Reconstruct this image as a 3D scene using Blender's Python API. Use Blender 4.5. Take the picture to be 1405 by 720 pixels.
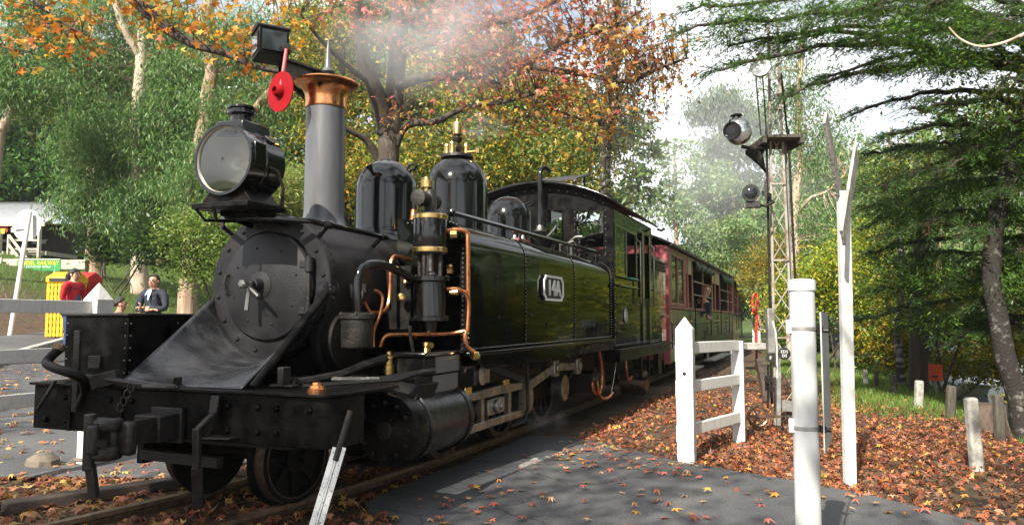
import bpy, math, random
import numpy as np
from mathutils import Vector, Matrix, noise
for _o in list(bpy.data.objects): bpy.data.objects.remove(_o)
SC = bpy.context.scene
COL = SC.collection
random.seed(7); RNG = np.random.default_rng(11)
rad = math.radians

# ------------------------------------------------------------------ camera, world, sun, exposure
YAW, PITCH, FPX = rad(21.7), rad(4.28), 1028.0
CAM = np.array([3.354, -3.225, 1.17])
cd = bpy.data.cameras.new('camera'); cam = bpy.data.objects.new('camera', cd); COL.objects.link(cam)
cd.sensor_width = 36.0; cd.lens = 36.0 * FPX / 1405.0; cd.clip_end = 3000; cd.clip_start = 0.05
cam.location = CAM.tolist(); cam.rotation_euler = (math.pi/2 + PITCH, 0, YAW)
SC.camera = cam

SUN_EL, SUN_AZ = rad(38), rad(185)     # azimuth measured from +Y towards +X: the sun stands behind the camera, ahead of the engine
sdir = Vector((math.sin(SUN_AZ)*math.cos(SUN_EL), math.cos(SUN_AZ)*math.cos(SUN_EL), math.sin(SUN_EL)))
W = bpy.data.worlds.new('World'); SC.world = W; W.use_nodes = True
wn, wl = W.node_tree.nodes, W.node_tree.links
wn.clear()
wo = wn.new('ShaderNodeOutputWorld'); bg = wn.new('ShaderNodeBackground')
sky = wn.new('ShaderNodeTexSky'); sky.sky_type = 'NISHITA'; sky.sun_disc = False
sky.sun_elevation = SUN_EL; sky.sun_rotation = SUN_AZ; sky.altitude = 300; sky.air_density = 1.0; sky.dust_density = 1.5
tc = wn.new('ShaderNodeTexCoord'); mp = wn.new('ShaderNodeMapping'); mp.inputs['Scale'].default_value = (1, 1, 2.2)
nz = wn.new('ShaderNodeTexNoise'); nz.inputs['Scale'].default_value = 2.1; nz.inputs['Detail'].default_value = 7; nz.inputs['Roughness'].default_value = .58
cr = wn.new('ShaderNodeValToRGB'); cr.color_ramp.elements[0].position = .36; cr.color_ramp.elements[1].position = .55
mx = wn.new('ShaderNodeMix'); mx.data_type = 'RGBA'
mx.inputs['B'].default_value = (13.5, 13.9, 14.4, 1)       # sunlit cloud
wl.new(tc.outputs['Generated'], mp.inputs['Vector']); wl.new(mp.outputs['Vector'], nz.inputs['Vector'])
wl.new(nz.outputs['Fac'], cr.inputs['Fac']); wl.new(cr.outputs['Color'], mx.inputs['Factor'])
wl.new(sky.outputs['Color'], mx.inputs['A']); wl.new(mx.outputs['Result'], bg.inputs['Color'])
wl.new(bg.outputs['Background'], wo.inputs['Surface'])
bg.inputs['Strength'].default_value = 0.06
sl = bpy.data.lights.new('sun', 'SUN'); sl.energy = 5.0; sl.angle = rad(.5); sl.color = (1, .93, .80)
so = bpy.data.objects.new('sun', sl); COL.objects.link(so); so.rotation_euler = sdir.to_track_quat('Z', 'Y').to_euler(); so.location = (0, -20, 30)
SC.view_settings.view_transform = 'Standard'; SC.view_settings.look = 'None'; SC.view_settings.gamma = 1
SC.view_settings.exposure = 1.15
SC.render.engine = 'CYCLES'
SC.cycles.use_denoising = True
SC.cycles.max_bounces = 7; SC.cycles.diffuse_bounces = 3; SC.cycles.glossy_bounces = 3; SC.cycles.transmission_bounces = 4; SC.cycles.transparent_max_bounces = 8
SC.cycles.volume_bounces = 0; SC.cycles.volume_step_rate = 1.5; SC.cycles.volume_max_steps = 128
SC.cycles.sample_clamp_indirect = 6

# ------------------------------------------------------------------ pixel -> place, used to read sizes off the photograph
_Fh = np.array([-math.sin(YAW), math.cos(YAW), 0]); _R = np.array([math.cos(YAW), math.sin(YAW), 0]); _Z = np.array([0, 0, 1.])
_F = _Fh*math.cos(PITCH) + _Z*math.sin(PITCH); _U = -_Fh*math.sin(PITCH) + _Z*math.cos(PITCH)
def at(x, y, D=None, X=None, Y=None, Z=None):
    r = _F + _R*((x-702.5)/FPX) + _U*((360-y)/FPX)
    if X is not None: t = (X-CAM[0])/r[0]
    elif Y is not None: t = (Y-CAM[1])/r[1]
    elif Z is not None: t = (Z-CAM[2])/r[2]
    else: t = D
    return CAM + t*r
def V(*a): return np.array(a, float)

# ------------------------------------------------------------------ materials
MATS = {}
def nodes(m):
    m.use_nodes = True; t = m.node_tree; t.nodes.clear(); return t, t.nodes, t.links
def mat(name, c=(.5, .5, .5), rough=.5, metal=0., var=.0, vscale=6., c2=None, bump=0., bscale=40., coat=0., rvar=0., spec=.5, lo=.42, hi=.62, detail=5, stretch=None):
    """procedural paint / metal / wood: two colours mixed by noise, roughness variation and fine relief"""
    m = bpy.data.materials.new(name); t, n, l = nodes(m)
    out = n.new('ShaderNodeOutputMaterial'); p = n.new('ShaderNodeBsdfPrincipled')
    l.new(p.outputs[0], out.inputs[0])
    p.inputs['Base Color'].default_value = (*c, 1); p.inputs['Roughness'].default_value = rough; p.inputs['Metallic'].default_value = metal
    p.inputs['Specular IOR Level'].default_value = spec
    if coat: p.inputs['Coat Weight'].default_value = coat; p.inputs['Coat Roughness'].default_value = .06
    g = n.new('ShaderNodeTexCoord'); vec = g.outputs['Object']
    if stretch:
        mpn = n.new('ShaderNodeMapping'); mpn.inputs['Scale'].default_value = stretch; l.new(vec, mpn.inputs[0]); vec = mpn.outputs[0]
    if c2 is not None or rvar:
        a = n.new('ShaderNodeTexNoise'); a.inputs['Scale'].default_value = vscale; a.inputs['Detail'].default_value = detail; a.inputs['Roughness'].default_value = .62
        l.new(vec, a.inputs['Vector'])
        if c2 is not None:
            r = n.new('ShaderNodeValToRGB'); r.color_ramp.elements[0].position = lo; r.color_ramp.elements[1].position = hi
            r.color_ramp.elements[0].color = (*c, 1); r.color_ramp.elements[1].color = (*c2, 1)
            l.new(a.outputs['Fac'], r.inputs[0]); l.new(r.outputs[0], p.inputs['Base Color'])
        if rvar:
            q = n.new('ShaderNodeMapRange'); q.inputs['From Min'].default_value = .3; q.inputs['From Max'].default_value = .7
            q.inputs['To Min'].default_value = max(.02, rough-rvar); q.inputs['To Max'].default_value = rough+rvar
            l.new(a.outputs['Fac'], q.inputs['Value']); l.new(q.outputs[0], p.inputs['Roughness'])
    if bump:
        b = n.new('ShaderNodeTexNoise'); b.inputs['Scale'].default_value = bscale; b.inputs['Detail'].default_value = 3
        l.new(vec, b.inputs['Vector'])
        k = n.new('ShaderNodeBump'); k.inputs['Strength'].default_value = bump; k.inputs['Distance'].default_value = .02
        l.new(b.outputs['Fac'], k.inputs['Height']); l.new(k.outputs[0], p.inputs['Normal'])
    MATS[name] = m; return m

mat('black_gloss', (.003, .0034, .0038), .13, rvar=.06, vscale=5, bump=.05, bscale=3.0, coat=.35, c2=(.006, .006, .006), spec=.4)
mat('tank_gloss', (.0022, .003, .0024), .05, rvar=.03, vscale=3, bump=.16, bscale=2.2, c2=(.004, .005, .003), spec=.16)
mat('black_paint', (.0026, .0026, .0029), .36, rvar=.14, spec=.09, vscale=9, bump=.12, bscale=60, c2=(.010, .009, .008))
mat('black_iron', (.009, .0085, .0085), .5, rvar=.12, spec=.35, vscale=14, bump=.25, bscale=50, c2=(.02, .016, .014))
mat('frame_black', (.0035, .0035, .0035), .6, rvar=.1, spec=.2, vscale=10, bump=.2, bscale=40, c2=(.009, .007, .006))
mat('smokebox_grey', (.009, .009, .0105), .42, rvar=.08, vscale=5, bump=.10, bscale=70, c2=(.014, .0135, .015), spec=.3)
mat('cylinder_black', (.0028, .0028, .003), .26, rvar=.08, vscale=6, bump=.06, bscale=20, c2=(.006, .006, .0055), spec=.22)
mat('chimney_grey', (.075, .077, .085), .34, rvar=.06, vscale=4, bump=.05, bscale=60, c2=(.095, .097, .105), stretch=(3, 3, .6))
mat('apron_grey', (.017, .018, .021), .28, rvar=.12, vscale=3.5, bump=.05, bscale=40, c2=(.06, .06, .064), lo=.4, hi=.75, stretch=(1, 3, 3))
mat('copper', (.80, .36, .15), .24, 1., rvar=.12, vscale=9, c2=(.52, .21, .09), bump=.03)
mat('copper_pipe', (.66, .27, .11), .34, 1., rvar=.12, vscale=20, c2=(.33, .13, .06))
mat('brass', (.72, .50, .19), .27, 1., rvar=.1, vscale=18, c2=(.45, .30, .12))
mat('steel', (.36, .35, .33), .38, 1., rvar=.12, vscale=16, c2=(.2, .19, .175), bump=.06)
mat('bright_rod', (.30, .29, .26), .42, .9, rvar=.12, vscale=10, c2=(.16, .145, .12), bump=.08)
mat('wheel_rim', (.17, .12, .09), .45, .8, rvar=.1, vscale=12, c2=(.09, .06, .045))
mat('rail_steel', (.22, .15, .10), .4, .6, rvar=.1, vscale=20, c2=(.12, .075, .05), bump=.15)
mat('sleeper_wood', (.075, .055, .042), .85, vscale=10, c2=(.045, .034, .028), bump=.6, bscale=30, stretch=(1, 6, 6))
mat('lamp_mirror', (.80, .75, .66), .36, .72, rvar=.08, vscale=5)
mat('silver_lamp', (.62, .63, .63), .22, .85, rvar=.08, vscale=8, c2=(.48, .49, .5))
mat('white_paint', (.58, .58, .55), .5, vscale=7, detail=9, c2=(.40, .39, .34), lo=.52, hi=.80, bump=.15, bscale=45)
mat('white_wood', (.60, .60, .57), .6, vscale=7, c2=(.36, .35, .30), lo=.54, hi=.80, detail=8, bump=.35, bscale=30, stretch=(4, 4, 1))
mat('white_pole', (.50, .51, .51), .38, vscale=5, stretch=(1, 1, .5), detail=9, c2=(.36, .36, .34), lo=.46, hi=.78, bump=.06, bscale=20)
mat('chipped_white', (.70, .71, .68), .5, vscale=70, c2=(.16, .12, .085), lo=.60, hi=.66, bump=.2, bscale=90, detail=3)
mat('grey_steel', (.30, .30, .29), .5, .5, vscale=10, c2=(.20, .19, .17), bump=.1)
mat('rusty_lattice', (.34, .31, .27), .65, .2, vscale=8, c2=(.16, .085, .05), lo=.5, hi=.72, bump=.2)
mat('red_paint', (.24, .002, .006), .6, spec=.15, vscale=8, c2=(.21, .003, .008), bump=.04)
mat('pink_rod', (.58, .10, .11), .4, vscale=10, c2=(.45, .05, .06))
mat('maroon', (.22, .040, .052), .32, rvar=.08, vscale=6, c2=(.17, .03, .04), bump=.05, bscale=12)
mat('maroon_light', (.32, .085, .10), .4, rvar=.08, vscale=6, c2=(.25, .06, .075), bump=.05)
mat('carriage_dark', (.012, .012, .006), .16, rvar=.06, vscale=3, c2=(.009, .008, .005), bump=.07, bscale=4, spec=.2)
mat('roof_dark', (.022, .020, .021), .6, rvar=.1, vscale=6, c2=(.04, .036, .035), bump=.15)
mat('wood_inside', (.07, .042, .022), .5, vscale=9, c2=(.045, .025, .014), stretch=(1, 1, 8))
mat('cream', (.42, .36, .18), .5, vscale=6, c2=(.33, .28, .13))
mat('green_canvas', (.035, .075, .05), .8, vscale=14, c2=(.10, .14, .11), bump=.4)
mat('teal', (.01, .22, .16), .5)
mat('grey_post', (.40, .39, .35), .8, vscale=9, c2=(.24, .23, .20), bump=.4, bscale=35)
mat('dark_post', (.055, .048, .038), .85, vscale=9, c2=(.09, .08, .062), bump=.5, bscale=30, stretch=(5, 5, 1))
mat('stump_wood', (.10, .07, .05), .9, vscale=8, c2=(.05, .036, .028), bump=.8, bscale=14, stretch=(4, 4, 1))
mat('yellow_bin', (.75, .42, .015), .5, vscale=6, c2=(.62, .33, .01))
mat('red_bin', (.55, .02, .02), .5, vscale=6, c2=(.43, .015, .015))
mat('sign_green', (.02, .26, .05), .5, vscale=5, c2=(.015, .21, .04))
mat('sign_yellow', (.80, .62, .03), .5)
mat('sign_white', (.78, .78, .76), .45, vscale=5, c2=(.68, .68, .66))
mat('sign_black', (.02, .02, .02), .5)
mat('sign_back', (.52, .52, .52), .5, .2, vscale=3, c2=(.38, .38, .38), bump=.05)
mat('orange_sign', (.75, .09, .01), .55, vscale=5, c2=(.6, .06, .01))
mat('tin_roof', (.17, .18, .19), .5, .1, vscale=3, c2=(.2, .21, .22), bump=.1)
mat('timber_cream', (.45, .42, .34), .7, vscale=6, c2=(.34, .31, .25), bump=.2)
mat('dark_wall', (.045, .035, .03), .8, vscale=5, c2=(.03, .024, .02))
mat('kerb_concrete', (.36, .35, .33), .85, vscale=9, c2=(.24, .23, .21), bump=.4, bscale=50)
mat('car_silver', (.45, .47, .5), .25, .3, coat=.6); mat('car_dark', (.03, .035, .045), .2, 0, coat=.6); mat('car_white', (.7, .71, .72), .25, 0, coat=.6)
mat('tyre', (.015, .015, .015), .85); mat('car_glass', (.012, .015, .018), .05, 0, coat=.3)
mat('skin', (.50, .28, .185), .5, vscale=20, c2=(.44, .23, .15)); mat('skin_light', (.60, .37, .27), .5, vscale=20, c2=(.54, .31, .22))
mat('lips', (.34, .09, .08), .5); mat('eye_dark', (.02, .014, .012), .3)
mat('hair_black', (.010, .008, .008), .4, vscale=40, c2=(.02, .015, .014), bump=.4, bscale=90, stretch=(6, 6, 1))
mat('hair_red', (.33, .09, .02), .5, vscale=40, c2=(.44, .15, .04), bump=.4, bscale=90)
mat('red_cloth', (.48, .012, .02), .85, bump=.3, bscale=26, vscale=14, c2=(.36, .008, .014))
mat('denim', (.018, .035, .10), .85, bump=.3, bscale=30, vscale=16, c2=(.035, .06, .15))
mat('navy_cloth', (.010, .013, .025), .8, bump=.3, bscale=24, vscale=12, c2=(.018, .022, .036))
mat('blue_shirt', (.34, .44, .62), .8, bump=.2); mat('grey_cloth', (.075, .07, .065), .9, bump=.3, vscale=12, c2=(.055, .05, .048))
mat('shoe_white', (.6, .6, .58), .6)
mat('bark_maple', (.055, .043, .033), .9, vscale=7, c2=(.12, .105, .085), lo=.5, hi=.75, bump=1., bscale=22, stretch=(3, 3, .7))
mat('bark_gum', (.22, .135, .085), .8, vscale=4, c2=(.40, .31, .23), lo=.4, hi=.66, bump=.5, bscale=9, stretch=(3, 3, .35))
mat('bark_pale', (.50, .40, .31), .7, vscale=3, c2=(.30, .20, .14), lo=.45, hi=.7, bump=.3, bscale=8, stretch=(3, 3, .4))
mat('bark_dark', (.034, .025, .02), .9, vscale=6, c2=(.065, .05, .04), bump=1., bscale=20, stretch=(3, 3, .6))
mat('bark_dark_birch', (.022, .018, .015), .9, vscale=5, c2=(.15, .14, .125), lo=.56, hi=.68, bump=.8, bscale=18, stretch=(2, 2, 2))  # darker birch bark with fewer, greyer patches
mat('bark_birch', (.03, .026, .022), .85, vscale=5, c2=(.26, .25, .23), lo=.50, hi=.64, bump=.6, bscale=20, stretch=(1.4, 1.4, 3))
mat('stone', (.16, .13, .10), .9, vscale=8, c2=(.09, .075, .06), bump=.6, bscale=14)

def glassmat():
    m = bpy.data.materials.new('window_glass'); t, n, l = nodes(m)
    o = n.new('ShaderNodeOutputMaterial'); tr = n.new('ShaderNodeBsdfTransparent'); g = n.new('ShaderNodeBsdfGlossy'); mixs = n.new('ShaderNodeMixShader'); fr = n.new('ShaderNodeFresnel')
    tr.inputs[0].default_value = (.8, .83, .8, 1); g.inputs['Roughness'].default_value = .03; fr.inputs['IOR'].default_value = 1.9
    l.new(fr.outputs[0], mixs.inputs[0]); l.new(tr.outputs[0], mixs.inputs[1]); l.new(g.outputs[0], mixs.inputs[2]); l.new(mixs.outputs[0], o.inputs[0]); MATS['window_glass'] = m
glassmat()

def leafmat(name, trans=.35, rough=.45, gain=1.):
    """leaf: each leaf's own colour is stored on its faces"""
    m = bpy.data.materials.new(name); t, n, l = nodes(m)
    o = n.new('ShaderNodeOutputMaterial'); a = n.new('ShaderNodeAttribute'); a.attribute_name = 'col'
    p = n.new('ShaderNodeBsdfPrincipled'); p.inputs['Roughness'].default_value = rough; p.inputs['Specular IOR Level'].default_value = .35
    tr = n.new('ShaderNodeBsdfTranslucent'); mixs = n.new('ShaderNodeMixShader'); mixs.inputs[0].default_value = trans
    gm = n.new('ShaderNodeMix'); gm.data_type = 'RGBA'; gm.blend_type = 'MULTIPLY'; gm.inputs['Factor'].default_value = 1; gm.inputs['B'].default_value = (1.5*gain, 1.45*gain, .9*gain, 1)
    l.new(a.outputs['Color'], p.inputs['Base Color']); l.new(a.outputs['Color'], gm.inputs['A']); l.new(gm.outputs['Result'], tr.inputs[0])
    l.new(p.outputs[0], mixs.inputs[1]); l.new(tr.outputs[0], mixs.inputs[2]); l.new(mixs.outputs[0], o.inputs[0]); MATS[name] = m
leafmat('leaf'); leafmat('leaf_dry', .15, .6); leafmat('grass_blade', .3, .5)

# ------------------------------------------------------------------ mesh building
class B:
    def __init__(s): s.v = []; s.f = []
    def add(s, vs, fs):
        k = len(s.v); s.v += [tuple(map(float, p)) for p in vs]; s.f += [tuple(i+k for i in f) for f in fs]; return s
    def box(s, x0, x1, y0, y1, z0, z1):
        return s.add([(x, y, z) for z in (z0, z1) for y in (y0, y1) for x in (x0, x1)], [(0, 2, 3, 1), (4, 5, 7, 6), (0, 1, 5, 4), (2, 6, 7, 3), (0, 4, 6, 2), (1, 3, 7, 5)])
    def bar(s, p, q, w, h, up=(0, 0, 1), w2=None, h2=None):
        p, q = Vector(p), Vector(q); d = (q-p).normalized(); a = d.cross(Vector(up))
        if a.length < 1e-4: a = d.cross(Vector((1, 0, 0)))
        a.normalize(); b = a.cross(d); w2 = w if w2 is None else w2; h2 = h if h2 is None else h2
        vs = [p+a*(i*w/2)+b*(j*h/2) for i, j in ((-1, -1), (1, -1), (1, 1), (-1, 1))] + [q+a*(i*w2/2)+b*(j*h2/2) for i, j in ((-1, -1), (1, -1), (1, 1), (-1, 1))]
        return s.add(vs, [(3, 2, 1, 0), (4, 5, 6, 7), (0, 1, 5, 4), (1, 2, 6, 5), (2, 3, 7, 6), (3, 0, 4, 7)])
    def tube(s, pts, r, n=8, cap=True):
        P = [Vector(p) for p in pts]; m = len(P); R_ = list(r) if hasattr(r, '__len__') else [r]*m
        T = [(P[min(i+1, m-1)]-P[max(i-1, 0)]).normalized() for i in range(m)]
        a = T[0].cross(Vector((0, 0, 1)));
        if a.length < .05: a = T[0].cross(Vector((1, 0, 0)))
        a.normalize(); vs = []; 
        for i in range(m):
            a = a - T[i]*a.dot(T[i]); a.normalize(); b = T[i].cross(a)
            for k in range(n):
                t = 2*math.pi*k/n; vs.append(P[i]+(a*math.cos(t)+b*math.sin(t))*R_[i])
        fs = [(i*n+k, i*n+(k+1) % n, (i+1)*n+(k+1) % n, (i+1)*n+k) for i in range(m-1) for k in range(n)]
        if cap: fs += [tuple(range(n-1, -1, -1)), tuple((m-1)*n+k for k in range(n))]
        return s.add(vs, fs)
    def cyl(s, p, q, r, n=20, r2=None): return s.tube([p, q], [r, r if r2 is None else r2], n)
    def lathe(s, o, ax, prof, n=24, cap=True):
        o, ax = Vector(o), Vector(ax).normalized(); a = ax.cross(Vector((0, 0, 1)))
        if a.length < .05: a = Vector((1, 0, 0))
        a.normalize(); b = ax.cross(a); vs = []
        for r, h in prof:
            for k in range(n):
                t = 2*math.pi*k/n; vs.append(o+ax*h+(a*math.cos(t)+b*math.sin(t))*r)
        m = len(prof)
        fs = [(i*n+k, i*n+(k+1) % n, (i+1)*n+(k+1) % n, (i+1)*n+k) for i in range(m-1) for k in range(n)]
        if cap: fs += [tuple(range(n-1, -1, -1)), tuple((m-1)*n+k for k in range(n))]
        return s.add(vs, fs)
    def extr(s, pts, vec):
        n = len(pts); vec = np.array(vec, float); vs = [np.array(p, float) for p in pts]; vs += [p+vec for p in vs]
        return s.add(vs, [tuple(range(n-1, -1, -1)), tuple(range(n, 2*n))] + [(i, (i+1) % n, (i+1) % n+n, i+n) for i in range(n)])
    def rivets(s, pts, nrm, r=.009):
        a = Vector(nrm).normalized()
        for p in pts: s.lathe(p, a, [(r, -.004), (r*.9, r*.45), (r*.45, r*.85)], 6)
        return s
    def sheet(s, rows):
        n = len(rows[0]); vs = [p for r in rows for p in r]
        return s.add(vs, [(i*n+k, i*n+k+1, (i+1)*n+k+1, (i+1)*n+k) for i in range(len(rows)-1) for k in range(n-1)])
    def build(s, name, m, parent=None, bevel=0., ang=35, solid=0., kind=None):
        me = bpy.data.meshes.new(name); me.from_pydata(s.v, [], s.f); me.validate()
        o = bpy.data.objects.new(name, me); COL.objects.link(o)
        me.materials.append(MATS[m] if isinstance(m, str) else m)
        me.polygons.foreach_set('use_smooth', [True]*len(me.polygons)); me.set_sharp_from_angle(angle=rad(ang))
        if solid:
            q = o.modifiers.new('thickness', 'SOLIDIFY'); q.thickness = solid; q.offset = 0
        if bevel:
            q = o.modifiers.new('bevel', 'BEVEL'); q.width = bevel; q.segments = 2; q.limit_method = 'ANGLE'; q.angle_limit = rad(40); q.harden_normals = False
        if parent is not None: adopt(o, parent)
        if kind: o['kind'] = kind
        return o
def adopt(o, parent):
    o.parent = parent
    if parent.type == 'EMPTY': o.matrix_parent_inverse = Matrix.LocRotScale(parent.location, parent.rotation_euler, None).inverted()
def tag(o, label, cat, group=None):
    o['label'] = label; o['category'] = cat
    if group: o['group'] = group
    return o
def thing(name, label, cat, loc=(0, 0, 0), group=None):
    o = bpy.data.objects.new(name, None); COL.objects.link(o); o.location = [float(c) for c in loc]; o.empty_display_size = .2
    return tag(o, label, cat, group)
def struct(o): o['kind'] = 'structure'; return o
def copy_tree(o, loc=None, rz=None, label=None, scale=None):
    c = o.copy(); COL.objects.link(c)
    if loc is not None: c.location = [float(k) for k in loc]
    if rz is not None: c.rotation_euler = (0, 0, rz)
    if scale: c.scale = (scale,)*3
    if label: c['label'] = label
    def rec(src, dst):
        for ch in src.children:
            d = ch.copy(); COL.objects.link(d); d.parent = dst; d.matrix_parent_inverse = ch.matrix_parent_inverse.copy(); rec(ch, d)
    rec(o, c); return c
def text(body, m, parent, o, ux, uz, size, name='lettering', ext=.004, bold=.0, align='CENTER', sx=1.):
    """raised letters: origin o, reading direction ux, upward direction uz"""
    cu = bpy.data.curves.new('t', 'FONT'); cu.body = body; cu.size = 1; cu.align_x = align; cu.align_y = 'CENTER'; cu.offset = bold; cu.space_character = 1.12; cu.extrude = ext/size; cu.resolution_u = 3
    tmp = bpy.data.objects.new('t', cu); COL.objects.link(tmp)
    me = bpy.data.meshes.new_from_object(tmp.evaluated_get(bpy.context.evaluated_depsgraph_get())); bpy.data.objects.remove(tmp)
    ux, uz = Vector(ux).normalized(), Vector(uz).normalized(); un = ux.cross(uz)
    Mx = Matrix((ux*size*sx, uz*size, un*size)).transposed().to_4x4(); Mx.translation = Vector([float(c) for c in o]); me.transform(Mx)
    ob = bpy.data.objects.new(name, me); COL.objects.link(ob); me.materials.clear(); me.materials.append(MATS[m])
    if parent is not None: adopt(ob, parent)
    return ob

def leafmesh(name, P, N, T, size, tmpl, faces, cols, m='leaf', parent=None, kind='stuff'):
    """many small leaves as one mesh. P points, N normals, T in-plane directions, tmpl (k,3) leaf outline, cols (n,3)"""
    n = len(P); N = N/np.linalg.norm(N, axis=1, keepdims=True); T = T - N*np.sum(T*N, 1, keepdims=True); T /= np.linalg.norm(T, axis=1, keepdims=True)+1e-9
    S = np.cross(N, T)*RNG.uniform(.5, 1.08, (n, 1)); curl = RNG.uniform(-1.5, 4., (n, 1, 1)); k = len(tmpl); fl = len(faces); q = len(faces[0])
    Vv = P[:, None, :] + size[:, None, None]*(tmpl[None, :, 0, None]*S[:, None, :] + tmpl[None, :, 1, None]*T[:, None, :] + tmpl[None, :, 2, None]*curl*N[:, None, :])
    me = bpy.data.meshes.new(name); me.vertices.add(n*k); me.vertices.foreach_set('co', Vv.astype(np.float32).ravel())
    F = (np.arange(n)[:, None, None]*k + np.array(faces)[None]).reshape(-1)
    me.loops.add(len(F)); me.loops.foreach_set('vertex_index', F.astype(np.int32))
    me.polygons.add(n*fl); me.polygons.foreach_set('loop_start', np.arange(n*fl, dtype=np.int32)*q)
    me.update(calc_edges=True)
    a = me.attributes.new('col', 'FLOAT_COLOR', 'FACE')
    c = np.ones((n*fl, 4), np.float32); c[:, :3] = np.repeat(cols, fl, 0); a.data.foreach_set('color', c.ravel())
    me.materials.append(MATS[m]); o = bpy.data.objects.new(name, me); COL.objects.link(o)
    if parent is not None: adopt(o, parent)
    if kind: o['kind'] = kind
    return o
STAR = []
for i in range(5):
    a = rad(90+72*(i)); L_ = (1., .86, .55, .55, .86)[i]
    STAR += [(L_*math.cos(a), L_*math.sin(a), -.12*L_), (.33*math.cos(a+rad(36)), .33*math.sin(a+rad(36)), .04)]
STAR = np.array([(0, 0, 0)]+STAR)*.62
STARF = [(0, 1+(2*i-1) % 10, 1+2*i, 1+(2*i+1) % 10) for i in range(5)]
DIA = np.array([(0, -.5, 0), (.26, .02, .05), (0, .5, -.06), (-.26, .02, .05)]); DIAF = [(0, 1, 2, 3)]
NARROW = np.array([(0, 0, 0), (.115, .42, .02), (0, 1, -.05), (-.115, .42, .02)])
def rdir(n, up=0., spread=1.):
    d = RNG.normal(size=(n, 3))*spread; d /= np.linalg.norm(d, axis=1, keepdims=True); d[:, 2] += up; return d
def pal(n, cols, w=None, jit=.18):
    cols = np.array(cols); i = RNG.choice(len(cols), n, p=None if w is None else np.array(w)/np.sum(w))
    return np.clip(cols[i]*(1+RNG.normal(size=(n, 1))*jit), .002, .9)*(1+RNG.normal(size=(n, 3))*.06)

# ================================================================== THE SETTING
def sst(a, b, x): t = np.clip((x-a)/(b-a), 0, 1); return t*t*(3-2*t)
def H(x, y):
    """height of the ground"""
    x = np.asarray(x, float); y = np.asarray(y, float)
    L = np.interp(-x-2.4, [0, 1.6, 3.9, 6.1, 10, 19, 37, 80, 500], [0, .08, .22, .46, 1.0, 2.9, 5.4, 9, 40])
    Rr = np.interp(x, [4.9, 5.4, 6.2, 8, 12, 22, 45, 500], [0, -.14, -.55, -1.05, -1.35, -1.4, 1.0, 30])*sst(2.5, 7, y)
    far = np.interp(y, [26, 60, 140, 600], [0, 2.2, 9, 50])*sst(3, 9, np.abs(x))
    return -.07 + L + Rr + far
def hz(x, y): return float(H(x, y))
def axis(lo, hi, dense, core):
    c = np.arange(core[0], core[1]+1e-6, dense)
    a = core[0] - np.cumsum(np.geomspace(dense, (core[0]-lo)*.18, 30)); b = core[1] + np.cumsum(np.geomspace(dense, (hi-core[1])*.18, 30))
    return np.concatenate([a[::-1], c, b])
gx, gy = axis(-600, 600, .25, (-16, 9)), axis(-300, 700, .3, (-4, 22))
GX, GY = np.meshgrid(gx, gy)
bump_ = np.array([[noise.noise(Vector((x*.9, y*.9, 0)))*.025 if abs(x) < 30 and abs(y) < 40 else 0 for x in gx] for y in gy])
GZ = H(GX, GY) + bump_*(sst(1.6, 2.6, np.abs(GX)))*np.where((GX < 4.6) & (GY < 3.2) & (GX > .9), 0, 1)*np.where((GX < -2) & (GX > -12), 0.25, 1)
g = B(); g.sheet([[(GX[i, j], GY[i, j], GZ[i, j]) for j in range(len(gx))] for i in range(len(gy))])
def groundmat():
    m = bpy.data.materials.new('ground_soil'); t, n, l = nodes(m)
    o = n.new('ShaderNodeOutputMaterial'); p = n.new('ShaderNodeBsdfPrincipled'); p.inputs['Roughness'].default_value = .95; p.inputs['Specular IOR Level'].default_value = .2
    at_ = n.new('ShaderNodeAttribute'); at_.attribute_name = 'grass'; tcn = n.new('ShaderNodeTexCoord')
    def nzr(sc, e, detail=6):
        a = n.new('ShaderNodeTexNoise'); a.inputs['Scale'].default_value = sc; a.inputs['Detail'].default_value = detail; a.inputs['Roughness'].default_value = .65; l.new(tcn.outputs['Object'], a.inputs['Vector'])
        r = n.new('ShaderNodeValToRGB'); 
        while len(r.color_ramp.elements) < len(e): r.color_ramp.elements.new(.5)
        for i, (ps, c) in enumerate(e): r.color_ramp.elements[i].position = ps; r.color_ramp.elements[i].color = (*c, 1)
        l.new(a.outputs['Fac'], r.inputs[0]); return r, a
    soil, sa = nzr(9, [(.3, (.035, .025, .02)), (.5, (.075, .052, .038)), (.62, (.12, .07, .042)), (.75, (.055, .04, .03))])
    gr, _ = nzr(5, [(.3, (.03, .055, .012)), (.55, (.065, .11, .02)), (.75, (.11, .12, .035))])
    br, _ = nzr(2.2, [(.4, (.0, .0, .0)), (.62, (1, 1, 1))])
    mm = n.new('ShaderNodeMath'); mm.operation = 'MULTIPLY_ADD'; mm.inputs[1].default_value = .35; l.new(br.outputs[0], mm.inputs[0]); 
    sub = n.new('ShaderNodeMath'); sub.operation = 'SUBTRACT'; sub.inputs[1].default_value = .17; l.new(at_.outputs['Fac'], sub.inputs[0]); l.new(sub.outputs[0], mm.inputs[2]); mm.use_clamp = True
    mxx = n.new('ShaderNodeMix'); mxx.data_type = 'RGBA'; l.new(mm.outputs[0], mxx.inputs['Factor']); l.new(soil.outputs[0], mxx.inputs['A']); l.new(gr.outputs[0], mxx.inputs['B'])
    l.new(mxx.outputs['Result'], p.inputs['Base Color'])
    bp = n.new('ShaderNodeBump'); bp.inputs['Strength'].default_value = .8; bp.inputs['Distance'].default_value = .03; l.new(sa.outputs['Fac'], bp.inputs['Height']); l.new(bp.outputs[0], p.inputs['Normal'])
    l.new(p.outputs[0], o.inputs[0]); MATS['ground_soil'] = m
groundmat()
ground = struct(g.build('ground', 'ground_soil', ang=180))
gm_ = np.zeros_like(GX)
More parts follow.
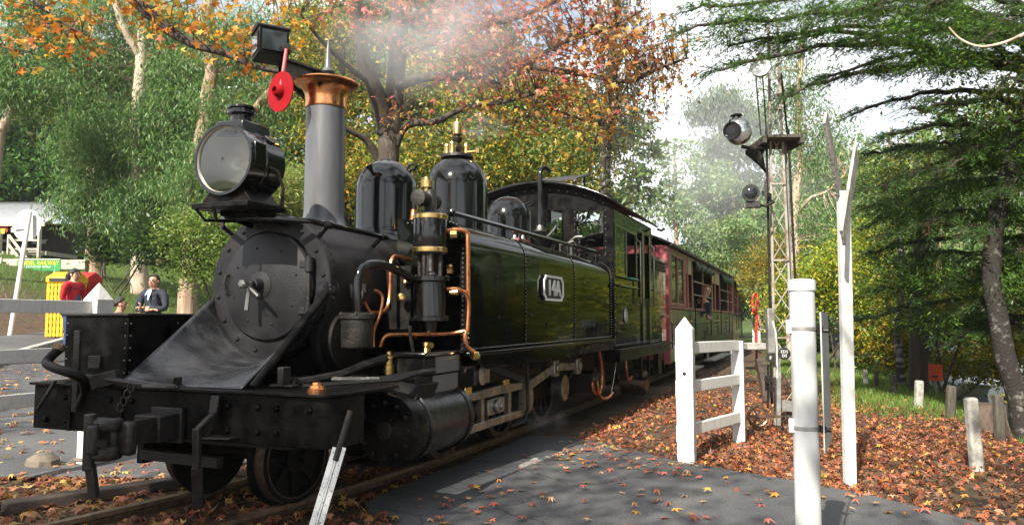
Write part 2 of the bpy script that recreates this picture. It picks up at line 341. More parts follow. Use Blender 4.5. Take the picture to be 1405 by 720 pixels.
gm_ = np.maximum(gm_, sst(3.3, 4.4, GX)*sst(7.5, 11, GY)); gm_ = np.maximum(gm_, sst(1.7, 2.6, GX)*sst(13, 16, GY)); gm_ = np.maximum(gm_, sst(16.5, 20, -GX)*.9); gm_ = np.maximum(gm_, sst(30, 40, GY)); gm_ = np.maximum(gm_, sst(9, 13, -GX)*sst(10, 13, GY)*.8)
ga = ground.data.attributes.new('grass', 'FLOAT', 'POINT'); ga.data.foreach_set('value', gm_.astype(np.float32).ravel())

def asphaltmat():
    m = bpy.data.materials.new('asphalt'); t, n, l = nodes(m)
    o = n.new('ShaderNodeOutputMaterial'); p = n.new('ShaderNodeBsdfPrincipled'); tcn = n.new('ShaderNodeTexCoord')
    def nn(sc, d=4, r=.6):
        a = n.new('ShaderNodeTexNoise'); a.inputs['Scale'].default_value = sc; a.inputs['Detail'].default_value = d; a.inputs['Roughness'].default_value = r; l.new(tcn.outputs['Object'], a.inputs['Vector']); return a
    big, fine = nn(.9, 5), nn(130, 2, .5)
    r1 = n.new('ShaderNodeValToRGB'); r1.color_ramp.elements[0].position = .35; r1.color_ramp.elements[1].position = .68; r1.color_ramp.elements[0].color = (.052, .053, .058, 1); r1.color_ramp.elements[1].color = (.105, .103, .104, 1)
    r2 = n.new('ShaderNodeValToRGB'); r2.color_ramp.elements[0].position = .38; r2.color_ramp.elements[1].position = .7; r2.color_ramp.elements[0].color = (.62, .62, .62, 1); r2.color_ramp.elements[1].color = (1.5, 1.5, 1.5, 1)
    l.new(big.outputs['Fac'], r1.inputs[0]); l.new(fine.outputs['Fac'], r2.inputs[0])
    mu = n.new('ShaderNodeMix'); mu.data_type = 'RGBA'; mu.blend_type = 'MULTIPLY'; mu.inputs['Factor'].default_value = 1; l.new(r1.outputs[0], mu.inputs['A']); l.new(r2.outputs[0], mu.inputs['B'])
    # cracks
    vo = n.new('ShaderNodeTexVoronoi'); vo.feature = 'DISTANCE_TO_EDGE'; vo.inputs['Scale'].default_value = .55
    wq = nn(1.6, 5); ad = n.new('ShaderNodeVectorMath'); ad.operation = 'MULTIPLY_ADD'; ad.inputs[1].default_value = (.7, .7, 0); l.new(wq.outputs['Color'], ad.inputs[0]); l.new(tcn.outputs['Object'], ad.inputs[2]); l.new(ad.outputs[0], vo.inputs['Vector'])
    r3 = n.new('ShaderNodeValToRGB'); r3.color_ramp.elements[0].position = .0; r3.color_ramp.elements[1].position = .012; r3.color_ramp.elements[0].color = (.45, .45, .45, 1); r3.color_ramp.elements[1].color = (1, 1, 1, 1); l.new(vo.outputs['Distance'], r3.inputs[0])
    m2 = n.new('ShaderNodeMix'); m2.data_type = 'RGBA'; m2.blend_type = 'MULTIPLY'; m2.inputs['Factor'].default_value = 1; l.new(mu.outputs['Result'], m2.inputs['A']); l.new(r3.outputs[0], m2.inputs['B'])
    l.new(m2.outputs['Result'], p.inputs['Base Color']); p.inputs['Roughness'].default_value = .82
    bp = n.new('ShaderNodeBump'); bp.inputs['Strength'].default_value = .5; bp.inputs['Distance'].default_value = .006; l.new(fine.outputs['Fac'], bp.inputs['Height']); l.new(bp.outputs[0], p.inputs['Normal'])
    l.new(p.outputs[0], o.inputs[0]); MATS['asphalt'] = m
asphaltmat()
# the crossing road on this side of the line
edge = [(.62, 4.2), (1.0, 4.28), (1.5, 3.95), (2.3, 3.30), (2.75, 3.1), (3.2, 2.9), (3.85, 2.45), (4.3, 2.0), (5.2, 1.2), (7.5, -.6), (7.5, -9), (1.6, -9), (1.3, -2), (1.12, .3), (1.02, .85), (.72, 1.0), (.55, 1.15)]
fine = []
for i in range(len(edge)):
    a, c = np.array(edge[i]), np.array(edge[(i+1) % len(edge)]); k = max(1, int(np.linalg.norm(c-a)/.25))
    for j in range(k):
        q = a+(c-a)*j/k; w = .05 if (3.2 > q[0] or q[1] > 0) else 0
        fine.append((q[0]+noise.noise(Vector((q[0]*2.5, q[1]*2.5, 3)))*w, q[1]+noise.noise(Vector((q[0]*2.5, q[1]*2.5, 9)))*w*1.6, -.10))
road = struct(B().extr(fine, (0, 0, .06)).build('crossing_road', 'asphalt', ang=50))
# and beyond it, climbing away to the left
rr = []
for y in np.arange(-9, 9.2, .3):
    rr.append([(x, y, hz(x, y)+.028) for x in np.linspace(-10.1, -2.7+1.6*float(sst(.6, 1.4, y)), 31)])
rr2 = [[p for p in r] for r in rr]
lane = struct(B().sheet([[(p[0]-max(0, p[1]-3)*.35, p[1], hz(p[0]-max(0, p[1]-3)*.35, p[1])+.028) for p in r] for r in rr2]).build('car_park_road', 'asphalt', ang=180, solid=.02))
# kerb curving along the far edge of that road
kp = [at(x, y, D=d) for x, y, d in ((-60, 505, 10.5), (0, 489, 12), (45, 478, 13.3), (85, 464, 14.6), (110, 455, 15.6), (124, 447, 17), (128, 441, 19))]
kb = B(); 
for i in range(len(kp)-1): kb.bar((*kp[i][:2], hz(*kp[i][:2])+.05), (*kp[i+1][:2], hz(*kp[i+1][:2])+.05), .16, .22)
struct(kb.build('kerb', 'kerb_concrete', bevel=.02))

# ---- the line: two rails on timber sleepers, bending away to the left ahead of the engine
def tx(y): return -(max(0., 3.7-y))**2/(2*22.)
tr = struct(thing('track', '', ''));
for k in ('label', 'category'): del tr[k]
for sgn in (-1, 1):
    rb = B(); prof = [(-.03, 0), (.03, 0), (.032, -.028), (.009, -.04), (.009, -.085), (.055, -.098), (.055, -.105), (-.055, -.105), (-.055, -.098), (-.009, -.085), (-.009, -.04), (-.032, -.028)]
    rows = []
    for y in list(np.arange(-9, 6, .4))+list(np.arange(6, 80, 4)):
        rows.append([(tx(y)+sgn*(.381+.03)+a, y, c) for a, c in prof+[prof[0]]])
    rb.sheet(rows).build('rail', 'rail_steel', tr, ang=40)
sb = B().box(-.75, .75, -.11, .11, -.22, -.09); s0 = sb.build('sleeper', 'sleeper_wood', tr, bevel=.012)
for i, y in enumerate(np.arange(-8.5, 26, .62)):
    o = s0 if i == 0 else s0.copy()
    if i: COL.objects.link(o)
    o.location = (tx(y)+random.uniform(-.03, .03), y, random.uniform(-.012, .004)); o.rotation_euler = (0, 0, random.uniform(-.02, .02)-max(0, 3.7-y)/22)
# timber edge beside the near rail where the road meets the line
for (a, c) in (((-1.45, .1), (-.95, 1.2)), ((-1.6, -1.3), (-1.45, .05))):
    tb = struct(B().bar((*a, -.03), (*c, -.03), .14, .08).build('crossing_timber', 'sleeper_wood', bevel=.01))

# worn concrete edging set in the asphalt along the near rail
ed = struct(thing('crossing_edging', '', ''))
for k in ('label', 'category'): del ed[k]
e0, e1 = at(612, 676, Z=-.04), at(770, 616, Z=-.04); L_ = np.linalg.norm(e1-e0); dr_ = (e1-e0)/L_
for i in range(int(L_/.31)):
    a = e0+dr_*(i*.31); B().bar((a[0], a[1], -.055+random.uniform(-.003, .004)), (*(a+dr_*.295)[:2], -.055+random.uniform(-.003, .004)), .17, .05).build('slab', 'kerb_concrete', ed, bevel=.006)

# ================================================================== THE ENGINE
loco = thing('steam_locomotive', 'black narrow gauge tank engine with copper capped chimney standing at the crossing', 'locomotive', (0, 0, 0))
def part(b, name, m, par=loco, **k): return b.build(name, m, par, **k)
def arc(cx, cz, r, a0, a1, n): return [(cx+r*math.cos(rad(a0+(a1-a0)*i/n)), cz+r*math.sin(rad(a0+(a1-a0)*i/n))) for i in range(n+1)]
# --- frames, buffer beam and front footplate
part(B().box(-.62, .62, .75, 9.4, .52, .80).box(-.55, -.50, .3, 9.3, .28, .8).box(.50, .55, 2.3, 9.3, .30, .8), 'main_frame', 'frame_black')
c_ = [(x, y) for x, y in arc(.98, .12, .11, -90, 0, 6)]
bo = [(-1.09, .01), (-.98, .01)] + c_ + [(1.09, .30), (1.05, .30), (1.05, .14)] + [(.96, .06), (-1.05, .06), (-1.05, .3), (-1.09, .3)]
beam = part(B().extr([(x, y, .505) for x, y in bo], (0, 0, .26)), 'buffer_beam', 'black_paint', bevel=.004)
bolts = [(x, .006, z) for x in (.42, .62, .74, .95) for z in (.70, .57)][:7] + [(-.28, .006, .70), (-.82, .006, .70), (-.55, .006, .56), (-.8, .006, .56), (-.98, .006, .56), (-.45, .006, .70)]
part(B().rivets(bolts, (0, -1, 0), .020), 'bolts', 'black_paint', beam, kind='stuff')
part(B().box(-.40, -.34, -.012, .005, .51, .76), 'beam_strap', 'black_paint', beam); part(B().box(-.78, -.755, -.008, .008, .507, .762), 'beam_strap', 'black_paint', beam)
fpl = [(-1.10, -.02), (.98, -.02)] + arc(.98, .10, .125, -90, 0, 6)[1:] + [(1.115, .62), (.70, 1.1), (-.70, 1.1), (-1.10, .62)]
foot = part(B().extr([(x, y, .768) for x, y in fpl], (0, 0, .016)), 'footplate', 'black_paint', bevel=.003)
part(B().lathe((.90, .13, .785), (0, 0, 1), [(.052, 0), (.052, .014), (.042, .018), (.040, .032), (.026, .036), (.024, .048), (.01, .052)], 20), 'oil_cap', 'copper', foot)
part(B().bar((-.02, .06, .785), (-.02, .06, .84), .07, .05), 'lamp_bracket', 'black_iron', foot, bevel=.005)
part(B().bar((.60, .24, .79), (.60, .24, .90), .07, .04).bar((.52, .24, .796), (.68, .24, .796), .06, .012), 'lamp_iron', 'black_iron', foot, bevel=.004)
part(B().tube([(.70, .28, .79), (.95, .85, .79), (1.02, 1.1, .83)], .018, 6).tube([(.4, .55, .80), (.9, .75, .80), (1.04, 1.2, .83)], .02, 6), 'foot_pipe', 'black_iron', foot)
def pipe_pts(pts, k=4):
    P = [Vector(p) for p in pts]; Q = []
    for i in range(len(P)-1):
        p0, p1, p2, p3 = P[max(i-1, 0)], P[i], P[i+1], P[min(i+2, len(P)-1)]
        for j in range(k):
            t = j/k; Q.append(.5*((2*p1)+(p2-p0)*t+(2*p0-5*p1+4*p2-p3)*t*t+(3*p1-p0-3*p2+p3)*t**3))
    return Q+[P[-1]]
# --- knuckle coupler
cp = part(B().box(-.07, .11, -.16, .0, .51, .65).box(-.01, .07, -.34, -.16, .535, .625).box(-.09, .13, -.03, .0, .49, .68).box(.075, .085, -.30, -.16, .515, .645), 'coupler', 'black_iron', bevel=.012)
kn = [(-.10, -.40), (-.04, -.46), (.05, -.45), (.10, -.40), (.07, -.33), (-.07, -.33)]
part(B().extr([(x*.85, y, .455) for x, y in kn], (0, 0, .075)).extr([(x*.85, y, .60) for x, y in kn], (0, 0, .065)).box(-.06, .06, -.40, -.33, .455, .665).box(.05, .135, -.37, -.31, .475, .645), 'coupler_head', 'black_iron', cp, bevel=.02)
part(B().extr([(x, y, .49) for x, y in ((-.085, -.455), (-.01, -.485), (.025, -.475), (.02, -.43), (-.06, -.42))], (0, 0, .15)), 'knuckle', 'black_iron', cp, bevel=.015)
part(B().box(-.012, .1, -.47, -.455, .535, .565), 'coupler_slot', 'frame_black', cp)
part(B().cyl((-.045, -.45, .69), (-.045, -.45, .41), .028, 12), 'coupler_pin', 'black_iron', cp, bevel=.006)
part(B().bar((-.045, -.44, .44), (-.03, -.42, .27), .055, .03, up=(0, 1, 0)), 'hanging_bar', 'black_iron', cp, bevel=.006)
ch = B()
for i in range(4):
    c0 = Vector((-.05+.01*i, -.27+.012*i, .70+.035*i)); ch.tube([c0+Vector((.016*math.cos(t)*(1 if i % 2 else .3), .016*math.cos(t)*(.3 if i % 2 else 1), .024*math.sin(t))) for t in np.linspace(0, 2*math.pi, 9)], .005, 5)
part(ch, 'chain', 'black_iron', cp)
part(B().tube([(-.62, -.02, .83), (.05, -.1, .80), (.16, -.1, .80)], .016, 8).tube([(-.05, -.13, .80), (.12, -.13, .80), (.16, -.1, .80), (.12, -.06, .8), (-.05, -.07, .80)], .012, 6), 'uncoupling_rod', 'black_iron')
# --- brake hose with its stand at the left end of the beam
part(B().tube(pipe_pts([at(80, 480, Y=-.06), at(71, 488, Y=-.10), at(64, 498, Y=-.14), at(76, 505, Y=-.19), at(98, 512, Y=-.20), at(114, 521, Y=-.16), at(117, 536, Y=-.12)]), .027, 12), 'brake_hose', 'black_paint')
part(B().lathe(at(79, 482, Y=-.06), (.1, .3, 1), [(.03, 0), (.036, .015), (.036, .04), (.022, .05)], 10), 'hose_coupling', 'rail_steel')
part(B().bar((-.70, -.02, .62), (-.70, -.02, 1.10), .045, .02, up=(0, 1, 0)).tube([(-.86, -.03, .80), (-.98, -.05, .62)], .012, 6).tube([(-.6, -.03, .80), (-.66, -.05, .64)], .012, 6).bar((-.52, -.05, .80), (-.36, -.02, .84), .05, .08), 'hose_stand', 'black_iron', bevel=.004)
# --- guard irons
for x, r in ((.355, 0),):
    part(B().bar((x, -.015, .755), (x, -.03, .66), .055, .022).bar((x, -.03, .665), (x-.045, -.10, .585), .045, .02).bar((x-.045, -.10, .59), (x-.045, -.09, .38), .045, .024).bar((x-.045, -.09, .385), (x-.085, -.03, .16), .055, .022).extr([(x-.03, -.09, .53), (x+.13, -.05, .53), (x+.13, .1, .53), (x-.02, .1, .53)], (0, 0, .012)), 'guard_iron', 'black_iron', bevel=.005)
# --- tool box on the left of the footplate
bx = part(B().box(-1.08, -.54, .19, .95, .80, 1.185), 'tool_box', 'black_paint', bevel=.006)
part(B().box(-1.10, -.52, .17, .97, 1.185, 1.203), 'lid', 'black_iron', bx, bevel=.006)
part(B().rivets([(x, .19, z) for x in (-1.06, -.56) for z in np.arange(.84, 1.18, .075)]+[(-.54, y, z) for y in (.21, .58) for z in np.arange(.84, 1.18, .075)], (0, -1, 0), .006), 'rivets', 'steel', bx, kind='stuff')
part(B().box(-.84, -.74, .165, .19, .86, .94), 'box_latch', 'black_iron', bx, bevel=.004)
# --- curved apron between smokebox and beam
CZ = 1.385
rows = []
for i in range(15):
    t = i/14
    row = []
    for k in range(33):
        s = k/32*2-1; a = rad(270+s*83)
        top = V(.475*math.cos(a), .83, CZ+.475*math.sin(a)); bot = V(.455*s, .07, .786)
        e = t**.9; p = top*(1-e)+bot*e; row.append(tuple(p))
    rows.append(row)
part(B().sheet(rows), 'apron', 'apron_grey', ang=180, solid=.008)
for sg in (1,):
    part(B().tube([(sg*.47, .80, 1.335), (sg*.50, .10, .79)], .026, 12), 'strut', 'black_paint')
    part(B().lathe((sg*.435, .86, 1.35), (sg, -.25, .1), [(.075, -.02), (.075, .04), (.06, .05), (.03, .05), (.028, .065), (.01, .07)], 20).rivets([(sg*.485, .86+dy, 1.35+dz) for dy, dz in ((.04, .03), (-.04, .03), (.0, -.05))], (sg, 0, 0), .012), 'strut_boss', 'smokebox_grey')
# --- smokebox, ring, door
sbx = part(B().lathe((0, .84, CZ), (0, 1, 0), [(.44, 0), (.475, 0), (.475, .98), (.44, .98)], 72), 'smokebox', 'smokebox_grey', ang=40)
part(B().rivets([(.477*math.cos(rad(a)), y, CZ+.477*math.sin(rad(a))) for y in (.90, 1.76) for a in range(-40, 221, 6)], (0, 0, 1), .006), 'rivets', 'smokebox_grey', sbx, kind='stuff')
part(B().lathe((0, 1.80, CZ), (0, 1, 0), [(.44, 0), (.492, 0), (.492, .05), (.44, .05)], 64), 'boiler_band', 'black_paint')
part(B().lathe((0, 1.82, CZ), (0, 1, 0), [(.478, 0), (.478, 4.3)], 48), 'boiler', 'black_paint')
part(B().box(-.33, .33, .9, 1.75, .75, 1.05), 'saddle', 'frame_black')
ring = part(B().lathe((0, .845, CZ), (0, -1, 0), [(.487, -.03), (.487, .015), (.48, .024), (.375, .024), (.372, 0)], 72), 'smokebox_ring', 'smokebox_grey')
part(B().rivets([(.435*math.cos(rad(a)), .82, CZ+.435*math.sin(rad(a))) for a in np.arange(9, 369, 22.5)], (0, -1, 0), .017), 'bolts', 'smokebox_grey', ring, kind='stuff')
door = part(B().lathe((0, .825, CZ), (0, -1, 0), [(.362, -.01), (.362, .02), (.352, .034), (.30, .046), (.21, .062), (.11, .072), (.02, .075)], 64), 'smokebox_door', 'smokebox_grey', ang=25)
part(B().rivets([(.26*math.cos(rad(a)), .774, CZ+.26*math.sin(rad(a))) for a in np.arange(15, 375, 45)], (0, -1, 0), .011), 'bolts', 'smokebox_grey', door, kind='stuff')
part(B().lathe((-.02, .76, CZ+.005), (0, -1, 0), [(.095, -.01), (.092, .012), (.075, .016), (.045, .02), (.036, .075), (.030, .08), (.028, .11)], 28), 'dart_boss', 'smokebox_grey', door)
part(B().tube([(-.02, .67, CZ+.005), (-.02, .60, CZ+.005)], .022, 10).tube([(-.02, .63, CZ+.005), (.10, .605, CZ-.075)], [.015, .013], 8).tube([(-.02, .655, CZ+.005), (-.035, .65, CZ-.16)], [.014, .016], 8).lathe((-.02, .60, CZ+.005), (0, -1, 0), [(.03, 0), (.03, .02), (.018, .03)], 6), 'dart_handle', 'steel', door)
for dz in (.135, -.165):
    part(B().bar((.02, .765, CZ+dz), (.28, .795, CZ+dz), .02, .055, up=(0, 0, 1), h2=.062).bar((.27, .80, CZ+dz), (.365, .815, CZ+dz), .05, .05), 'hinge_strap', 'smokebox_grey', door, bevel=.008)
part(B().cyl((.345, .785, CZ-.22), (.345, .785, CZ+.19), .012, 10), 'hinge_pin', 'black_iron', door)
for dz in (.135, -.165): part(B().cyl((.345, .785, CZ+dz-.045), (.345, .785, CZ+dz+.045), .028, 14), 'hinge_knuckle', 'smokebox_grey', door)
part(B().tube([(-.30, .80, CZ+.085), (-.315, .765, CZ+.075), (-.325, .755, CZ+.02), (-.31, .765, CZ-.045), (-.285, .80, CZ-.055)], .013, 8), 'door_grip', 'black_iron', door)
# --- headlamp on its bracket
LY, LZ, LR = .36, 2.155, .218
hl = part(B().lathe((0, LY, LZ), (0, 1, 0), [(LR-.012, .03), (LR-.008, 0), (LR+.008, 0), (LR+.008, .03), (LR-.004, .034), (LR-.004, .15), (LR+.002, .155), (LR+.002, .18), (LR-.004, .185), (LR-.004, .33), (LR-.03, .36), (.05, .37), (.001, .37)], 56, cap=False), 'headlamp', 'black_gloss', ang=30)
part(B().lathe((0, LY+.012, LZ), (0, 1, 0), [(LR-.010, -.008), (LR-.03, .055), (LR-.08, .13), (LR-.14, .185), (.03, .21)], 48, cap=False).lathe((0, LY+.21, LZ), (0, 1, 0), [(.03, -.08), (.03, 0)], 16), 'reflector', 'lamp_mirror', hl, ang=60)
part(B().lathe((0, LY+.02, LZ), (0, -1, 0), [(LR-.006, -.002), (LR-.006, .002), (LR*.6, .010), (LR*.2, .015), (.01, .016)], 48, cap=False), 'lens', 'window_glass', hl, ang=60)
part(B().extr([(-.12, LY+.05, LZ+.16), (.12, LY+.05, LZ+.16), (.105, LY+.05, LZ+.255), (-.105, LY+.05, LZ+.255)], (0, .25, 0)), 'lamp_neck', 'black_gloss', hl, bevel=.008)
part(B().lathe((0, LY+.16, LZ+.25), (0, 0, 1), [(.085, 0), (.07, .012), (.066, .06), (.09, .064), (.09, .078), (.072, .084), (.072, .096), (.09, .10), (.088, .113), (.05, .125), (.01, .128)], 32), 'lamp_chimney', 'black_gloss', hl)
part(B().extr([(-.20, LY+.04, LZ-.27), (.20, LY+.04, LZ-.27), (.13, LY+.04, LZ-.18), (-.13, LY+.04, LZ-.18)], (0, .26, 0)), 'lamp_saddle', 'black_paint', hl, bevel=.006)
part(B().box(-.22, .22, LY-.02, LY+.34, LZ-.305, LZ-.27), 'lamp_shelf', 'black_paint', hl, bevel=.006)
part(B().box(.205, .228, LY+.03, LY+.13, LZ-.05, LZ+.10), 'lamp_door', 'black_gloss', hl, bevel=.006); part(B().lathe((.14, LY+.25, LZ+.15), (.6, 0, .7), [(.04, 0), (.04, .02), (.03, .024)], 16), 'maker_badge', 'black_gloss', hl)
part(B().tube([(.20, LY+.17, LZ-.03), (.245, LY+.22, LZ-.06), (.25, LY+.27, LZ-.16), (.235, LY+.28, LZ-.26), (.2, LY+.27, LZ-.295)], .011, 8), 'lamp_cable', 'black_iron', hl)
part(B().bar((-.14, .80, 1.80), (-.12, .50, 1.85), .03, .05).bar((.14, .80, 1.80), (.12, .50, 1.85), .03, .05).box(-.15, .15, .55, .92, 1.812, 1.848).tube([(-.2, LY, LZ-.30), (-.17, LY+.05, LZ-.37), (-.1, .6, 1.80)], .011, 6).tube([(-.06, LY, LZ-.30), (-.05, LY+.02, LZ-.38)], .011, 6), 'lamp_bracket', 'black_paint', hl, bevel=.004)
# --- chimney
chm = part(B().lathe((0, 1.41, 1.78), (0, 0, 1), [(.24, 0), (.20, .04), (.165, .09), (.152, .14), (.148, .2), (.146, .98)], 56), 'chimney', 'chimney_grey')
part(B().lathe((0, 1.41, 2.74), (0, 0, 1), [(.152, 0), (.155, .01), (.152, .05), (.158, .10), (.176, .145), (.205, .17), (.232, .182), (.238, .192), (.232, .202), (.2, .204), (.15, .20), (.13, .1)], 64), 'chimney_cap', 'copper', chm, ang=50)
part(B().lathe((0, 1.41, 2.935), (0, 0, 1), [(.15, 0), (.145, .02), (.12, .035), (.02, .04)], 32), 'spark_arrestor', 'black_iron', chm)
part(B().lathe((0, 1.41, 1.86), (0, 0, 1), [(.157, 0), (.157, .016)], 56), 'chimney_base', 'chimney_grey', chm)
# --- domes
def dome(y, r, z0, z1, name, m, sq=.55):
    h = z1-z0; pr_ = [(r*1.25, -.02), (r*1.12, .015), (r*1.02, .05), (r, .10)]
    for i in range(17):
        a = rad(90*i/16); pr_.append((r*math.cos(a)**.85 if i < 16 else .01, h*(1-sq)+h*sq*math.sin(a)))
    return part(B().lathe((0, y, z0), (0, 0, 1), pr_, 56), name, m, ang=50)
d1 = dome(2.29, .262, 1.83, 2.52, 'sand_dome', 'black_gloss', .36)
part(B().lathe((0, 2.29, 2.515), (0, 0, 1), [(.06, 0), (.05, .014), (.01, .018)], 20).tube([(.17, 2.36, 2.43), (.22, 2.38, 2.45), (.25, 2.38, 2.48), (.22, 2.37, 2.495), (.18, 2.36, 2.48), (.17, 2.35, 2.44)], .012, 6), 'dome_handle', 'black_gloss', d1)
d2 = dome(3.67, .315, 1.83, 2.83, 'steam_dome', 'black_gloss', .32)
vb = part(B().lathe((0, 3.67, 2.82), (0, 0, 1), [(.17, 0), (.165, .03), (.15, .035)], 28).lathe((0, 3.67, 2.85), (0, 0, 1), [(.05, 0), (.045, .09), (.028, .10), (.026, .13), (.05, .16), (.055, .18), (.03, .19), (.024, .21)], 18), 'valve_seat', 'black_iron', d2)
part(B().lathe((0, 3.67, 3.06), (0, 0, 1), [(.035, 0), (.05, .01), (.05, .13), (.044, .14), (.018, .145), (.016, .175), (.006, .18)], 20), 'whistle', 'brass', d2)
for dx, dy in ((-.10, -.03), (.08, .05), (.0, -.11)): part(B().lathe((dx, 3.67+dy, 2.85), (0, 0, 1), [(.04, 0), (.036, .02), (.036, .09), (.042, .095), (.038, .115), (.012, .12)], 16), 'safety_valve', 'brass', d2)
part(B().tube([(.1, 3.7, 2.88), (.19, 3.74, 2.89), (.23, 3.76, 2.92)], [.016, .02, .012], 8).lathe((.2, 3.74, 2.87), (0, 0, 1), [(.03, 0), (.03, .05), (.01, .06)], 10), 'whistle_cock', 'brass', d2)
d3 = dome(5.07, .268, 2.0, 2.63, 'rear_sand_dome', 'black_gloss', .46)
part(B().tube([(.19, 5.12, 2.5), (.25, 5.15, 2.52), (.28, 5.16, 2.55), (.24, 5.15, 2.565), (.2, 5.13, 2.53)], .012, 6), 'dome_handle', 'black_gloss', d3)
# --- side tanks
tp = [(.40, .925), (1.0, .925)] + arc(.80, 1.70, .20, 0, 78, 10) + [(.40, 1.94)]
for sg in (1, -1):
    tk = part(B().extr([(sg*x, 1.80, z) for x, z in tp], (0, 4.32, 0)), 'side_tank', 'tank_gloss', ang=28)
    if sg < 0: continue
    rv = []
    for y in (1.815, 3.01, 4.50, 6.09):
        prf = [(1.0, z) for z in np.arange(.96, 1.70, .034)] + arc(.80, 1.70, .20, 0, 78, 9)
        for x, z in prf: rv.append((x+.004, y, z))
    b = B()
    for p in rv: 
        nrm = (1, 0, .0) if p[2] < 1.7 else (p[0]-.80, 0, p[2]-1.70); b.rivets([p], nrm, .0065)
    b.rivets([(1.004, y, .945) for y in np.arange(1.84, 6.1, .036)], (1, 0, 0), .0065)
    part(b, 'rivets', 'steel', tk, kind='stuff')  # bright steel paints in the highlights these rivets catch
    b = B()
    for y in (3.01, 4.50): 
        prf = [(1.002, .93)]+[(1.002, 1.70)]+arc(.80, 1.70, .202, 0, 78, 9); b.sheet([[(x, yy, z) for x, z in prf] for yy in (y-.012, y+.012)])
    part(b, 'seam_strip', 'tank_gloss', tk, solid=.006)
    part(B().rivets([(1.0, 2.35, 1.50), (1.0, 2.40, 1.18), (1.0, 3.6, 1.12), (1.0, 5.05, 1.40), (1.0, 5.5, 1.10), (1.0, 3.15, 1.2)], (1, 0, 0), .018), 'stay_bolts', 'black_gloss', tk, kind='stuff')
    part(B().box(.955, .995, 1.775, 1.80, .93, 1.72).box(.45, .955, 1.782, 1.80, 1.2, 1.24), 'tank_angle', 'black_paint', tk)
    part(B().rivets([(.975, 1.772, z) for z in np.arange(.95, 1.72, .035)]+[(x, 1.785, 1.9) for x in np.arange(.5, .85, .04)], (0, -1, 0), .008), 'angle_rivets', 'steel', tk, kind='stuff')
part(B().box(.30, .55, 4.15, 4.75, 1.93, 1.98).box(.34, .50, 4.2, 4.5, 1.98, 2.03), 'tank_filler_lid', 'maroon', bevel=.01)
part(B().lathe((.4, 4.28, 2.03), (0, 0, 1), [(.03, 0), (.02, .04), (.03, .05)], 10).lathe((.45, 4.4, 2.03), (0, 0, 1), [(.03, 0), (.02, .05), (.03, .06)], 10), 'filler_valve', 'steel')
# tank-top handrails
part(B().tube([(.80, 1.93, 1.985), (.80, 6.15, 2.03)], .020, 10).lathe((.80, 1.93, 1.985), (0, 1, 0), [(.005, -.034), (.025, -.025), (.034, 0), (.025, .025), (.01, .034)], 12), 'tank_handrail', 'black_gloss')
for y, z in ((1.95, 1.93), (3.4, 1.94), (4.9, 1.95), (6.1, 1.95)): part(B().cyl((.80, y, 1.9), (.80, y, z+.06), .016, 8), 'handrail_post', 'black_gloss')
# smokebox handrail with its stanchions
part(B().tube([(-.44, 1.5, CZ+.33)]+[(-.45, 1.0, CZ+.36), (-.40, .80, CZ+.42), (-.22, .62, CZ+.44), (0, .58, CZ+.43), (.22, .62, CZ+.42), (.38, .74, CZ+.41), (.42, .88, CZ+.40), (.44, 1.58, CZ+.385)], .019, 10), 'smokebox_handrail', 'black_gloss')
for y, z in ((.86, .40), (1.52, .385)):
    part(B().tube([(.34, y, CZ+.30), (.435, y, CZ+z)], .017, 8).lathe((.435, y-.03, CZ+z), (0, 1, 0), [(.02, 0), (.03, .012), (.03, .048), (.02, .06)], 12), 'handrail_stanchion', 'black_gloss')
# --- number plate
pw = [(3.43, 1.35), (4.02, 1.35)]
cy, cz, hw, hh, nt = 3.73, 1.463, .30, .122, .05
def notch(hw, hh, nt): return [(-hw+nt, -hh), (hw-nt, -hh), (hw-nt, -hh+nt*.35), (hw, -hh+nt), (hw, hh-nt), (hw-nt, hh-nt*.35), (hw-nt, hh), (-hw+nt, hh), (-hw+nt, hh-nt*.35), (-hw, hh-nt), (-hw, -hh+nt), (-hw+nt, -hh+nt*.35)]
npl = part(B().extr([(1.0, cy+a, cz+b) for a, b in notch(hw, hh, nt)], (.022, 0, 0)), 'number_plate', 'sign_black', bevel=.003)
oo, ii = notch(hw, hh, nt), notch(hw-.022, hh-.022, nt*.9); n_ = len(oo)
fb = B(); fb.add([(1.0225, cy+a, cz+b) for a, b in oo]+[(1.0225, cy+a, cz+b) for a, b in ii]+[(1.034, cy+a, cz+b) for a, b in oo]+[(1.034, cy+a, cz+b) for a, b in ii],
       [f for i in range(n_) for f in ((2*n_+i, 2*n_+(i+1) % n_, 3*n_+(i+1) % n_, 3*n_+i), (i, (i+1) % n_, 2*n_+(i+1) % n_, 2*n_+i), (n_+i, 3*n_+i, 3*n_+(i+1) % n_, n_+(i+1) % n_))])
part(fb, 'plate_border', 'steel_white' if 'steel_white' in MATS else 'sign_white', npl)
text('14A', 'sign_white', npl, (1.024, cy+.01, cz-.004), (0, 1, 0), (0, 0, 1), .215, 'numerals', .012, .012, sx=1.0)
part(B().box(1.0, 1.03, 3.44, 3.55+.4, 1.31, 1.325), 'plate_rail', 'black_gloss', npl)
# --- running board along the tank
part(B().box(.55, 1.055, 1.80, 6.10, .895, .922), 'running_board', 'black_gloss', bevel=.004)
part(B().extr([(1.035, 2.02, .79), (1.035, 6.05, .79), (1.035, 6.05, .895), (1.035, 1.82, .895)], (.018, 0, 0)), 'valance', 'tank_gloss')
part(B().box(-1.055, -.55, 1.80, 6.10, .80, .922), 'running_board', 'black_paint')
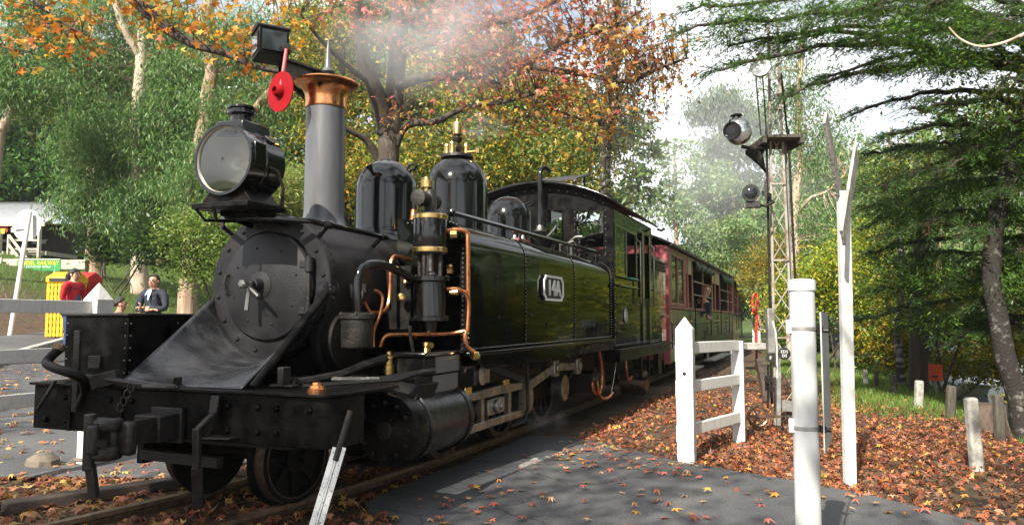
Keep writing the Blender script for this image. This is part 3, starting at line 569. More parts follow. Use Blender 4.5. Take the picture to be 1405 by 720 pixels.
# --- cab
CX = 1.03
def arcroof(w, zc, ze, n=14): # points across from -w to w
    r = (w*w+(zc-ze)**2)/(2*(zc-ze)); return [(x, zc-r+math.sqrt(r*r-x*x)) for x in np.linspace(-w, w, n)]
def wall_with_holes(b, y, th, outline_z, zlo, holes, xs):
    pass
front = B()
segs = sorted(set([-CX, CX, -.90, -.54, -.34, -.11, .11, .34, .54, .90]))
def ztop(x, zc=2.93, ze=2.63, w=CX): r = (w*w+(zc-ze)**2)/(2*(zc-ze)); return zc-r+math.sqrt(r*r-x*x)
def quadcol(b, x0, x1, z0, f, y0=6.12, y1=6.15):
    n = 5; xs = np.linspace(x0, x1, n)
    for i in range(n-1):
        a, c = xs[i], xs[i+1]; z1a = f(a) if callable(f) else f; z1c = f(c) if callable(f) else f
        b.add([(a, y0, z0), (c, y0, z0), (c, y0, z1c), (a, y0, z1a), (a, y1, z0), (c, y1, z0), (c, y1, z1c), (a, y1, z1a)], [(0, 1, 2, 3), (5, 4, 7, 6), (3, 2, 6, 7), (1, 0, 4, 5)])
for a, c in ((-CX, -.90), (-.54, -.34), (-.11, .11), (.34, .54), (.90, CX)): quadcol(front, a, c, .9, ztop)
for sg in (-1, 1):
    a, c = sorted((sg*.54, sg*.90)); quadcol(front, a, c, .9, 2.04); quadcol(front, a, c, 2.56, ztop)
    a, c = sorted((sg*.11, sg*.34)); quadcol(front, a, c, .9, 2.20); quadcol(front, a, c, 2.60, ztop)
cab = part(front, 'cab_front', 'black_paint', ang=30)
part(B().rivets([(x, 6.118, z) for x in (.58, .52, .93) for z in np.arange(2.0, 2.62, .08)]+[(x, 6.118, ztop(x)-.05) for x in np.arange(-.9, .95, .12)]+[(x, 6.118, 1.98) for x in np.arange(.5, 1, .07)], (0, -1, 0), .010), 'rivets', 'steel', cab, kind='stuff')
for sg in (1, -1):
    for (a, c, z0, z1) in ((.53, .91, 2.03, 2.57), (.10, .35, 2.19, 2.61)):
        b = B(); y = 6.112
        b.box(*sorted((sg*(a-.012), sg*(a+.008))), y, y+.03, z0, z1).box(*sorted((sg*(c-.008), sg*(c+.012))), y, y+.03, z0, z1).box(*sorted((sg*(a+.008), sg*(c-.008))), y, y+.03, z0, z0+.018).box(*sorted((sg*(a+.008), sg*(c-.008))), y, y+.03, z1-.018, z1)
        w_ = part(b, 'window_frame', 'black_gloss', cab)
        part(B().box(*sorted((sg*(a+.008), sg*(c-.008))), y+.012, y+.016, z0+.018, z1-.018), 'pane', 'window_glass', w_)
# sides: below the waist, between windows, above
for sg in (1, -1):
    b = B(); x0, x1 = sorted((sg*(CX-.025), sg*CX))
    b.box(x0, x1, 6.152, 7.55, .80, 1.70); b.box(x0, x1, 6.152, 6.20, 1.70, 2.60); b.box(x0, x1, 7.48, 7.55, 1.70, 2.60); b.box(x0, x1, 6.20, 7.48, 2.40, 2.60)
    b.box(x0, x1, 7.55, 8.42, 2.45, 2.60); b.box(x0, x1, 8.42, 9.80, .80, 2.18); b.box(x0, x1, 8.42, 8.62, 2.18, 2.60)
    cs = part(b, 'cab_side', 'tank_gloss')
    fr_ = B(); xo0, xo1 = sorted((sg*(CX-.015), sg*(CX+.008)))
    fr_.box(xo0, xo1, 6.20, 6.25, 1.72, 2.40).box(xo0, xo1, 6.80, 6.86, 1.72, 2.40).box(xo0, xo1, 7.42, 7.48, 1.72, 2.40).box(xo0, xo1, 6.25, 6.80, 1.72, 1.76).box(xo0, xo1, 6.25, 6.80, 2.36, 2.40).box(xo0, xo1, 6.86, 7.42, 2.36, 2.40)
    wf = part(fr_, 'window_frame', 'black_gloss', cs)
    part(B().box(*sorted((sg*(CX-.008), sg*(CX-.004))), 6.25, 6.80, 1.76, 2.36), 'pane', 'window_glass', wf)
    if sg < 0: continue
    part(B().box(CX-.02, CX+.05, 6.90, 7.42, 1.705, 1.735), 'arm_rest', 'teal', cs, bevel=.01)
    part(B().tube([(CX, 6.25, 1.60), (CX+.04, 6.27, 1.60), (CX+.04, 7.55, 1.60)], .014, 8).rivets([(CX+.03, 6.27, 1.60)], (1, 0, 0), .03), 'waist_rail', 'black_gloss', cs)
    for y in (7.50, 8.50):
        part(B().tube([(CX, y, 1.36), (CX+.055, y, 1.38), (CX+.055, y, 2.28), (CX, y, 2.30)], .014, 8).rivets([(CX, y, 1.36), (CX, y, 2.30)], (1, 0, 0), .028), 'grab_rail', 'steel', cs)
    part(B().box(CX-.01, CX+.01, 7.85, 8.0, .80, 2.45).box(CX-.012, CX+.014, 8.34, 8.44, .80, 2.46), 'door_pillar', 'black_gloss', cs)
    part(B().box(CX-.04, CX-.015, 7.552, 8.34, .80, 1.48), 'cab_door', 'tank_gloss', cs)
    part(B().tube([(CX, 8.6, 1.62), (CX+.03, 8.6, 1.62), (CX+.03, 9.7, 1.62)], .013, 8), 'bunker_rail', 'black_gloss', cs)
    lv = B()
    for z in (1.98, 2.04, 2.10): lv.bar((CX+.012, 8.75, z), (CX+.012, 9.7, z), .03, .05, up=(.6, 0, .8))
    part(lv, 'louvre', 'black_paint', cs)
    rv = [(CX+.001, y, .83) for y in np.arange(6.2, 9.8, .07)]+[(CX+.001, y, z) for y in (6.18, 7.53, 8.46, 9.77) for z in np.arange(.86, 2.1, .08)]+[(CX+.001, y, 2.55) for y in np.arange(6.2, 8.5, .1)]
    part(B().rivets(rv, (1, 0, 0), .008), 'rivets', 'steel', cs, kind='stuff')
    bd = part(B().lathe((CX, 6.72, 1.21), (1, 0, 0), [(.095, 0), (.095, .012), (.08, .016), (.078, .012)], 32), 'works_plate', 'sign_black', cs)
    part(B().lathe((CX+.012, 6.72, 1.21), (1, 0, 0), [(.094, .0), (.094, .008), (.084, .008)], 32, cap=False).lathe((CX+.012, 6.72, 1.21), (1, 0, 0), [(.062, .0), (.062, .006), (.054, .006)], 28, cap=False), 'plate_ring', 'sign_white', bd)
    part(B().box(CX+.012, CX+.017, 6.695, 6.745, 1.185, 1.235).lathe((CX+.012, 6.72, 1.25), (1, 0, 0), [(.016, 0), (.016, .005), (.004, .006)], 10).lathe((CX+.012, 6.72, 1.168), (1, 0, 0), [(.014, 0), (.014, .005), (.004, .006)], 10), 'plate_emblem', 'sign_white', bd)
# roof
rs = [[(x, y, z+.012) for x, z in arcroof(1.11, 2.95, 2.62, 17)] for y in (6.02, 8.75)]
roof = part(B().sheet(rs), 'cab_roof', 'roof_dark', ang=60, solid=.03)
part(B().sheet([[(x, 5.995, z-.01) for x, z in arcroof(1.12, 2.95, 2.62, 17)], [(x, 5.995, z+.035) for x, z in arcroof(1.12, 2.95, 2.62, 17)]]), 'roof_rim', 'black_gloss', roof, solid=.03)
part(B().extr([(-.34, 6.6, 3.06), (.42, 6.5, 3.06), (.42, 7.3, 3.27), (-.34, 7.4, 3.27)], (0, 0, .02)).bar((.36, 7.15, 2.94), (.36, 7.15, 3.22), .025, .025).bar((-.3, 7.15, 2.94), (-.3, 7.15, 3.22), .025, .025), 'roof_hatch', 'roof_dark', roof)
part(B().tube([(1.1, 8.75, 2.6), (1.16, 8.80, 2.58), (1.2, 8.84, 2.61)], .02, 6), 'gutter_end', 'black_iron', roof)
part(B().box(-1.0, 1.0, 6.16, 9.8, .80, .90).box(-1.0, 1.0, 8.5, 8.56, .9, 2.2).box(-1.0, 1.0, 9.74, 9.8, .9, 2.15), 'cab_floor', 'frame_black')
part(B().box(-.6, .6, 6.3, 6.9, .9, 1.9), 'boiler_backhead', 'frame_black')
part(B().box(.6, 1.13, 6.10, 9.75, .735, .785).box(.9, 1.10, 6.13, 9.7, .62, .735), 'cab_step_board', 'black_paint', bevel=.006)
# pipe and fittings in front of the cab
part(B().tube([(.10, 5.95, 2.35), (.10, 5.95, 3.06), (.11, 5.97, 3.13), (.14, 6.03, 3.16), (.17, 6.1, 3.13)], .032, 10), 'vent_pipe', 'black_gloss')
part(B().lathe((.10, 5.95, 2.30), (0, 0, 1), [(.09, 0), (.06, .03), (.045, .08)], 16).tube([(.2, 5.9, 2.2), (.3, 5.9, 2.3), (.34, 5.9, 2.36)], .018, 8).tube([(.55, 5.85, 1.95), (.55, 5.85, 2.16), (.62, 5.85, 2.20), (.70, 5.85, 2.20)], .020, 8).tube([(.42, 5.8, 1.95), (.42, 5.8, 2.1), (.6, 5.8, 2.14)], .016, 8), 'steam_fittings', 'steel')
part(B().lathe((0, 5.6, 1.9), (0, 0, 1), [(.36, 0), (.3, .12), (.1, .3), (.05, .42)], 24), 'turret', 'black_paint')
# --- cylinders and steam chest (right side seen, left mirrored)
for sg in (1, -1):
    CYX, CYZ, CYR = sg*.86, .475, .225
    cyl = part(B().lathe((CYX, .88, CYZ), (0, 1, 0), [(.02, 0), (CYR*.5, .005), (CYR*.96, .03), (CYR, .05), (CYR, .20), (CYR+.012, .205), (CYR+.012, .225), (CYR, .23), (CYR, .80), (CYR+.012, .805), (CYR+.012, .845), (CYR, .85), (CYR-.02, .88), (.05, .885)], 56), 'cylinder', 'cylinder_black', ang=35)
    part(B().rivets([(CYX+.17*math.cos(a), .89, CYZ+.17*math.sin(a)) for a in np.linspace(0, 2*math.pi, 13)[:-1]], (0, -1, 0), .014).lathe((CYX, .885, CYZ), (0, -1, 0), [(.06, 0), (.05, .015), (.015, .022)], 16), 'cover_studs', 'black_iron', cyl, kind='stuff')
    x0, x1 = sorted((sg*.50, sg*.965))
    part(B().box(x0, x1, 1.10, 1.74, .66, .79), 'chest_base', 'black_paint', cyl, bevel=.008)
    sc_ = part(B().box(*sorted((sg*.50, sg*.975)), 1.20, 1.76, .79, .915), 'steam_chest', 'black_paint', bevel=.012)
    part(B().box(*sorted((sg*.485, sg*.985)), 1.18, 1.78, .915, .945), 'chest_lid', 'black_gloss', sc_, bevel=.008)
    if sg < 0: continue
    part(B().box(.965, .972, 1.32, 1.70, .67, .785).box(.975, .981, 1.34, 1.7, .80, .91), 'cladding_plate', 'chimney_grey', sc_)
    part(B().lathe((.72, 1.16, .80), (0, 0, 1), [(.04, 0), (.04, .06), (.032, .065), (.032, .10), (.042, .105), (.042, .12), (.02, .125), (.018, .15)], 16), 'oiler', 'brass', sc_)
    part(B().lathe((.85, 1.45, .945), (0, 0, 1), [(.03, 0), (.022, .03), (.034, .035), (.03, .06)], 12).lathe((.85, 1.45, .97), (.7, -.5, .2), [(.016, 0), (.016, .06), (.024, .065), (.02, .08)], 10), 'drain_cock', 'brass', sc_)
    part(B().tube([(.80, 1.35, .945), (.80, 1.32, 1.02), (.80, 1.30, 1.12)], .013, 6), 'oil_line', 'black_iron', sc_)
part(B().extr([(.55, .95, .68), (1.0, 1.0, .62), (1.0, 1.1, .74), (.55, 1.1, .80)], (0, .25, 0)), 'cylinder_bracket', 'frame_black')
# sloping foot rail from the smokebox side to the steam chest
part(B().tube([(.60, .35, .80), (.62, .75, .82), (.66, .95, .87), (.72, 1.15, .91)], .028, 8), 'steam_pipe', 'black_iron')
part(B().lathe((.40, .95, 1.02), (1, 0, 0), [(.22, 0), (.22, .05), (.19, .06), (.19, .14), (.06, .16)], 32), 'pipe_flange', 'frame_black')
# --- air pump
PX, PY = .80, 1.585
pm = thing  # (name kept short below)
pump = part(B().lathe((PX, PY, 1.63), (0, 0, 1), [(.118, 0), (.124, .01), (.124, .29), (.118, .30), (.10, .305), (.02, .31)], 36), 'air_pump', 'black_gloss')
part(B().lathe((PX, PY, 1.645), (0, 0, 1), [(.126, 0), (.129, .004), (.129, .032), (.126, .036)], 36, cap=False), 'band', 'brass', pump)
part(B().lathe((PX, PY, 1.885), (0, 0, 1), [(.126, 0), (.129, .004), (.129, .032), (.126, .036)], 36, cap=False), 'band', 'brass', pump)
part(B().lathe((PX, PY, 1.46), (0, 0, 1), [(.06, 0), (.05, .03), (.028, .05), (.028, .17)], 16), 'piston_rod', 'steel', pump)
for dx, dy in ((-.085, 0), (.085, 0), (0, .085), (0, -.09)): part(B().cyl((PX+dx, PY+dy, 1.47), (PX+dx, PY+dy, 1.64), .016, 8), 'pillar', 'black_iron', pump)
part(B().lathe((PX, PY, 1.16), (0, 0, 1), [(.03, -.10), (.05, -.09), (.06, -.02), (.145, -.005), (.145, .02), (.122, .03), (.120, .27), (.148, .28), (.148, .31), (.08, .325)], 36), 'pump_cylinder', 'black_gloss', pump)
part(B().rivets([(PX+.135*math.cos(a), PY+.135*math.sin(a), z) for a in np.linspace(0, 2*math.pi, 11)[:-1] for z in (1.47, 1.18)], (0, 0, 1), .011), 'bolts', 'black_iron', pump, kind='stuff')
part(B().lathe((PX, PY, 1.93), (0, 0, 1), [(.07, 0), (.05, .03), (.045, .16), (.03, .18)], 20).lathe((PX-.02, PY-.16, 2.03), (0, 1, .0), [(.03, 0), (.058, .005), (.058, .05), (.05, .055), (.05, .22), (.058, .225), (.058, .27), (.03, .275)], 20), 'valve_chest', 'black_iron', pump)
part(B().lathe((PX-.02, PY-.02, 2.09), (0, 0, 1), [(.02, 0), (.02, .025), (.045, .03), (.045, .08), (.03, .085), (.028, .105), (.015, .107)], 20), 'lubricator', 'brass', pump)
part(B().box(.47, PX-.12, 1.52, 1.70, 1.05, 1.55), 'pump_bracket', 'frame_black', pump)
part(B().lathe((PX+.10, PY+.12, 1.50), (0, 0, 1), [(.025, 0), (.03, .03), (.018, .035), (.03, .05), (.02, .065)], 10).lathe((PX-.14, PY-.1, 1.42), (0, 0, 1), [(.02, 0), (.03, .01), (.02, .05), (.028, .06), (.02, .09)], 10).lathe((PX-.16, PY-.12, 1.32), (.3, -.6, 0), [(.02, 0), (.03, .01), (.03, .05), (.015, .06)], 10).lathe((PX+.13, PY+.06, 1.36), (1, .3, 0), [(.02, 0), (.026, .005), (.026, .06), (.018, .065)], 10), 'pump_cock', 'brass', pump)
# --- copper pipework
def pipe(pts, r=.017, m='copper_pipe', name='copper_pipe', n=8):
    P = [Vector(p) for p in pts]; Q = []
    for i in range(len(P)-1):      # rounded corners by Catmull-Rom
        p0, p1, p2, p3 = P[max(i-1, 0)], P[i], P[i+1], P[min(i+2, len(P)-1)]
        for k in range(5):
            t = k/5; Q.append(.5*((2*p1)+(p2-p0)*t+(2*p0-5*p1+4*p2-p3)*t*t+(3*p1-p0-3*p2+p3)*t**3))
    Q.append(P[-1]); return part(B().tube(Q, r*(.82 if m == 'copper_pipe' else 1), n), name, m)
pipe([(.88, 1.66, 1.80), (.95, 1.70, 1.82), (1.02, 1.74, 1.80), (1.03, 1.74, 1.72), (1.03, 1.745, 1.45), (1.03, 1.74, 1.14), (1.02, 1.72, 1.05), (1.03, 1.73, .97), (1.07, 1.78, .92)], .021)
pipe([(.92, 1.62, 1.38), (.99, 1.66, 1.38), (1.045, 1.70, 1.33), (1.05, 1.71, 1.22), (1.045, 1.70, 1.08)], .02)
pipe([(1.02, 1.71, 1.08), (.9, 1.64, 1.06), (.74, 1.35, 1.06), (.66, 1.22, 1.05), (.63, 1.2, .98)], .017)
pipe([(.62, 1.62, 1.60), (.58, 1.50, 1.62), (.57, 1.43, 1.58), (.57, 1.42, 1.40), (.57, 1.40, 1.28), (.57, 1.34, 1.22), (.56, 1.24, 1.21), (.56, 1.16, 1.22), (.55, 1.12, 1.28)], .018)
pipe([(.53, 1.10, 1.36), (.60, 1.16, 1.36), (.64, 1.20, 1.32), (.63, 1.19, 1.2), (.60, 1.16, 1.08), (.6, 1.16, .98)], .014)
pipe([(.51, 1.9, 1.72), (.53, 1.83, 1.62), (.55, 1.82, 1.45), (.56, 1.80, 1.25), (.6, 1.72, 1.1), (.68, 1.6, 1.03)], .010)
pipe([(.40, 2.06, 1.85), (.46, 1.98, 1.83), (.5, 1.9, 1.76), (.5, 1.86, 1.6)], .011)
part(B().lathe((1.05, 1.77, .91), (.5, .8, -.3), [(.02, 0), (.034, .005), (.034, .045), (.024, .05), (.02, .065)], 10), 'pipe_union', 'brass'); part(B().lathe((.92, 1.66, 1.78), (.9, .4, 0), [(.02, 0), (.033, .005), (.033, .05), (.022, .055)], 8), 'pipe_union', 'brass')
part(B().lathe((.42, 2.02, 1.84), (0, 0, 1), [(.045, 0), (.04, .03), (.03, .05), (.045, .06), (.045, .11), (.03, .13), (.025, .2)], 14), 'check_valve', 'copper_pipe')
# exhaust pot beside the smokebox and its pipe
pot = part(B().lathe((.62, .93, .985), (0, 0, 1), [(.10, 0), (.105, .01), (.105, .18), (.118, .185), (.118, .215), (.06, .225)], 32), 'exhaust_pot', 'black_iron')
part(B().rivets([(.62+.112*math.cos(a), .93+.112*math.sin(a), 1.20) for a in np.linspace(0, 2*math.pi, 7)[:-1]], (0, 0, 1), .014), 'bolts', 'black_iron', pot, kind='stuff')
pipe([(.62, .93, 1.20), (.62, .93, 1.42), (.64, .98, 1.51), (.68, 1.10, 1.535), (.72, 1.25, 1.50), (.74, 1.42, 1.45)], .030, 'black_gloss', 'exhaust_pipe', 12)
part(B().box(.46, .62, 1.05, 1.13, 1.34, 1.40).lathe((.55, 1.06, 1.33), (0, -1, 0), [(.05, 0), (.05, .03), (.02, .04)], 14), 'pipe_clamp', 'black_iron')
# --- motion: slide bars, crosshead, rods, valve gear
for z0, z1 in ((.545, .60), (.305, .365)): part(B().extr([(.90, 1.78, z0), (.90, 3.15, z0), (.90, 3.15, z1), (.90, 2.6, z1+(.02 if z0 > .5 else 0)), (.90, 1.78, z1)], (.05, 0, 0)), 'slide_bar', 'bright_rod', bevel=.006)
for y in (2.18, 2.75, 3.09): part(B().box(.905, .945, y, y+.06, .365, .545), 'slide_bar_yoke', 'bright_rod')
part(B().box(.88, .93, 2.35, 2.70, .39, .52).lathe((.93, 2.52, .455), (1, 0, 0), [(.06, 0), (.055, .03), (.03, .035), (.025, .06), (.0, .062)], 14), 'crosshead', 'steel', bevel=.006)
part(B().box(.90, .96, 1.86, 1.98, .60, .66).box(.90, .96, 2.62, 2.74, .61, .66), 'oil_box', 'brass', bevel=.008)
part(B().cyl((.86, 1.7, .455), (.86, 2.4, .455), .03, 12), 'piston_rod', 'steel')
part(B().bar((.93, 3.17, .54), (.93, 3.95, .67), .03, .085, up=(0, 0, 1)), 'connecting_rod', 'bright_rod', bevel=.006)
part(B().bar((.93, 3.95, .685), (.93, 4.75, .65), .03, .075, up=(0, 0, 1)), 'coupling_rod', 'bright_rod', bevel=.006)
for y, z in ((3.98, .675), (4.76, .65)): part(B().box(.925, .975, y-.07, y+.07, z-.085, z+.085).lathe((.975, y, z), (1, 0, 0), [(.045, 0), (.045, .02), (.02, .025)], 14), 'rod_bearing', 'bright_rod', bevel=.02)
for y in (3.46, 4.60): part(B().lathe((.74, y, .425), (1, 0, 0), [(.14, 0), (.14, .12), (.01, .122)], 36), 'crank_disc', 'bright_rod', ang=40)
part(B().cyl((.9, 1.85, .80), (.9, 2.75, .82), .014, 8).box(.86, .92, 2.1, 2.4, .66, .80).lathe((.9, 2.2, .73), (1, 0, 0), [(.08, 0), (.08, .05), (.03, .06)], 18).lathe((.95, 1.83, .795), (0, -1, 0), [(.03, 0), (.03, .03)], 12), 'valve_spindle', 'steel')
part(B().tube([(.96, 3.12, .80), (.97, 3.14, .76), (.97, 3.15, .35), (.95, 3.1, .26), (.9, 2.9, .24)], .016, 8), 'drain_pipe', 'black_iron')
part(B().bar((.7, 2.7, .78), (.95, 3.1, .62), .04, .06).box(.62, .70, 2.3, 5.6, .60, .78).bar((.8, 4.1, .85), (.8, 4.1, .62), .06, .05).bar((.8, 4.4, .85), (.8, 4.4, .62), .06, .05).bar((.85, 5.6, .85), (.75, 4.9, .42), .02, .03).cyl((.75, 3.6, .86), (.75, 3.6, .70), .03, 8).cyl((.78, 3.8, .86), (.78, 3.8, .68), .03, 8).cyl((.8, 4.0, .86), (.8, 4.0, .70), .025, 8), 'valve_gear', 'black_iron', bevel=.004)
for y in (3.5, 3.75, 4.35): pipe([(.95, y, .86), (.97, y, .80), (.965, y+.06, .77), (.95, y+.08, .81)], .008)
for yc, r in ((2.5, .42), (3.74, .42), (4.97, .42)):
    for sg in (1, -1):
        w_ = part(B().lathe((sg*.36, yc, r), (sg, 0, 0), [(r+.03, -.02), (r+.03, .005), (r, .01), (r, .10), (r-.06, .10), (r-.06, .06), (.12, .05), (.12, .11), (.02, .115)], 48), 'driving_wheel', 'frame_black', ang=35)
        part(B().lathe((sg*.37, yc, r), (sg, 0, 0), [(r+.001, .012), (r+.001, .095), (r-.05, .098)], 48, cap=False), 'tyre', 'wheel_rim', w_, ang=40)
        sp = B()
        for k in range(10):
            a = 2*math.pi*k/10+.2; sp.bar((sg*.44, yc+.1*math.cos(a), r+.1*math.sin(a)), (sg*.44, yc+(r-.05)*math.cos(a), r+(r-.05)*math.sin(a)), .05, .04, up=(1, 0, 0))
        part(sp, 'spokes', 'frame_black', w_)
    part(B().cyl((-.75, yc, r), (.75, yc, r), .055, 12), 'axle', 'black_iron')
# pony truck, swung with the curve
yc, r, xo = .86, .285, tx(.86)
ca, sa = math.cos(-.12), math.sin(-.12)
for sg in (1, -1):
    o_ = (xo+sg*.36*ca, yc-sg*.36*sa*-1, r); ax_ = (sg*ca, sg*-sa*-1, 0)
    w_ = part(B().lathe(o_, ax_, [(r+.028, -.02), (r+.028, .008), (r, .014), (r, .10), (r-.045, .10), (r-.045, .05), (.09, .04), (.09, .1), (.02, .105)], 44), 'pony_wheel', 'frame_black', ang=35)
    part(B().lathe(o_, ax_, [(r+.001, .016), (r+.001, .096), (r-.036, .101)], 44, cap=False), 'tyre', 'wheel_rim', w_, ang=40)
    sp = B()
    for k in range(8):
        a = 2*math.pi*k/8; c0 = Vector(o_)+Vector(ax_)*.06; e1 = Vector((-ax_[1], ax_[0], 0)); d_ = e1*math.cos(a)+Vector((0, 0, 1))*math.sin(a); sp.bar(c0+d_*.07, c0+d_*(r-.04), .04, .03, up=ax_)
    part(sp, 'spokes', 'frame_black', w_)
part(B().cyl((xo-.5, yc, r), (xo+.5, yc, r), .05, 12).box(xo-.25, xo+.25, .6, 1.15, .36, .52), 'pony_truck', 'frame_black')
part(B().box(-.5, .5, .45, .7, .4, .5).bar((-.5, .3, .34), (.15, .25, .34), .05, .06), 'brake_beam', 'black_iron')
# under the cab: injector, copper feed pipes, reservoir, steps
part(B().box(.86, .92, 5.82, 5.90, .3, .85).box(.6, .95, 5.4, 5.95, .30, .52).cyl((.93, 5.35, .45), (.93, 5.75, .45), .035, 10).lathe((.94, 5.5, .50), (0, 0, 1), [(.03, 0), (.03, .04), (.015, .05), (.03, .09)], 10).lathe((.95, 5.6, .40), (1, 0, 0), [(.03, 0), (.03, .04)], 10), 'injector', 'black_iron')
pipe([(.98, 5.55, .84), (.985, 5.58, .72), (.985, 5.66, .60), (.985, 5.68, .42), (.98, 5.62, .30), (.98, 5.45, .28), (.97, 5.30, .34), (.97, 5.28, .44)], .022)
pipe([(.99, 5.42, .44), (1.0, 5.45, .30), (1.0, 5.6, .22), (1.0, 5.9, .20), (1.0, 6.1, .24)], .024)
pipe([(1.0, 6.05, .24), (1.01, 6.15, .40), (1.02, 6.25, .60), (1.02, 6.3, .66)], .007, 'steel', 'feed_wire')
pipe([(.97, 7.0, .62), (.98, 7.0, .45), (.98, 7.1, .33), (.98, 7.3, .36)], .02)
part(B().box(.98, 1.02, 7.80, 7.84, .30, .735).box(.98, 1.02, 8.36, 8.40, .30, .735).box(.90, 1.10, 7.78, 8.42, .28, .30), 'cab_step', 'black_paint')
part(B().lathe((.60, 8.28, .20), (1, 0, 0), [(.17, 0), (.195, .02), (.195, .36), (.17, .40), (.05, .41)], 32), 'air_reservoir', 'wheel_rim', ang=35)
part(B().box(.9, .98, 9.3, 9.6, .25, .735), 'rear_step', 'black_paint')

# ================================================================== THE CARRIAGES
def make_carriage(y0):
    L = 12.0; y1 = y0+L; x = .95
    c = thing('passenger_carriage', 'maroon open sided carriage with green rolled blinds coupled behind the engine', 'carriage', (0, y0, 0), 'carriages of the train')
    P = lambda b, n, m, par=c, **k: b.build(n, m, par, **k)
    P(B().box(-x+.03, x-.03, y0, y1, .33, .42).box(-.5, .5, y0-.1, y1+.1, .42-.2, .33).box(-x, -x+.05, y0+.02, y1, .42, 2.45), 'floor', 'frame_black')
    P(B().box(-x+.02, x-.02, y0, y0+.05, .42, 2.52), 'end_wall', 'maroon')
    P(B().box(-x+.05, x-.05, y1-.30, y1-.24, .42, 2.52), 'partition', 'wood_inside')
    P(B().box(-x+.05, x-.05, y0+2.1, y0+2.16, .42, 2.52), 'partition', 'wood_inside')
    P(B().box(-x+.05, x-.07, y0+.06, y1-.06, 2.50, 2.53), 'ceiling', 'wood_inside')
    P(B().box(x-.10, x+.012, y0-.012, y0+.12, .34, 2.5), 'corner_post', 'maroon_light', bevel=.012)
    P(B().box(x-.10, x+.012, y1-.12, y1+.012, .34, 2.5), 'corner_post', 'maroon_light', bevel=.012)
    # lower panelling, board by board
    ys = [y0+.12, y0+.95, y0+2.3, y0+3.35, y0+4.9, y0+6.6, y0+7.6, y0+9.2, y0+10.6, y1-.12]
    zs = [.36, .71, 1.06, 1.345]
    for i in range(len(ys)-1):
        for j in range(3): P(B().box(x-.03, x, ys[i]+.006, ys[i+1]-.006, zs[j]+.004, zs[j+1]-.004), 'panel', 'carriage_dark', bevel=.006)
    P(B().box(x-.04, x-.012, y0+.1, y1-.1, .35, 1.36), 'panel_backing', 'frame_black')
    P(B().box(x-.06, x+.022, y0+.12, y1-.12, 1.35, 1.40), 'waist_rail', 'maroon_light', bevel=.01)
    P(B().box(x-.06, x+.012, y0+.12, y1-.12, 2.42, 2.52), 'cant_rail', 'maroon', bevel=.01)
    # guard's windows: frame, pane
    wf = P(B().box(x-.04, x+.01, y0+.14, y0+.30, 1.41, 2.42).box(x-.04, x+.012, y0+.98, y0+1.08, 1.41, 2.42).box(x-.04, x+.01, y0+1.76, y0+2.02, 1.41, 2.42).box(x-.04, x+.008, y0+.30, y0+1.76, 1.41, 1.47).box(x-.04, x+.008, y0+.30, y0+1.76, 2.36, 2.42), 'window_frame', 'maroon_light', bevel=.008)
    for a, b_ in ((.30, .98), (1.08, 1.76)): P(B().box(x-.02, x-.014, y0+a, y0+b_, 1.47, 2.36), 'pane', 'window_glass', wf)
    # tapering pillars of the open part
    for ya, wdt, m in ((2.35, .24, 'maroon_light'), (3.0, .30, 'maroon'), (4.75, .40, 'maroon'), (6.55, .40, 'maroon'), (7.25, .22, 'maroon_light'), (8.35, .22, 'maroon_light'), (10.6, .42, 'maroon')):
        P(B().extr([(x-.03, y0+ya-wdt/2, 1.40), (x-.03, y0+ya+wdt/2, 1.40), (x-.03, y0+ya+.05, 2.15), (x-.03, y0+ya+.04, 2.42), (x-.03, y0+ya-.04, 2.42), (x-.03, y0+ya-.05, 2.15)], (.035, 0, 0)), 'pillar', m, bevel=.006)
    for a, b_ in ((2.2, 3.1), (6.65, 8.5)): P(B().box(x-.035, x-.008, y0+a, y0+b_, 2.12, 2.42), 'header_panel', 'cream')
    for a, b_ in ((3.15, 6.5), (8.5, 11.8)):
        for z in (1.70, 2.0): P(B().cyl((x, y0+a, z), (x, y0+b_, z), .018, 8), 'safety_rail', 'steel')
        n = 22; rows = []
        for i in range(n+1):
            yy = y0+a+(b_-a)*i/n; sg_ = .05*math.sin(i*1.3)+.03*math.sin(i*2.9); rr_ = .065*(1+.25*math.sin(i*2.1))
            rows.append([(x+.02+rr_*math.cos(t), yy, 2.36+sg_*.6+rr_*math.sin(t)) for t in np.linspace(0, 2*math.pi, 9)])
        P(B().sheet(rows), 'rolled_blind', 'green_canvas', ang=180)
    for a in (2.75, 5.5, 7.8, 10.1):
        P(B().tube([(x, y0+a+.3, .75), (x+.05, y0+a+.3, .77), (x+.05, y0+a+.3, 1.52), (x, y0+a+.3, 1.54)], .014, 6), 'grab_handle', 'black_gloss')
        P(B().box(x, x+.03, y0+a-.22, y0+a+.02, 1.10, 1.13).cyl((x, y0+a-.1, 1.0), (x+.02, y0+a-.1, 1.24), .012, 6), 'door_handle', 'brass')
    P(B().tube([(x, y0+.05, .62), (x+.05, y0+.05, .64), (x+.05, y0+.05, 1.08), (x, y0+.05, 1.10)], .014, 6), 'grab_handle', 'black_gloss')
    rs_ = [[(xx, yy, z) for xx, z in arcroof(1.03, 2.80, 2.53, 13)] for yy in (y0-.12, y1+.12)]
    rf = P(B().sheet(rs_), 'roof', 'roof_dark', ang=60, solid=.04)
    P(B().box(1.0, 1.045, y0-.12, y1+.12, 2.50, 2.545), 'gutter', 'roof_dark', rf)
    P(B().box(x-.1, x+.16, y0+2.2, y0+3.4, .10, .135).box(x-.05, x-.01, y0+2.4, y0+2.5, .135, .36), 'step_board', 'grey_post')
    P(B().box(x-.1, x+.16, y0+5.4, y0+9.6, .12, .155).box(x-.05, x-.01, y0+5.6, y0+5.7, .155, .36), 'step_board', 'grey_post')
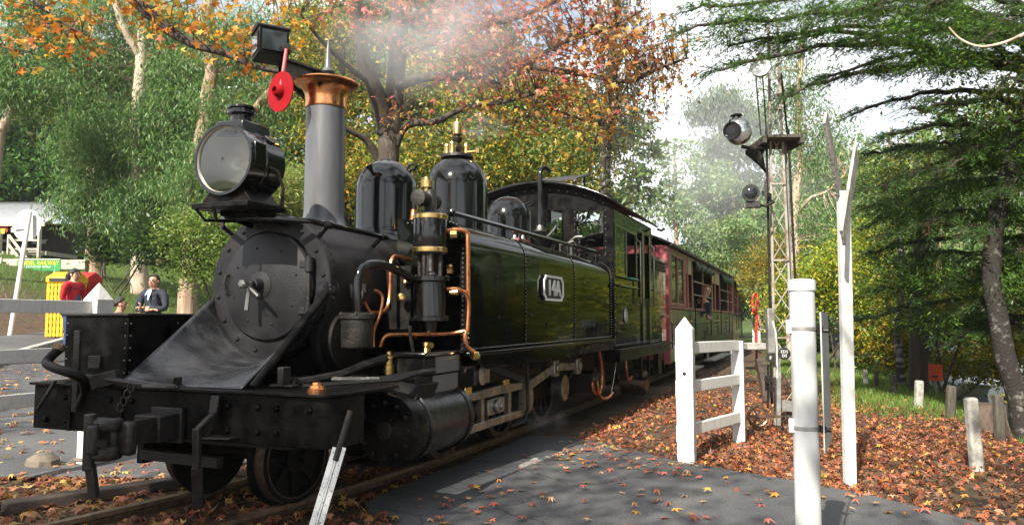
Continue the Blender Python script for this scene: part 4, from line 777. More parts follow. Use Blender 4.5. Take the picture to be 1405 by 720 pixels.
    for yb in (y0+1.8, y1-1.8):
        for dy in (-.6, .6):
            for sg in (1, -1): P(B().lathe((sg*.36, yb+dy, .30), (sg, 0, 0), [(.33, -.02), (.33, .01), (.30, .015), (.30, .10), (.25, .10), (.25, .06), (.08, .05), (.08, .1), (.01, .105)], 28), 'wheel', 'frame_black', ang=40)
        P(B().box(-.5, .5, yb-1.0, yb+1.0, .24, .44), 'bogie', 'frame_black', bevel=.02)
    # seats and back wall inside
    for k, a in enumerate((3.6, 5.0, 6.4, 9.4, 10.8)): P(B().box(-.85, .80, y0+a, y0+a+.07, .42, 1.55).box(-.85, .80, y0+a+.07, y0+a+.45, .75, .85), 'bench', 'wood_inside', bevel=.01)
    return c
car1 = make_carriage(10.55)
car2 = copy_tree(car1, (-.10, 23.1, 0), rad(3.2)); car2['label'] = 'second maroon carriage coupled behind the first, mostly hidden by it'

# ================================================================== FENCES, POSTS, SIGNALS
def white_post(b, x, y, z0, z1, w, cap):
    h = w/2; b.box(x-h, x+h, y-h, y+h, z0, z1)
    return b.add([(x-h, y-h, z1), (x+h, y-h, z1), (x+h, y+h, z1), (x-h, y+h, z1), (x, y, z1+cap)], [(0, 1, 4), (1, 2, 4), (2, 3, 4), (3, 0, 4)])
# gate-side fence on the near side of the line
f = thing('white_fence', 'short white two post fence standing in the leaves beside the asphalt', 'fence', (2.3, 3.45, -.08))
p1, p2 = V(2.33, 3.42, -.08), V(2.66, 4.62, -.08)
white_post(B(), p1[0], p1[1], -.15, 1.08, .145, .11).build('pointed_post', 'white_wood', f, bevel=.006)
B().box(p2[0]-.06, p2[0]+.06, p2[1]-.05, p2[1]+.05, -.15, .95).build('end_post', 'white_wood', f, bevel=.006)
for z in (.905, .57, .20): B().bar((p1[0]+.03, p1[1]+.08, z+.01), (p2[0]-.0, p2[1]-.05, z), .05, .10).build('rail', 'white_wood', f, bevel=.006)
for z in (.80, .50, .12): B().box(p1[0]-.075, p1[0]-.02, p1[1]-.0765, p1[1]-.072, z, z+.14).build('hinge_plate', 'white_wood', f)
B().lathe((p1[0], p1[1]-.07, .70), (0, -1, 0), [(.018, 0), (.012, .012), (.003, .014)], 8).build('bolt_hole', 'black_iron', f)
# wing fence on the far side
f = thing('white_fence', 'white three rail wing fence with pyramid topped post beyond the buffer beam', 'fence', (-2.2, 1.42, 0))
white_post(B(), -2.27, 1.40, -.1, 1.33, .165, .15).build('pyramid_post', 'white_wood', f, bevel=.006)
white_post(B(), -2.20, -1.75, -.1, 1.33, .165, .15).build('pyramid_post', 'white_wood', f, bevel=.006)
for z in (1.265, .885, .545): B().box(-2.295, -2.24, -1.67, 1.32, z-.052, z+.052).build('rail', 'white_wood', f, bevel=.005)
B().box(-2.262, -2.235, 1.322, 1.345, 1.20, 1.34).build('hinge_pin', 'black_iron', f)
B().box(-2.37, -2.17, 1.30, 1.50, .0, .02).build('post_foot', 'stone', f)
tag(B().lathe((-2.52, 1.15, -.02), (0.1, 0, 1), [(.13, 0), (.12, .05), (.07, .085), (.02, .095)], 9).build('stone', 'stone'), 'brown stone lying at the foot of the pyramid topped fence post', 'stone')
# round disc sign, seen from the back
base = at(13, 450, D=15); top = at(41, 291, D=15.6)
f = thing('round_sign', 'round sign plate on a leaning galvanised pole seen from behind', 'road sign', base)
B().tube([base-V(0, 0, .3), top], .045, 12).build('pole', 'white_paint', f)
dc = at(37, 309, D=15.7); nrm = V(*(_F*1.0)); nrm[2] = 0; nrm = nrm/np.linalg.norm(nrm); nrm = nrm+_R*.15
B().lathe(dc, nrm, [(.01, -.004), (.335, -.004), (.335, .004), (.01, .004)], 40).build('disc', 'sign_back', f)
B().bar(dc-_R*.26-nrm*.012, dc+_R*.26-nrm*.012, .01, .18).build('backing_strip', 'sign_back', f)
# lever stand in the foreground
lb, lt = at(430, 735, D=3.3), at(482, 562, D=3.45)
f = thing('point_lever', 'rusty chipped white steel lever with bare dark tip leaning beside the rail', 'lever', lb)
lm = lb+(lt-lb)*.70; ld = Vector(lt-lb).normalized(); lu = Vector(_F).cross(ld)
B().bar(lb-V(*ld)*.32, lm, .044, .008, up=lu).bar(lb-V(*ld)*.32+_R*.019-_F*.014, lm+_R*.019-_F*.014, .006, .024, up=lu).bar(lb-V(*ld)*.32-_R*.019-_F*.014, lm-_R*.019-_F*.014, .006, .024, up=lu).build('channel', 'chipped_white', f, bevel=.002)
B().tube([lm-V(*ld)*.06-_F*.015, lt-_F*.015], .014, 10).build('handle', 'black_iron', f)
lft = lb-V(*ld)*.32; B().bar((lft[0]-.15, lft[1]+.05, -.05), (lft[0]+.15, lft[1]-.02, -.05), .10, .06).build('foot', 'rail_steel', f)
# thick white pole with the notice on its far side
pc = at(1103, 500, D=3.45)[:2]; f = thing('notice_pole', 'thick white steel pole with flanged cap carrying a notice board edge on', 'pole', (pc[0], pc[1], -.05))
B().lathe((pc[0], pc[1], -.05), (0, 0, 1), [(.0565, 0), (.0565, 1.355)], 40).build('post', 'white_pole', f)
B().lathe((pc[0], pc[1], 1.295), (0, 0, 1), [(.0575, 0), (.0625, .005), (.0625, .045), (.058, .055), (.02, .06)], 40).build('cap', 'white_pole', f, ang=25)
sgn_d = _Fh+_R*.51; sgn_d = sgn_d/np.linalg.norm(sgn_d); so_ = V(pc[0], pc[1], 0)+_R*.058-_Fh*.055; s0_, s1_ = so_-sgn_d*.01, so_+sgn_d*.38
sl_ = B(); n2 = np.cross(sgn_d, _Z)
sl_.extr([(*(s0_+n2*.0)[:2], .57), (*(s0_)[:2], 1.20), (*(s1_)[:2], 1.20), (*(s1_)[:2], .57)], n2*.006); sb_ = sl_.build('notice_board', 'sign_back', f)
text('STOP\nLOOK\nLISTEN', 'sign_black', sb_, (*((s0_+s1_)/2-n2*.002)[:2], .90), -sgn_d, (0, 0, 1), .15, 'lettering', .001, .02, sx=.72)
B().box(0, 0, 0, 0, 0, 0) if False else None
for z in (1.115, .665):
    B().lathe((pc[0], pc[1], z), (0, 0, 1), [(.0572, 0), (.0605, .002), (.0605, .016), (.0572, .018)], 36, cap=False).build('clamp', 'grey_steel', f)
    B().bar((*(V(pc[0], pc[1], 0)-_R*.062)[:2], z-.015), (*(V(pc[0], pc[1], 0)-_R*.062)[:2], z+.05), .022, .03).build('clamp_lug', 'white_pole', f, bevel=.004)
    B().bar((*(V(pc[0], pc[1], 0)+_R*.055)[:2], z+.008), (*(s0_+_R*.005)[:2], z+.008), .02, .03).cyl((*(s0_+sgn_d*.06)[:2], z), (*(s0_+sgn_d*.06+n2*.03)[:2], z), .01, 8).build('sign_bracket', 'black_iron', f)
# tall white post with crossed boards, nearly edge on
tb = at(1166, 667, Z=-.07); tt = at(1157, 262, D=5.5)
f = thing('crossing_sign', 'tall slim white post with a pair of crossed boards seen edge on', 'road sign', tb)
B().bar(tb-V(0, 0, .2), tt, .082, .06, up=_Fh).build('post', 'white_paint', f, bevel=.006)
dirb = _Fh*.985-_R*.17
c1 = at(1150, 255, D=5.35)
def board(c, ux, ang, ln=1.05, wd=.14, th=.022):
    ux = Vector(ux).normalized(); d = ux*math.cos(rad(ang))+Vector((0, 0, 1))*math.sin(rad(ang)); nn_ = ux.cross(Vector((0, 0, 1))); e = nn_.cross(d)
    c = Vector(c); return B().extr([c+d*ln/2*i+e*wd/2*j-nn_*th/2 for i, j in ((-1, -1), (1, -1), (1, 1), (-1, 1))], nn_*th)
cl, cr_ = Vector(at(1147, 237, D=5.45)), Vector(at(1167, 262, D=5.50))
ry_ = _Fh+_R*.445; ry_ = ry_/np.linalg.norm(ry_); rp_ = np.cross(ry_, _Z); axb = ry_*math.cos(rad(9))+rp_*math.sin(rad(9))
bA = board(at(1148, 244, D=5.45), axb, -43).build('cross_board', 'grey_post', f, bevel=.003)
bB = board(at(1166, 264, D=5.52), axb, 45).build('cross_board', 'grey_post', f, bevel=.003)
# ---- lattice signal mast
mb = at(1068, 585, Z=-.07); mx_, my_ = mb[0], mb[1]
f = thing('signal_mast', 'rusty white lattice signal mast with ladder, platform and counterweight wheel', 'signal mast', mb)
def mp_(r, fwd, z): return V(mx_, my_, 0)+_R*r+_Fh*fwd+V(0, 0, z)
TOP = 4.75
for r, q in ((-.035, 0), (.20, 0)):
    B().bar(mp_(r, q, -.1), mp_(r*.45+.02, q*.7, TOP), .028, .028, up=_Fh).build('upright', 'rusty_lattice', f, bevel=.004)
nb = 15
def upr(r, q, z): t = z/TOP; return mp_(r+(r*.45+.02-r)*t, q*(1-.3*t), z)
for i in range(nb):
    za, zb = .05+i*.3, .05+(i+1)*.3
    for q in (0,):
        B().bar(upr(-.035, q, za), upr(.20, q, zb), .012, .004, up=_Fh).bar(upr(.20, q, za), upr(-.035, q, zb), .012, .004, up=_Fh).build('lattice_brace', 'rusty_lattice', f)
    if i % 3 == 0: B().bar(upr(-.035, -.02, za), upr(.20, -.02, za), .02, .03, up=_Fh).build('cross_bar', 'rusty_lattice', f)
for r in (-.085, .235): B().cyl(mp_(r, -.05, .9 if r > 0 else .2), mp_(r*.8, -.05, 3.4), .014, 8).build('signal_rod', 'black_iron', f)
B().bar(mp_(.255, .1, 0), mp_(.2, .1, 3.3), .035, .02, up=_Fh).build('ladder_rail', 'grey_steel', f)
B().box(0, .01, 0, .01, 0, .01) if False else None
zp = at(1068, 187, D=8.7)[2]
pf = B()
for k in range(5): pf.bar(mp_(-.14, -.15+k*.13, zp), mp_(.30, -.15+k*.13, zp), .10, .035)
pf.bar(mp_(-.14, -.2, zp-.05), mp_(-.14, .42, zp-.05), .05, .06).bar(mp_(.30, -.2, zp-.05), mp_(.30, .42, zp-.05), .05, .06); pf.build('platform', 'dark_post', f, bevel=.004)
for r, q in ((.36, .4),): B().cyl(mp_(r, q, zp), mp_(r*.8, q, zp+.95), .012, 6).build('guard_rod', 'black_iron', f)
# white searchlight lamp and bracket
lc = at(1011, 181, D=8.6); B().tube([lc+V(0, 0, -.17)+_R*.05, lc+V(0, 0, -.20)+_R*.2, mp_(-.05, 0, lc[2]-.12)], .022, 8).extr([mp_(-.03, 0, lc[2]-.08), mp_(-.3, 0, lc[2]-.15), mp_(-.3, 0, lc[2]-.19), mp_(-.03, 0, lc[2]-.42), mp_(-.06, 0, lc[2]-.42), mp_(-.1, 0, lc[2]-.2)], _Fh*.03).build('lamp_bracket', 'black_iron', f)
B().lathe(lc-_R*.02-_Fh*.16, _Fh+_R*.25, [(.02, .02), (.09, .03), (.135, .06), (.148, .11), (.148, .20), (.115, .26), (.03, .28)], 32).build('signal_lamp', 'silver_lamp', f)
ax2 = -_Fh*.75-_R*.55; B().lathe(lc+ax2*.14+V(0, 0, -.015), ax2, [(.10, .0), (.10, .045), (.085, .045), (.08, .02)], 28).lathe(lc+ax2*.15+V(0, 0, -.02), ax2, [(.08, 0), (.05, .01), (.01, .012)], 24).build('lamp_hood', 'black_gloss', f)
B().lathe(lc+V(0, 0, .15), (0, 0, 1), [(.09, -.02), (.05, .0), (.045, .03), (.07, .035), (.06, .05), (.02, .055)], 18).build('lamp_vent', 'black_iron', f)
lc = at(1030, 265, D=8.5); axk = -_Fh*.9-_R*.2
B().lathe(lc, axk, [(.05, -.13), (.085, -.09), (.097, 0), (.097, .02), (.083, .02)], 28).box(lc[0]-.06, lc[0]+.1, lc[1], lc[1]+.1, lc[2]-.16, lc[2]-.09).build('signal_lamp', 'black_iron', f)
B().lathe(lc+axk*.016, axk, [(.082, 0), (.045, .02), (.01, .026)], 24).build('lens', 'car_glass', f)
B().tube([lc+_R*.06-V(0, 0, .12), lc+_R*.16-V(0, 0, .15), lc+_R*.26-V(0, 0, .10), mp_(-.04, 0, lc[2]-.02)], .016, 8).bar(lc+_R*.14, mp_(-.02, 0, lc[2]+.02), .03, .05).bar(lc+_R*.17-V(0, 0, .06), lc+_R*.17+V(0, 0, .14), .03, .03).build('lamp_bracket', 'black_iron', f)
lc = at(1043, 92, D=8.7); B().lathe(lc, -_Fh-_R*.4, [(.03, -.16), (.10, -.10), (.115, 0), (.115, .03), (.09, .03)], 24).lathe(lc+V(0, 0, .1), (0, 0, 1), [(.05, 0), (.03, .02), (.05, .05), (.02, .07)], 12).build('signal_lamp', 'silver_lamp', f)
for k in (-.06, .02): B().tube([lc+_R*k, at(1050+k*100, 185, D=8.65)], .008, 6).build('signal_wire', 'black_iron', f)
bx_ = at(1057, 453, D=8.55); B().bar(bx_-V(0, 0, .26), bx_+V(0, 0, .25), .085, .09, up=_Fh).build('relay_box', 'grey_steel', f, bevel=.008)
B().tube([at(1060, 440, D=8.4), at(1064, 455, D=8.4), at(1066, 475, D=8.45), at(1067, 560, D=8.5)], .012, 8).build('conduit', 'white_paint', f)
B().bar(at(1068, 475, D=8.55), at(1068, 598, D=8.35), .045, .03, up=_Fh).bar(at(1068, 556, D=8.5), at(1092, 557, D=8.5), .03, .12).bar(at(1070, 592, D=8.4), at(1086, 592, D=8.4), .03, .12).build('base_channel', 'grey_steel', f)
for (px_, py_, r_, tx_) in ((1057, 491, .05, 'F'), (1076, 485, .07, 'EDS\nDS')):
    c0 = at(px_, py_, D=8.35); pl = B().lathe(c0, -_Fh, [(r_, -.006), (r_, .006), (.01, .007)], 24).build('number_disc', 'sign_black', f)
    text(tx_, 'sign_white', pl, c0-_Fh*.008, _R, (0, 0, 1), .055 if r_ < .06 else .045, 'lettering', .001)
wc = at(1040, 571, D=8.2); b = B(); b.tube([wc+(_R*math.cos(t)+_Z*math.sin(t))*.105 for t in np.linspace(0, 2*math.pi, 25)], .016, 6)
for t in np.linspace(0, math.pi, 4)[:-1]: b.bar(wc+(_R*math.cos(t)+_Z*math.sin(t))*.10, wc-(_R*math.cos(t)+_Z*math.sin(t))*.10, .014, .022, up=_Fh)
b.lathe(wc, -_Fh, [(.03, -.02), (.03, .02), (.01, .025)], 12).bar(wc-_R*.13, wc+_R*.25, .03, .03); b.build('counterweight_wheel', 'rail_steel', f)
b = B()
for x_, y0_, y1_ in ((1054, 500, 560), (1058, 505, 545), (1051, 515, 535)): b.bar(at(x_, y0_, D=8.4), at(x_, y1_, D=8.4), .02, .02)
b.lathe(at(1054, 520, D=8.38), -_Fh, [(.045, 0), (.045, .02)], 12).lathe(at(1058, 533, D=8.38), -_Fh, [(.04, 0), (.04, .02)], 12).build('pulley_gear', 'black_iron', f)
# ---- overhead arm with lamp box and red disc (behind the chimney)
f = thing('swing_arm_signal', 'black tapering arm on a finial post carrying a lamp box and red disc', 'signal', (*at(448, 420, D=7.4)[:2], 0))
pc_ = at(448, 200, D=7.4)[:2]; zf = at(448, 104, D=7.4)[2]
B().cyl((*pc_, -.1), (*pc_, zf), .07, 20).build('post', 'black_paint', f)
B().lathe((*pc_, zf-.02), (0, 0, 1), [(.085, 0), (.085, .02), (.05, .035), (.042, .05), (.068, .07), (.068, .085), (.045, .10), (.035, .13), (.012, .36), (.004, .42)], 20).build('finial', 'chimney_grey', f)
ae = at(386, 84, D=5.8); ab = V(*pc_, zf-.03); av = ae-ab; avn = av/np.linalg.norm(av); an = np.cross(avn, _Z); an /= np.linalg.norm(an)
B().extr([ab+_Z*.06, ae+_Z*.02, ae-_Z*.12, ab-_Z*.40], an*.02).bar(ab-_Z*.33, ae-_Z*.10, .07, .02).bar(ab+_Z*.06, ae+_Z*.02, .09, .02).bar(ab-avn*-.55+_Z*.02, ab+avn*.75-_Z*.27, .02, .04).build('arm', 'black_paint', f)
hb = at(371, 63, D=5.65)
ux_ = _R*.55-_Fh*.45; 
uA = (_R*.86+_Fh*.5); uB = (_Fh*.86-_R*.5); 
b = B(); q = hb-V(0, 0, .105)
b.extr([q-uA*.11-uB*.13, q+uA*.11-uB*.13, q+uA*.11+uB*.13, q-uA*.11+uB*.13], _Z*.20); lbx = b.build('lamp_box', 'black_paint', f, bevel=.006)
rt = []
for i in range(9): a = math.pi*i/8; rt.append(q+_Z*.20+uB*(-.135*math.cos(a))+_Z*(.045*math.sin(a))-uA*.12)
B().extr(rt, uA*.24).build('box_roof', 'black_paint', lbx)
B().extr([q-uA*.117+uB*.10+_Z*.03, q-uA*.117-uB*.10+_Z*.03, q-uA*.117-uB*.10+_Z*.17, q-uA*.117+uB*.10+_Z*.17], -uA*-.004).extr([q-uB*.137-uA*.09+_Z*.025, q-uB*.137+uA*.09+_Z*.025, q-uB*.137+uA*.09+_Z*.175, q-uB*.137-uA*.09+_Z*.175], -uB*.004).build('box_window', 'car_glass', lbx)
rc, rt_ = at(385, 126, D=5.45), at(393, 68, D=5.5)
B().tube([rt_, rc+V(0, 0, .02)], .013, 10).build('disc_rod', 'pink_rod', f)
dn = -_Fh*.62+_R*-.35; dn = dn/np.linalg.norm(dn)
dn = V(*(-_Fh*.80-_R*.60)); dn /= np.linalg.norm(dn)
B().lathe(rc, dn, [(.01, -.004), (.148, -.004), (.148, .004), (.01, .004)], 40).lathe(rc, dn, [(.05, .004), (.045, .03), (.032, .05), (.028, .055), (.026, .03)], 20).build('red_disc', 'red_paint', f)
B().bar(hb+uA*.12+V(0, 0, -.02), rt_+V(0, 0, .02), .06, .05).build('pivot', 'black_iron', f, bevel=.006)
# ---- posts along the grass bank
def bollard(px, yt, yb, w, m, label, lean=0, rnd=True, z=-.09):
    p = at(px, yb, Z=z); d = (p-CAM)@_F; h = (yb-yt)*d/FPX; wd = w*d/FPX
    o = B().bar(p-V(0, 0, .15), p+V(0, 0, h)+_R*lean, wd, wd*.8, up=_Fh, w2=wd*.92).build('bollard', m, bevel=min(.03, wd*.2)); return tag(o, label, 'bollard', 'bollards along the grass bank')
bollard(1342, 546, 648, 17, 'grey_post', 'pale concrete bollard with rust spots on the leaf covered bank', -.035)
bollard(1372, 541, 600, 13, 'dark_post', 'dark timber post in front of the birch trunk', .0)
bollard(1302, 529, 575, 12, 'dark_post', 'dark leaning timber post by the road beyond the bank', .05)
bollard(1259, 522, 563, 11, 'grey_post', 'weathered grey post leaning near the black trunk', .04)
bollard(1227, 514, 546, 8, 'dark_post', 'dark post beside the white patched birch', 0)
bollard(1203, 508, 536, 6, 'dark_post', 'dark post behind the pale far post', 0)
bollard(1188, 507, 533, 6, 'grey_post', 'farthest pale post on the grass bank', 0)
sp_ = at(1355, 588, Z=-.12)
b = B(); pr_ = []
rows = []
for i, (zz, rr_) in enumerate(((-.1, .24), (.02, .21), (.12, .19), (.27, .185), (.29, .17))):
    rows.append([(sp_[0]+rr_*(1+.14*math.sin(5*t)+.08*math.sin(11*t+1))*math.cos(t), sp_[1]+rr_*(1+.14*math.sin(5*t)+.08*math.sin(11*t+1))*math.sin(t), -.12+zz) for t in np.linspace(0, 2*math.pi, 25)])
b.sheet(rows); b.add(rows[-1][:-1], [tuple(range(24))]); tag(b.build('tree_stump', 'stump_wood', ang=60), 'cut tree stump with ragged bark beside the dark timber post', 'stump')
# orange work sign by the far road
sg_ = at(1283, 540, D=13); gz = hz(sg_[0], sg_[1])
f = thing('road_sign', 'orange road work sign with black arrow on a thin post', 'road sign', (sg_[0], sg_[1], gz))
B().cyl((sg_[0], sg_[1], gz-.1), (*at(1282, 500, D=13),), .025, 8).build('post', 'grey_steel', f)
q = at(1283, 511, D=12.95); sbd = B().bar(q-V(0, 0, .14), q+V(0, 0, .14), .26, .015, up=_Fh).build('sign_plate', 'orange_sign', f)
B().bar(at(1279, 516, D=12.92), at(1287, 516, D=12.92), .02, .03).build('arrow', 'sign_black', sbd)
# red loop handle and white stile beyond the carriage
q0 = at(1037, 505, Z=-.03); dq = (q0-CAM)@_F
f = thing('red_hook_post', 'red painted hooked rod standing beyond the train', 'post', q0)
B().tube([at(1038, 505, D=dq), at(1038, 460, D=dq), at(1039, 406, D=dq), at(1037, 403, D=dq), at(1034, 404, D=dq), at(1032, 412, D=dq), at(1034, 430, D=dq)], .03, 8).build('rod', 'red_bin', f)
f = thing('white_rail', 'white painted pipe barrier beside the red hooked rod', 'barrier', at(1041, 480, D=dq))
B().tube([at(1034, 478, D=dq+.4), at(1034, 451, D=dq+.4), at(1041, 452, D=dq), at(1053, 453, D=dq+1)], .03, 8).bar(at(1041, 477, D=dq), at(1041, 451, D=dq), .06, .06).build('tube', 'white_paint', f)
tag(B().bar(at(1019, 474, D=dq+.5), at(1040, 475, D=dq-.5), .5, .16).build('platform_block', 'kerb_concrete', bevel=.02), 'low concrete platform edge by the red hooked rod', 'platform')
q = at(1050, 530, D=11.5); tag(B().bar(at(1055, 540, D=11), at(1044, 500, D=15), .18, .25).build('timber_baulk', 'stump_wood', bevel=.02), 'old dark timber baulk lying along the grass by the mast', 'timber')
# ---- bins, notice, hut and steps on the left
def slatbin(px, D, m, label, holes=True):
    c = at(px, 420, D=D); gz = hz(c[0], c[1]); t = thing('litter_bin', label, 'bin', (c[0], c[1], gz), 'litter bins')
    w, dpt, h = .52, .52, 1.16; X_, Y_ = _R, _Fh; c = V(c[0], c[1], gz)
    B().extr([c-X_*w*.46-Y_*dpt*.46+_Z*.05, c+X_*w*.46-Y_*dpt*.46+_Z*.05, c+X_*w*.46+Y_*dpt*.46+_Z*.05, c-X_*w*.46+Y_*dpt*.46+_Z*.05], _Z*(h-.12)).build('liner', 'sign_black', t)
    for s_ in (-1, 1):
        for i in range(7):
            a = -w/2+w*(i+.5)/7
            B().bar(c+X_*a+Y_*s_*dpt/2+_Z*.06, c+X_*a+Y_*s_*dpt/2+_Z*h, .05, .015, up=Y_).build('slat', m, t)
            B().bar(c+Y_*a+X_*s_*w/2+_Z*.06, c+Y_*a+X_*s_*w/2+_Z*h, .05, .015, up=X_).build('slat', m, t)
        for z in np.linspace(.1, h-.03, 9):
            B().bar(c-X_*w/2+Y_*s_*(dpt/2-.012)+_Z*z, c+X_*w/2+Y_*s_*(dpt/2-.012)+_Z*z, .01, .06).build('cross_slat', m, t) if holes else None
    B().extr([c-X_*w*.54-Y_*dpt*.56+_Z*(h), c-X_*w*.54-Y_*dpt*.56+_Z*(h+.12), c-X_*w*.54+_Z*(h+.24), c-X_*w*.54+Y_*dpt*.56+_Z*(h+.12), c-X_*w*.54+Y_*dpt*.56+_Z*h], X_*w*1.08).build('lid', m, t, bevel=.02)
    B().bar(c-X_*.2-Y_*(dpt*.56+.004)+_Z*(h+.06), c+X_*.2-Y_*(dpt*.56+.004)+_Z*(h+.06), .01, .07).build('slot', 'sign_black', t)
slatbin(91, 15.6, 'yellow_bin', 'yellow perforated litter bin behind the woman in red')
slatbin(112, 16.2, 'red_bin', 'red slatted litter bin beside the yellow one', False)
def flatsign(px, py, D, w, h, m): 
    c = at(px, py, D=D); return c, B().extr([c-_R*w/2-_Z*h/2, c+_R*w/2-_Z*h/2, c+_R*w/2+_Z*h/2, c-_R*w/2+_Z*h/2], _Fh*.03)
f = thing('notice_sign', 'long green sign board reading MODEL RAILWAY in yellow letters', 'sign', (*at(56, 380, D=26)[:2], 0))
c, b = flatsign(53, 364, 26, 1.5, .40, 'sign_green'); sbd = b.build('sign_board', 'sign_green', f)
text('MODEL RAILWAY', 'sign_yellow', sbd, c-_Fh*.006+_Z*.08, _R, _Z, .19, 'lettering', .002, .012, sx=.86)
text('& MINIATURE WORLD', 'sign_white', sbd, c-_Fh*.006-_Z*.055, _R, _Z, .10, 'lettering', .002, .006, sx=.8)
B().bar(c+_Z*.21-_R*.75, c+_Z*.21+_R*.75, .05, .03).build('top_trim', 'white_paint', sbd)
g0 = hz(c[0], c[1])
for k in (-.5, .55): B().bar(c+_R*k+_Fh*.05-_Z*(c[2]-g0+.3), c+_R*k+_Fh*.05+_Z*.1, .09, .07).build('sign_leg', 'white_paint', f)
# low white wall under the sign
wc_ = at(56, 378, D=26.6); g0 = hz(wc_[0], wc_[1]); tag(B().bar(V(wc_[0], wc_[1], g0+.16)-_R*1.2, V(wc_[0], wc_[1], g0+.16)+_R*1.6, .15, .35).build('low_wall', 'timber_cream', bevel=.02), 'low pale retaining wall beneath the green sign', 'wall')
# visitor hut with verandah, bunting and stairs
D0 = 34; hc = at(-10, 330, D=D0); f = thing('verandah_hut', 'dark timber hut with pale tin roof, verandah posts and bunting', 'building', (hc[0], hc[1], hz(hc[0], hc[1])))
zf = at(10, 345, D=D0)[2]; ze = at(10, 309, D=D0)[2]; zr = at(10, 283, D=D0+2)[2]
org = V(hc[0], hc[1], 0)
def hp(r, fw, z): return org+_R*r+_Fh*fw+_Z*z
B().extr([hp(-6, 2, zf-1.5), hp(2.6, 2, zf-1.5), hp(2.6, 2, ze+.3), hp(-6, 2, ze+.3)], _Fh*4).build('wall', 'dark_wall', f)
for k in range(-1, 3): 
    wn_ = B().extr([hp(-3+k*1.7, 1.96, zf+.55), hp(-2.1+k*1.7, 1.96, zf+.55), hp(-2.1+k*1.7, 1.96, zf+1.1), hp(-3+k*1.7, 1.96, zf+1.1)], _Fh*.03).build('window', 'car_glass', f)
B().extr([hp(-6.5, -.4, zf-.2), hp(2.7, -.4, zf-.2), hp(2.7, 2, zf-.2), hp(-6.5, 2, zf-.2)], _Z*.18).build('verandah_deck', 'timber_cream', f)
rows = []
for k in range(48): rows.append([hp(-6.8+k*.205, fw, z+.02*(k % 2)) for fw, z in ((-.8, ze), (2.2, zr+.1), (4.5, zr+.6))])
rfo = B().sheet(rows).build('tin_roof', 'tin_roof', f, solid=.02, ang=10)
B().bar(hp(-6.8, -.82, ze-.06), hp(2.85, -.82, ze-.06), .05, .14).build('fascia', 'timber_cream', f)
for k in (-4.5, -1.6, .75, 2.5): B().bar(hp(k, -.6, zf-2.), hp(k, -.6, ze), .12, .12).build('verandah_post', 'timber_cream', f)
for z in (.45, .85): B().bar(hp(1.2, -.6, zf+z-.4), hp(2.5, -.6, zf+z-.4), .06, .08).build('balustrade_rail', 'timber_cream', f)
bc = ['red_bin', 'sign_yellow', 'sign_white', 'teal', 'denim', 'sign_green']
for k in range(17):
    r0 = -5+k*.45; q = hp(r0, -.75, ze-.18-.10*math.sin(k*.9)**2); B().extr([q, q+_R*.20, q+_R*.18-_Z*.22, q+_R*.02-_Z*.22], _Fh*.006).build('bunting_flag', bc[k % 6], f)
q = hp(.9, -.7, zf+1.0); B().bar(q-_Z*.2, q+_Z*.2, .45, .02, up=_Fh).build('wall_sign', 'red_bin', f)
f = thing('timber_stairs', 'pale timber stairs with handrails climbing to the tin roofed hut', 'stairs', hp(1.6, -3, zf-1.6))
for off in (-.4, -1.8):
    for z in (.95, .55): B().bar(hp(1.2+.4+off, -.7, zf+z-.3), hp(4.1+.5+off, -3.2, zf+z-2.2), .07, .10).build('handrail', 'timber_cream', f)
    for t in (0, .5, 1): 
        q = hp(1.6+off, -.7, zf)*(1-t)+hp(4.6+off, -3.2, zf-1.9)*t; B().bar(q-_Z*.6, q+_Z*.68, .09, .09).build('newel_post', 'timber_cream', f)
for i in range(9):
    t = i/8; q = hp(1.3, -.8, zf-.25)*(1-t)+hp(4.0, -3.1, zf-2.1)*t; B().bar(q-_R*.1-_Fh*.55, q-_R*.1+_Fh*.55, .28, .05).build('tread', 'timber_cream', f)
f = thing('white_fence', 'short pale two rail fence at the foot of the hut stairs', 'fence', at(12, 378, D=27))
for z in (0, -.45): q = at(12, 357, D=27)+_Z*z; B().bar(q-_R*.3, q+_R*.7, .06, .1).build('rail', 'timber_cream', f)
for k in (-.25, .6): q = at(12, 357, D=27)+_R*k; B().bar(q-_Z*1.0, q+_Z*.1, .11, .11).build('post', 'timber_cream', f)
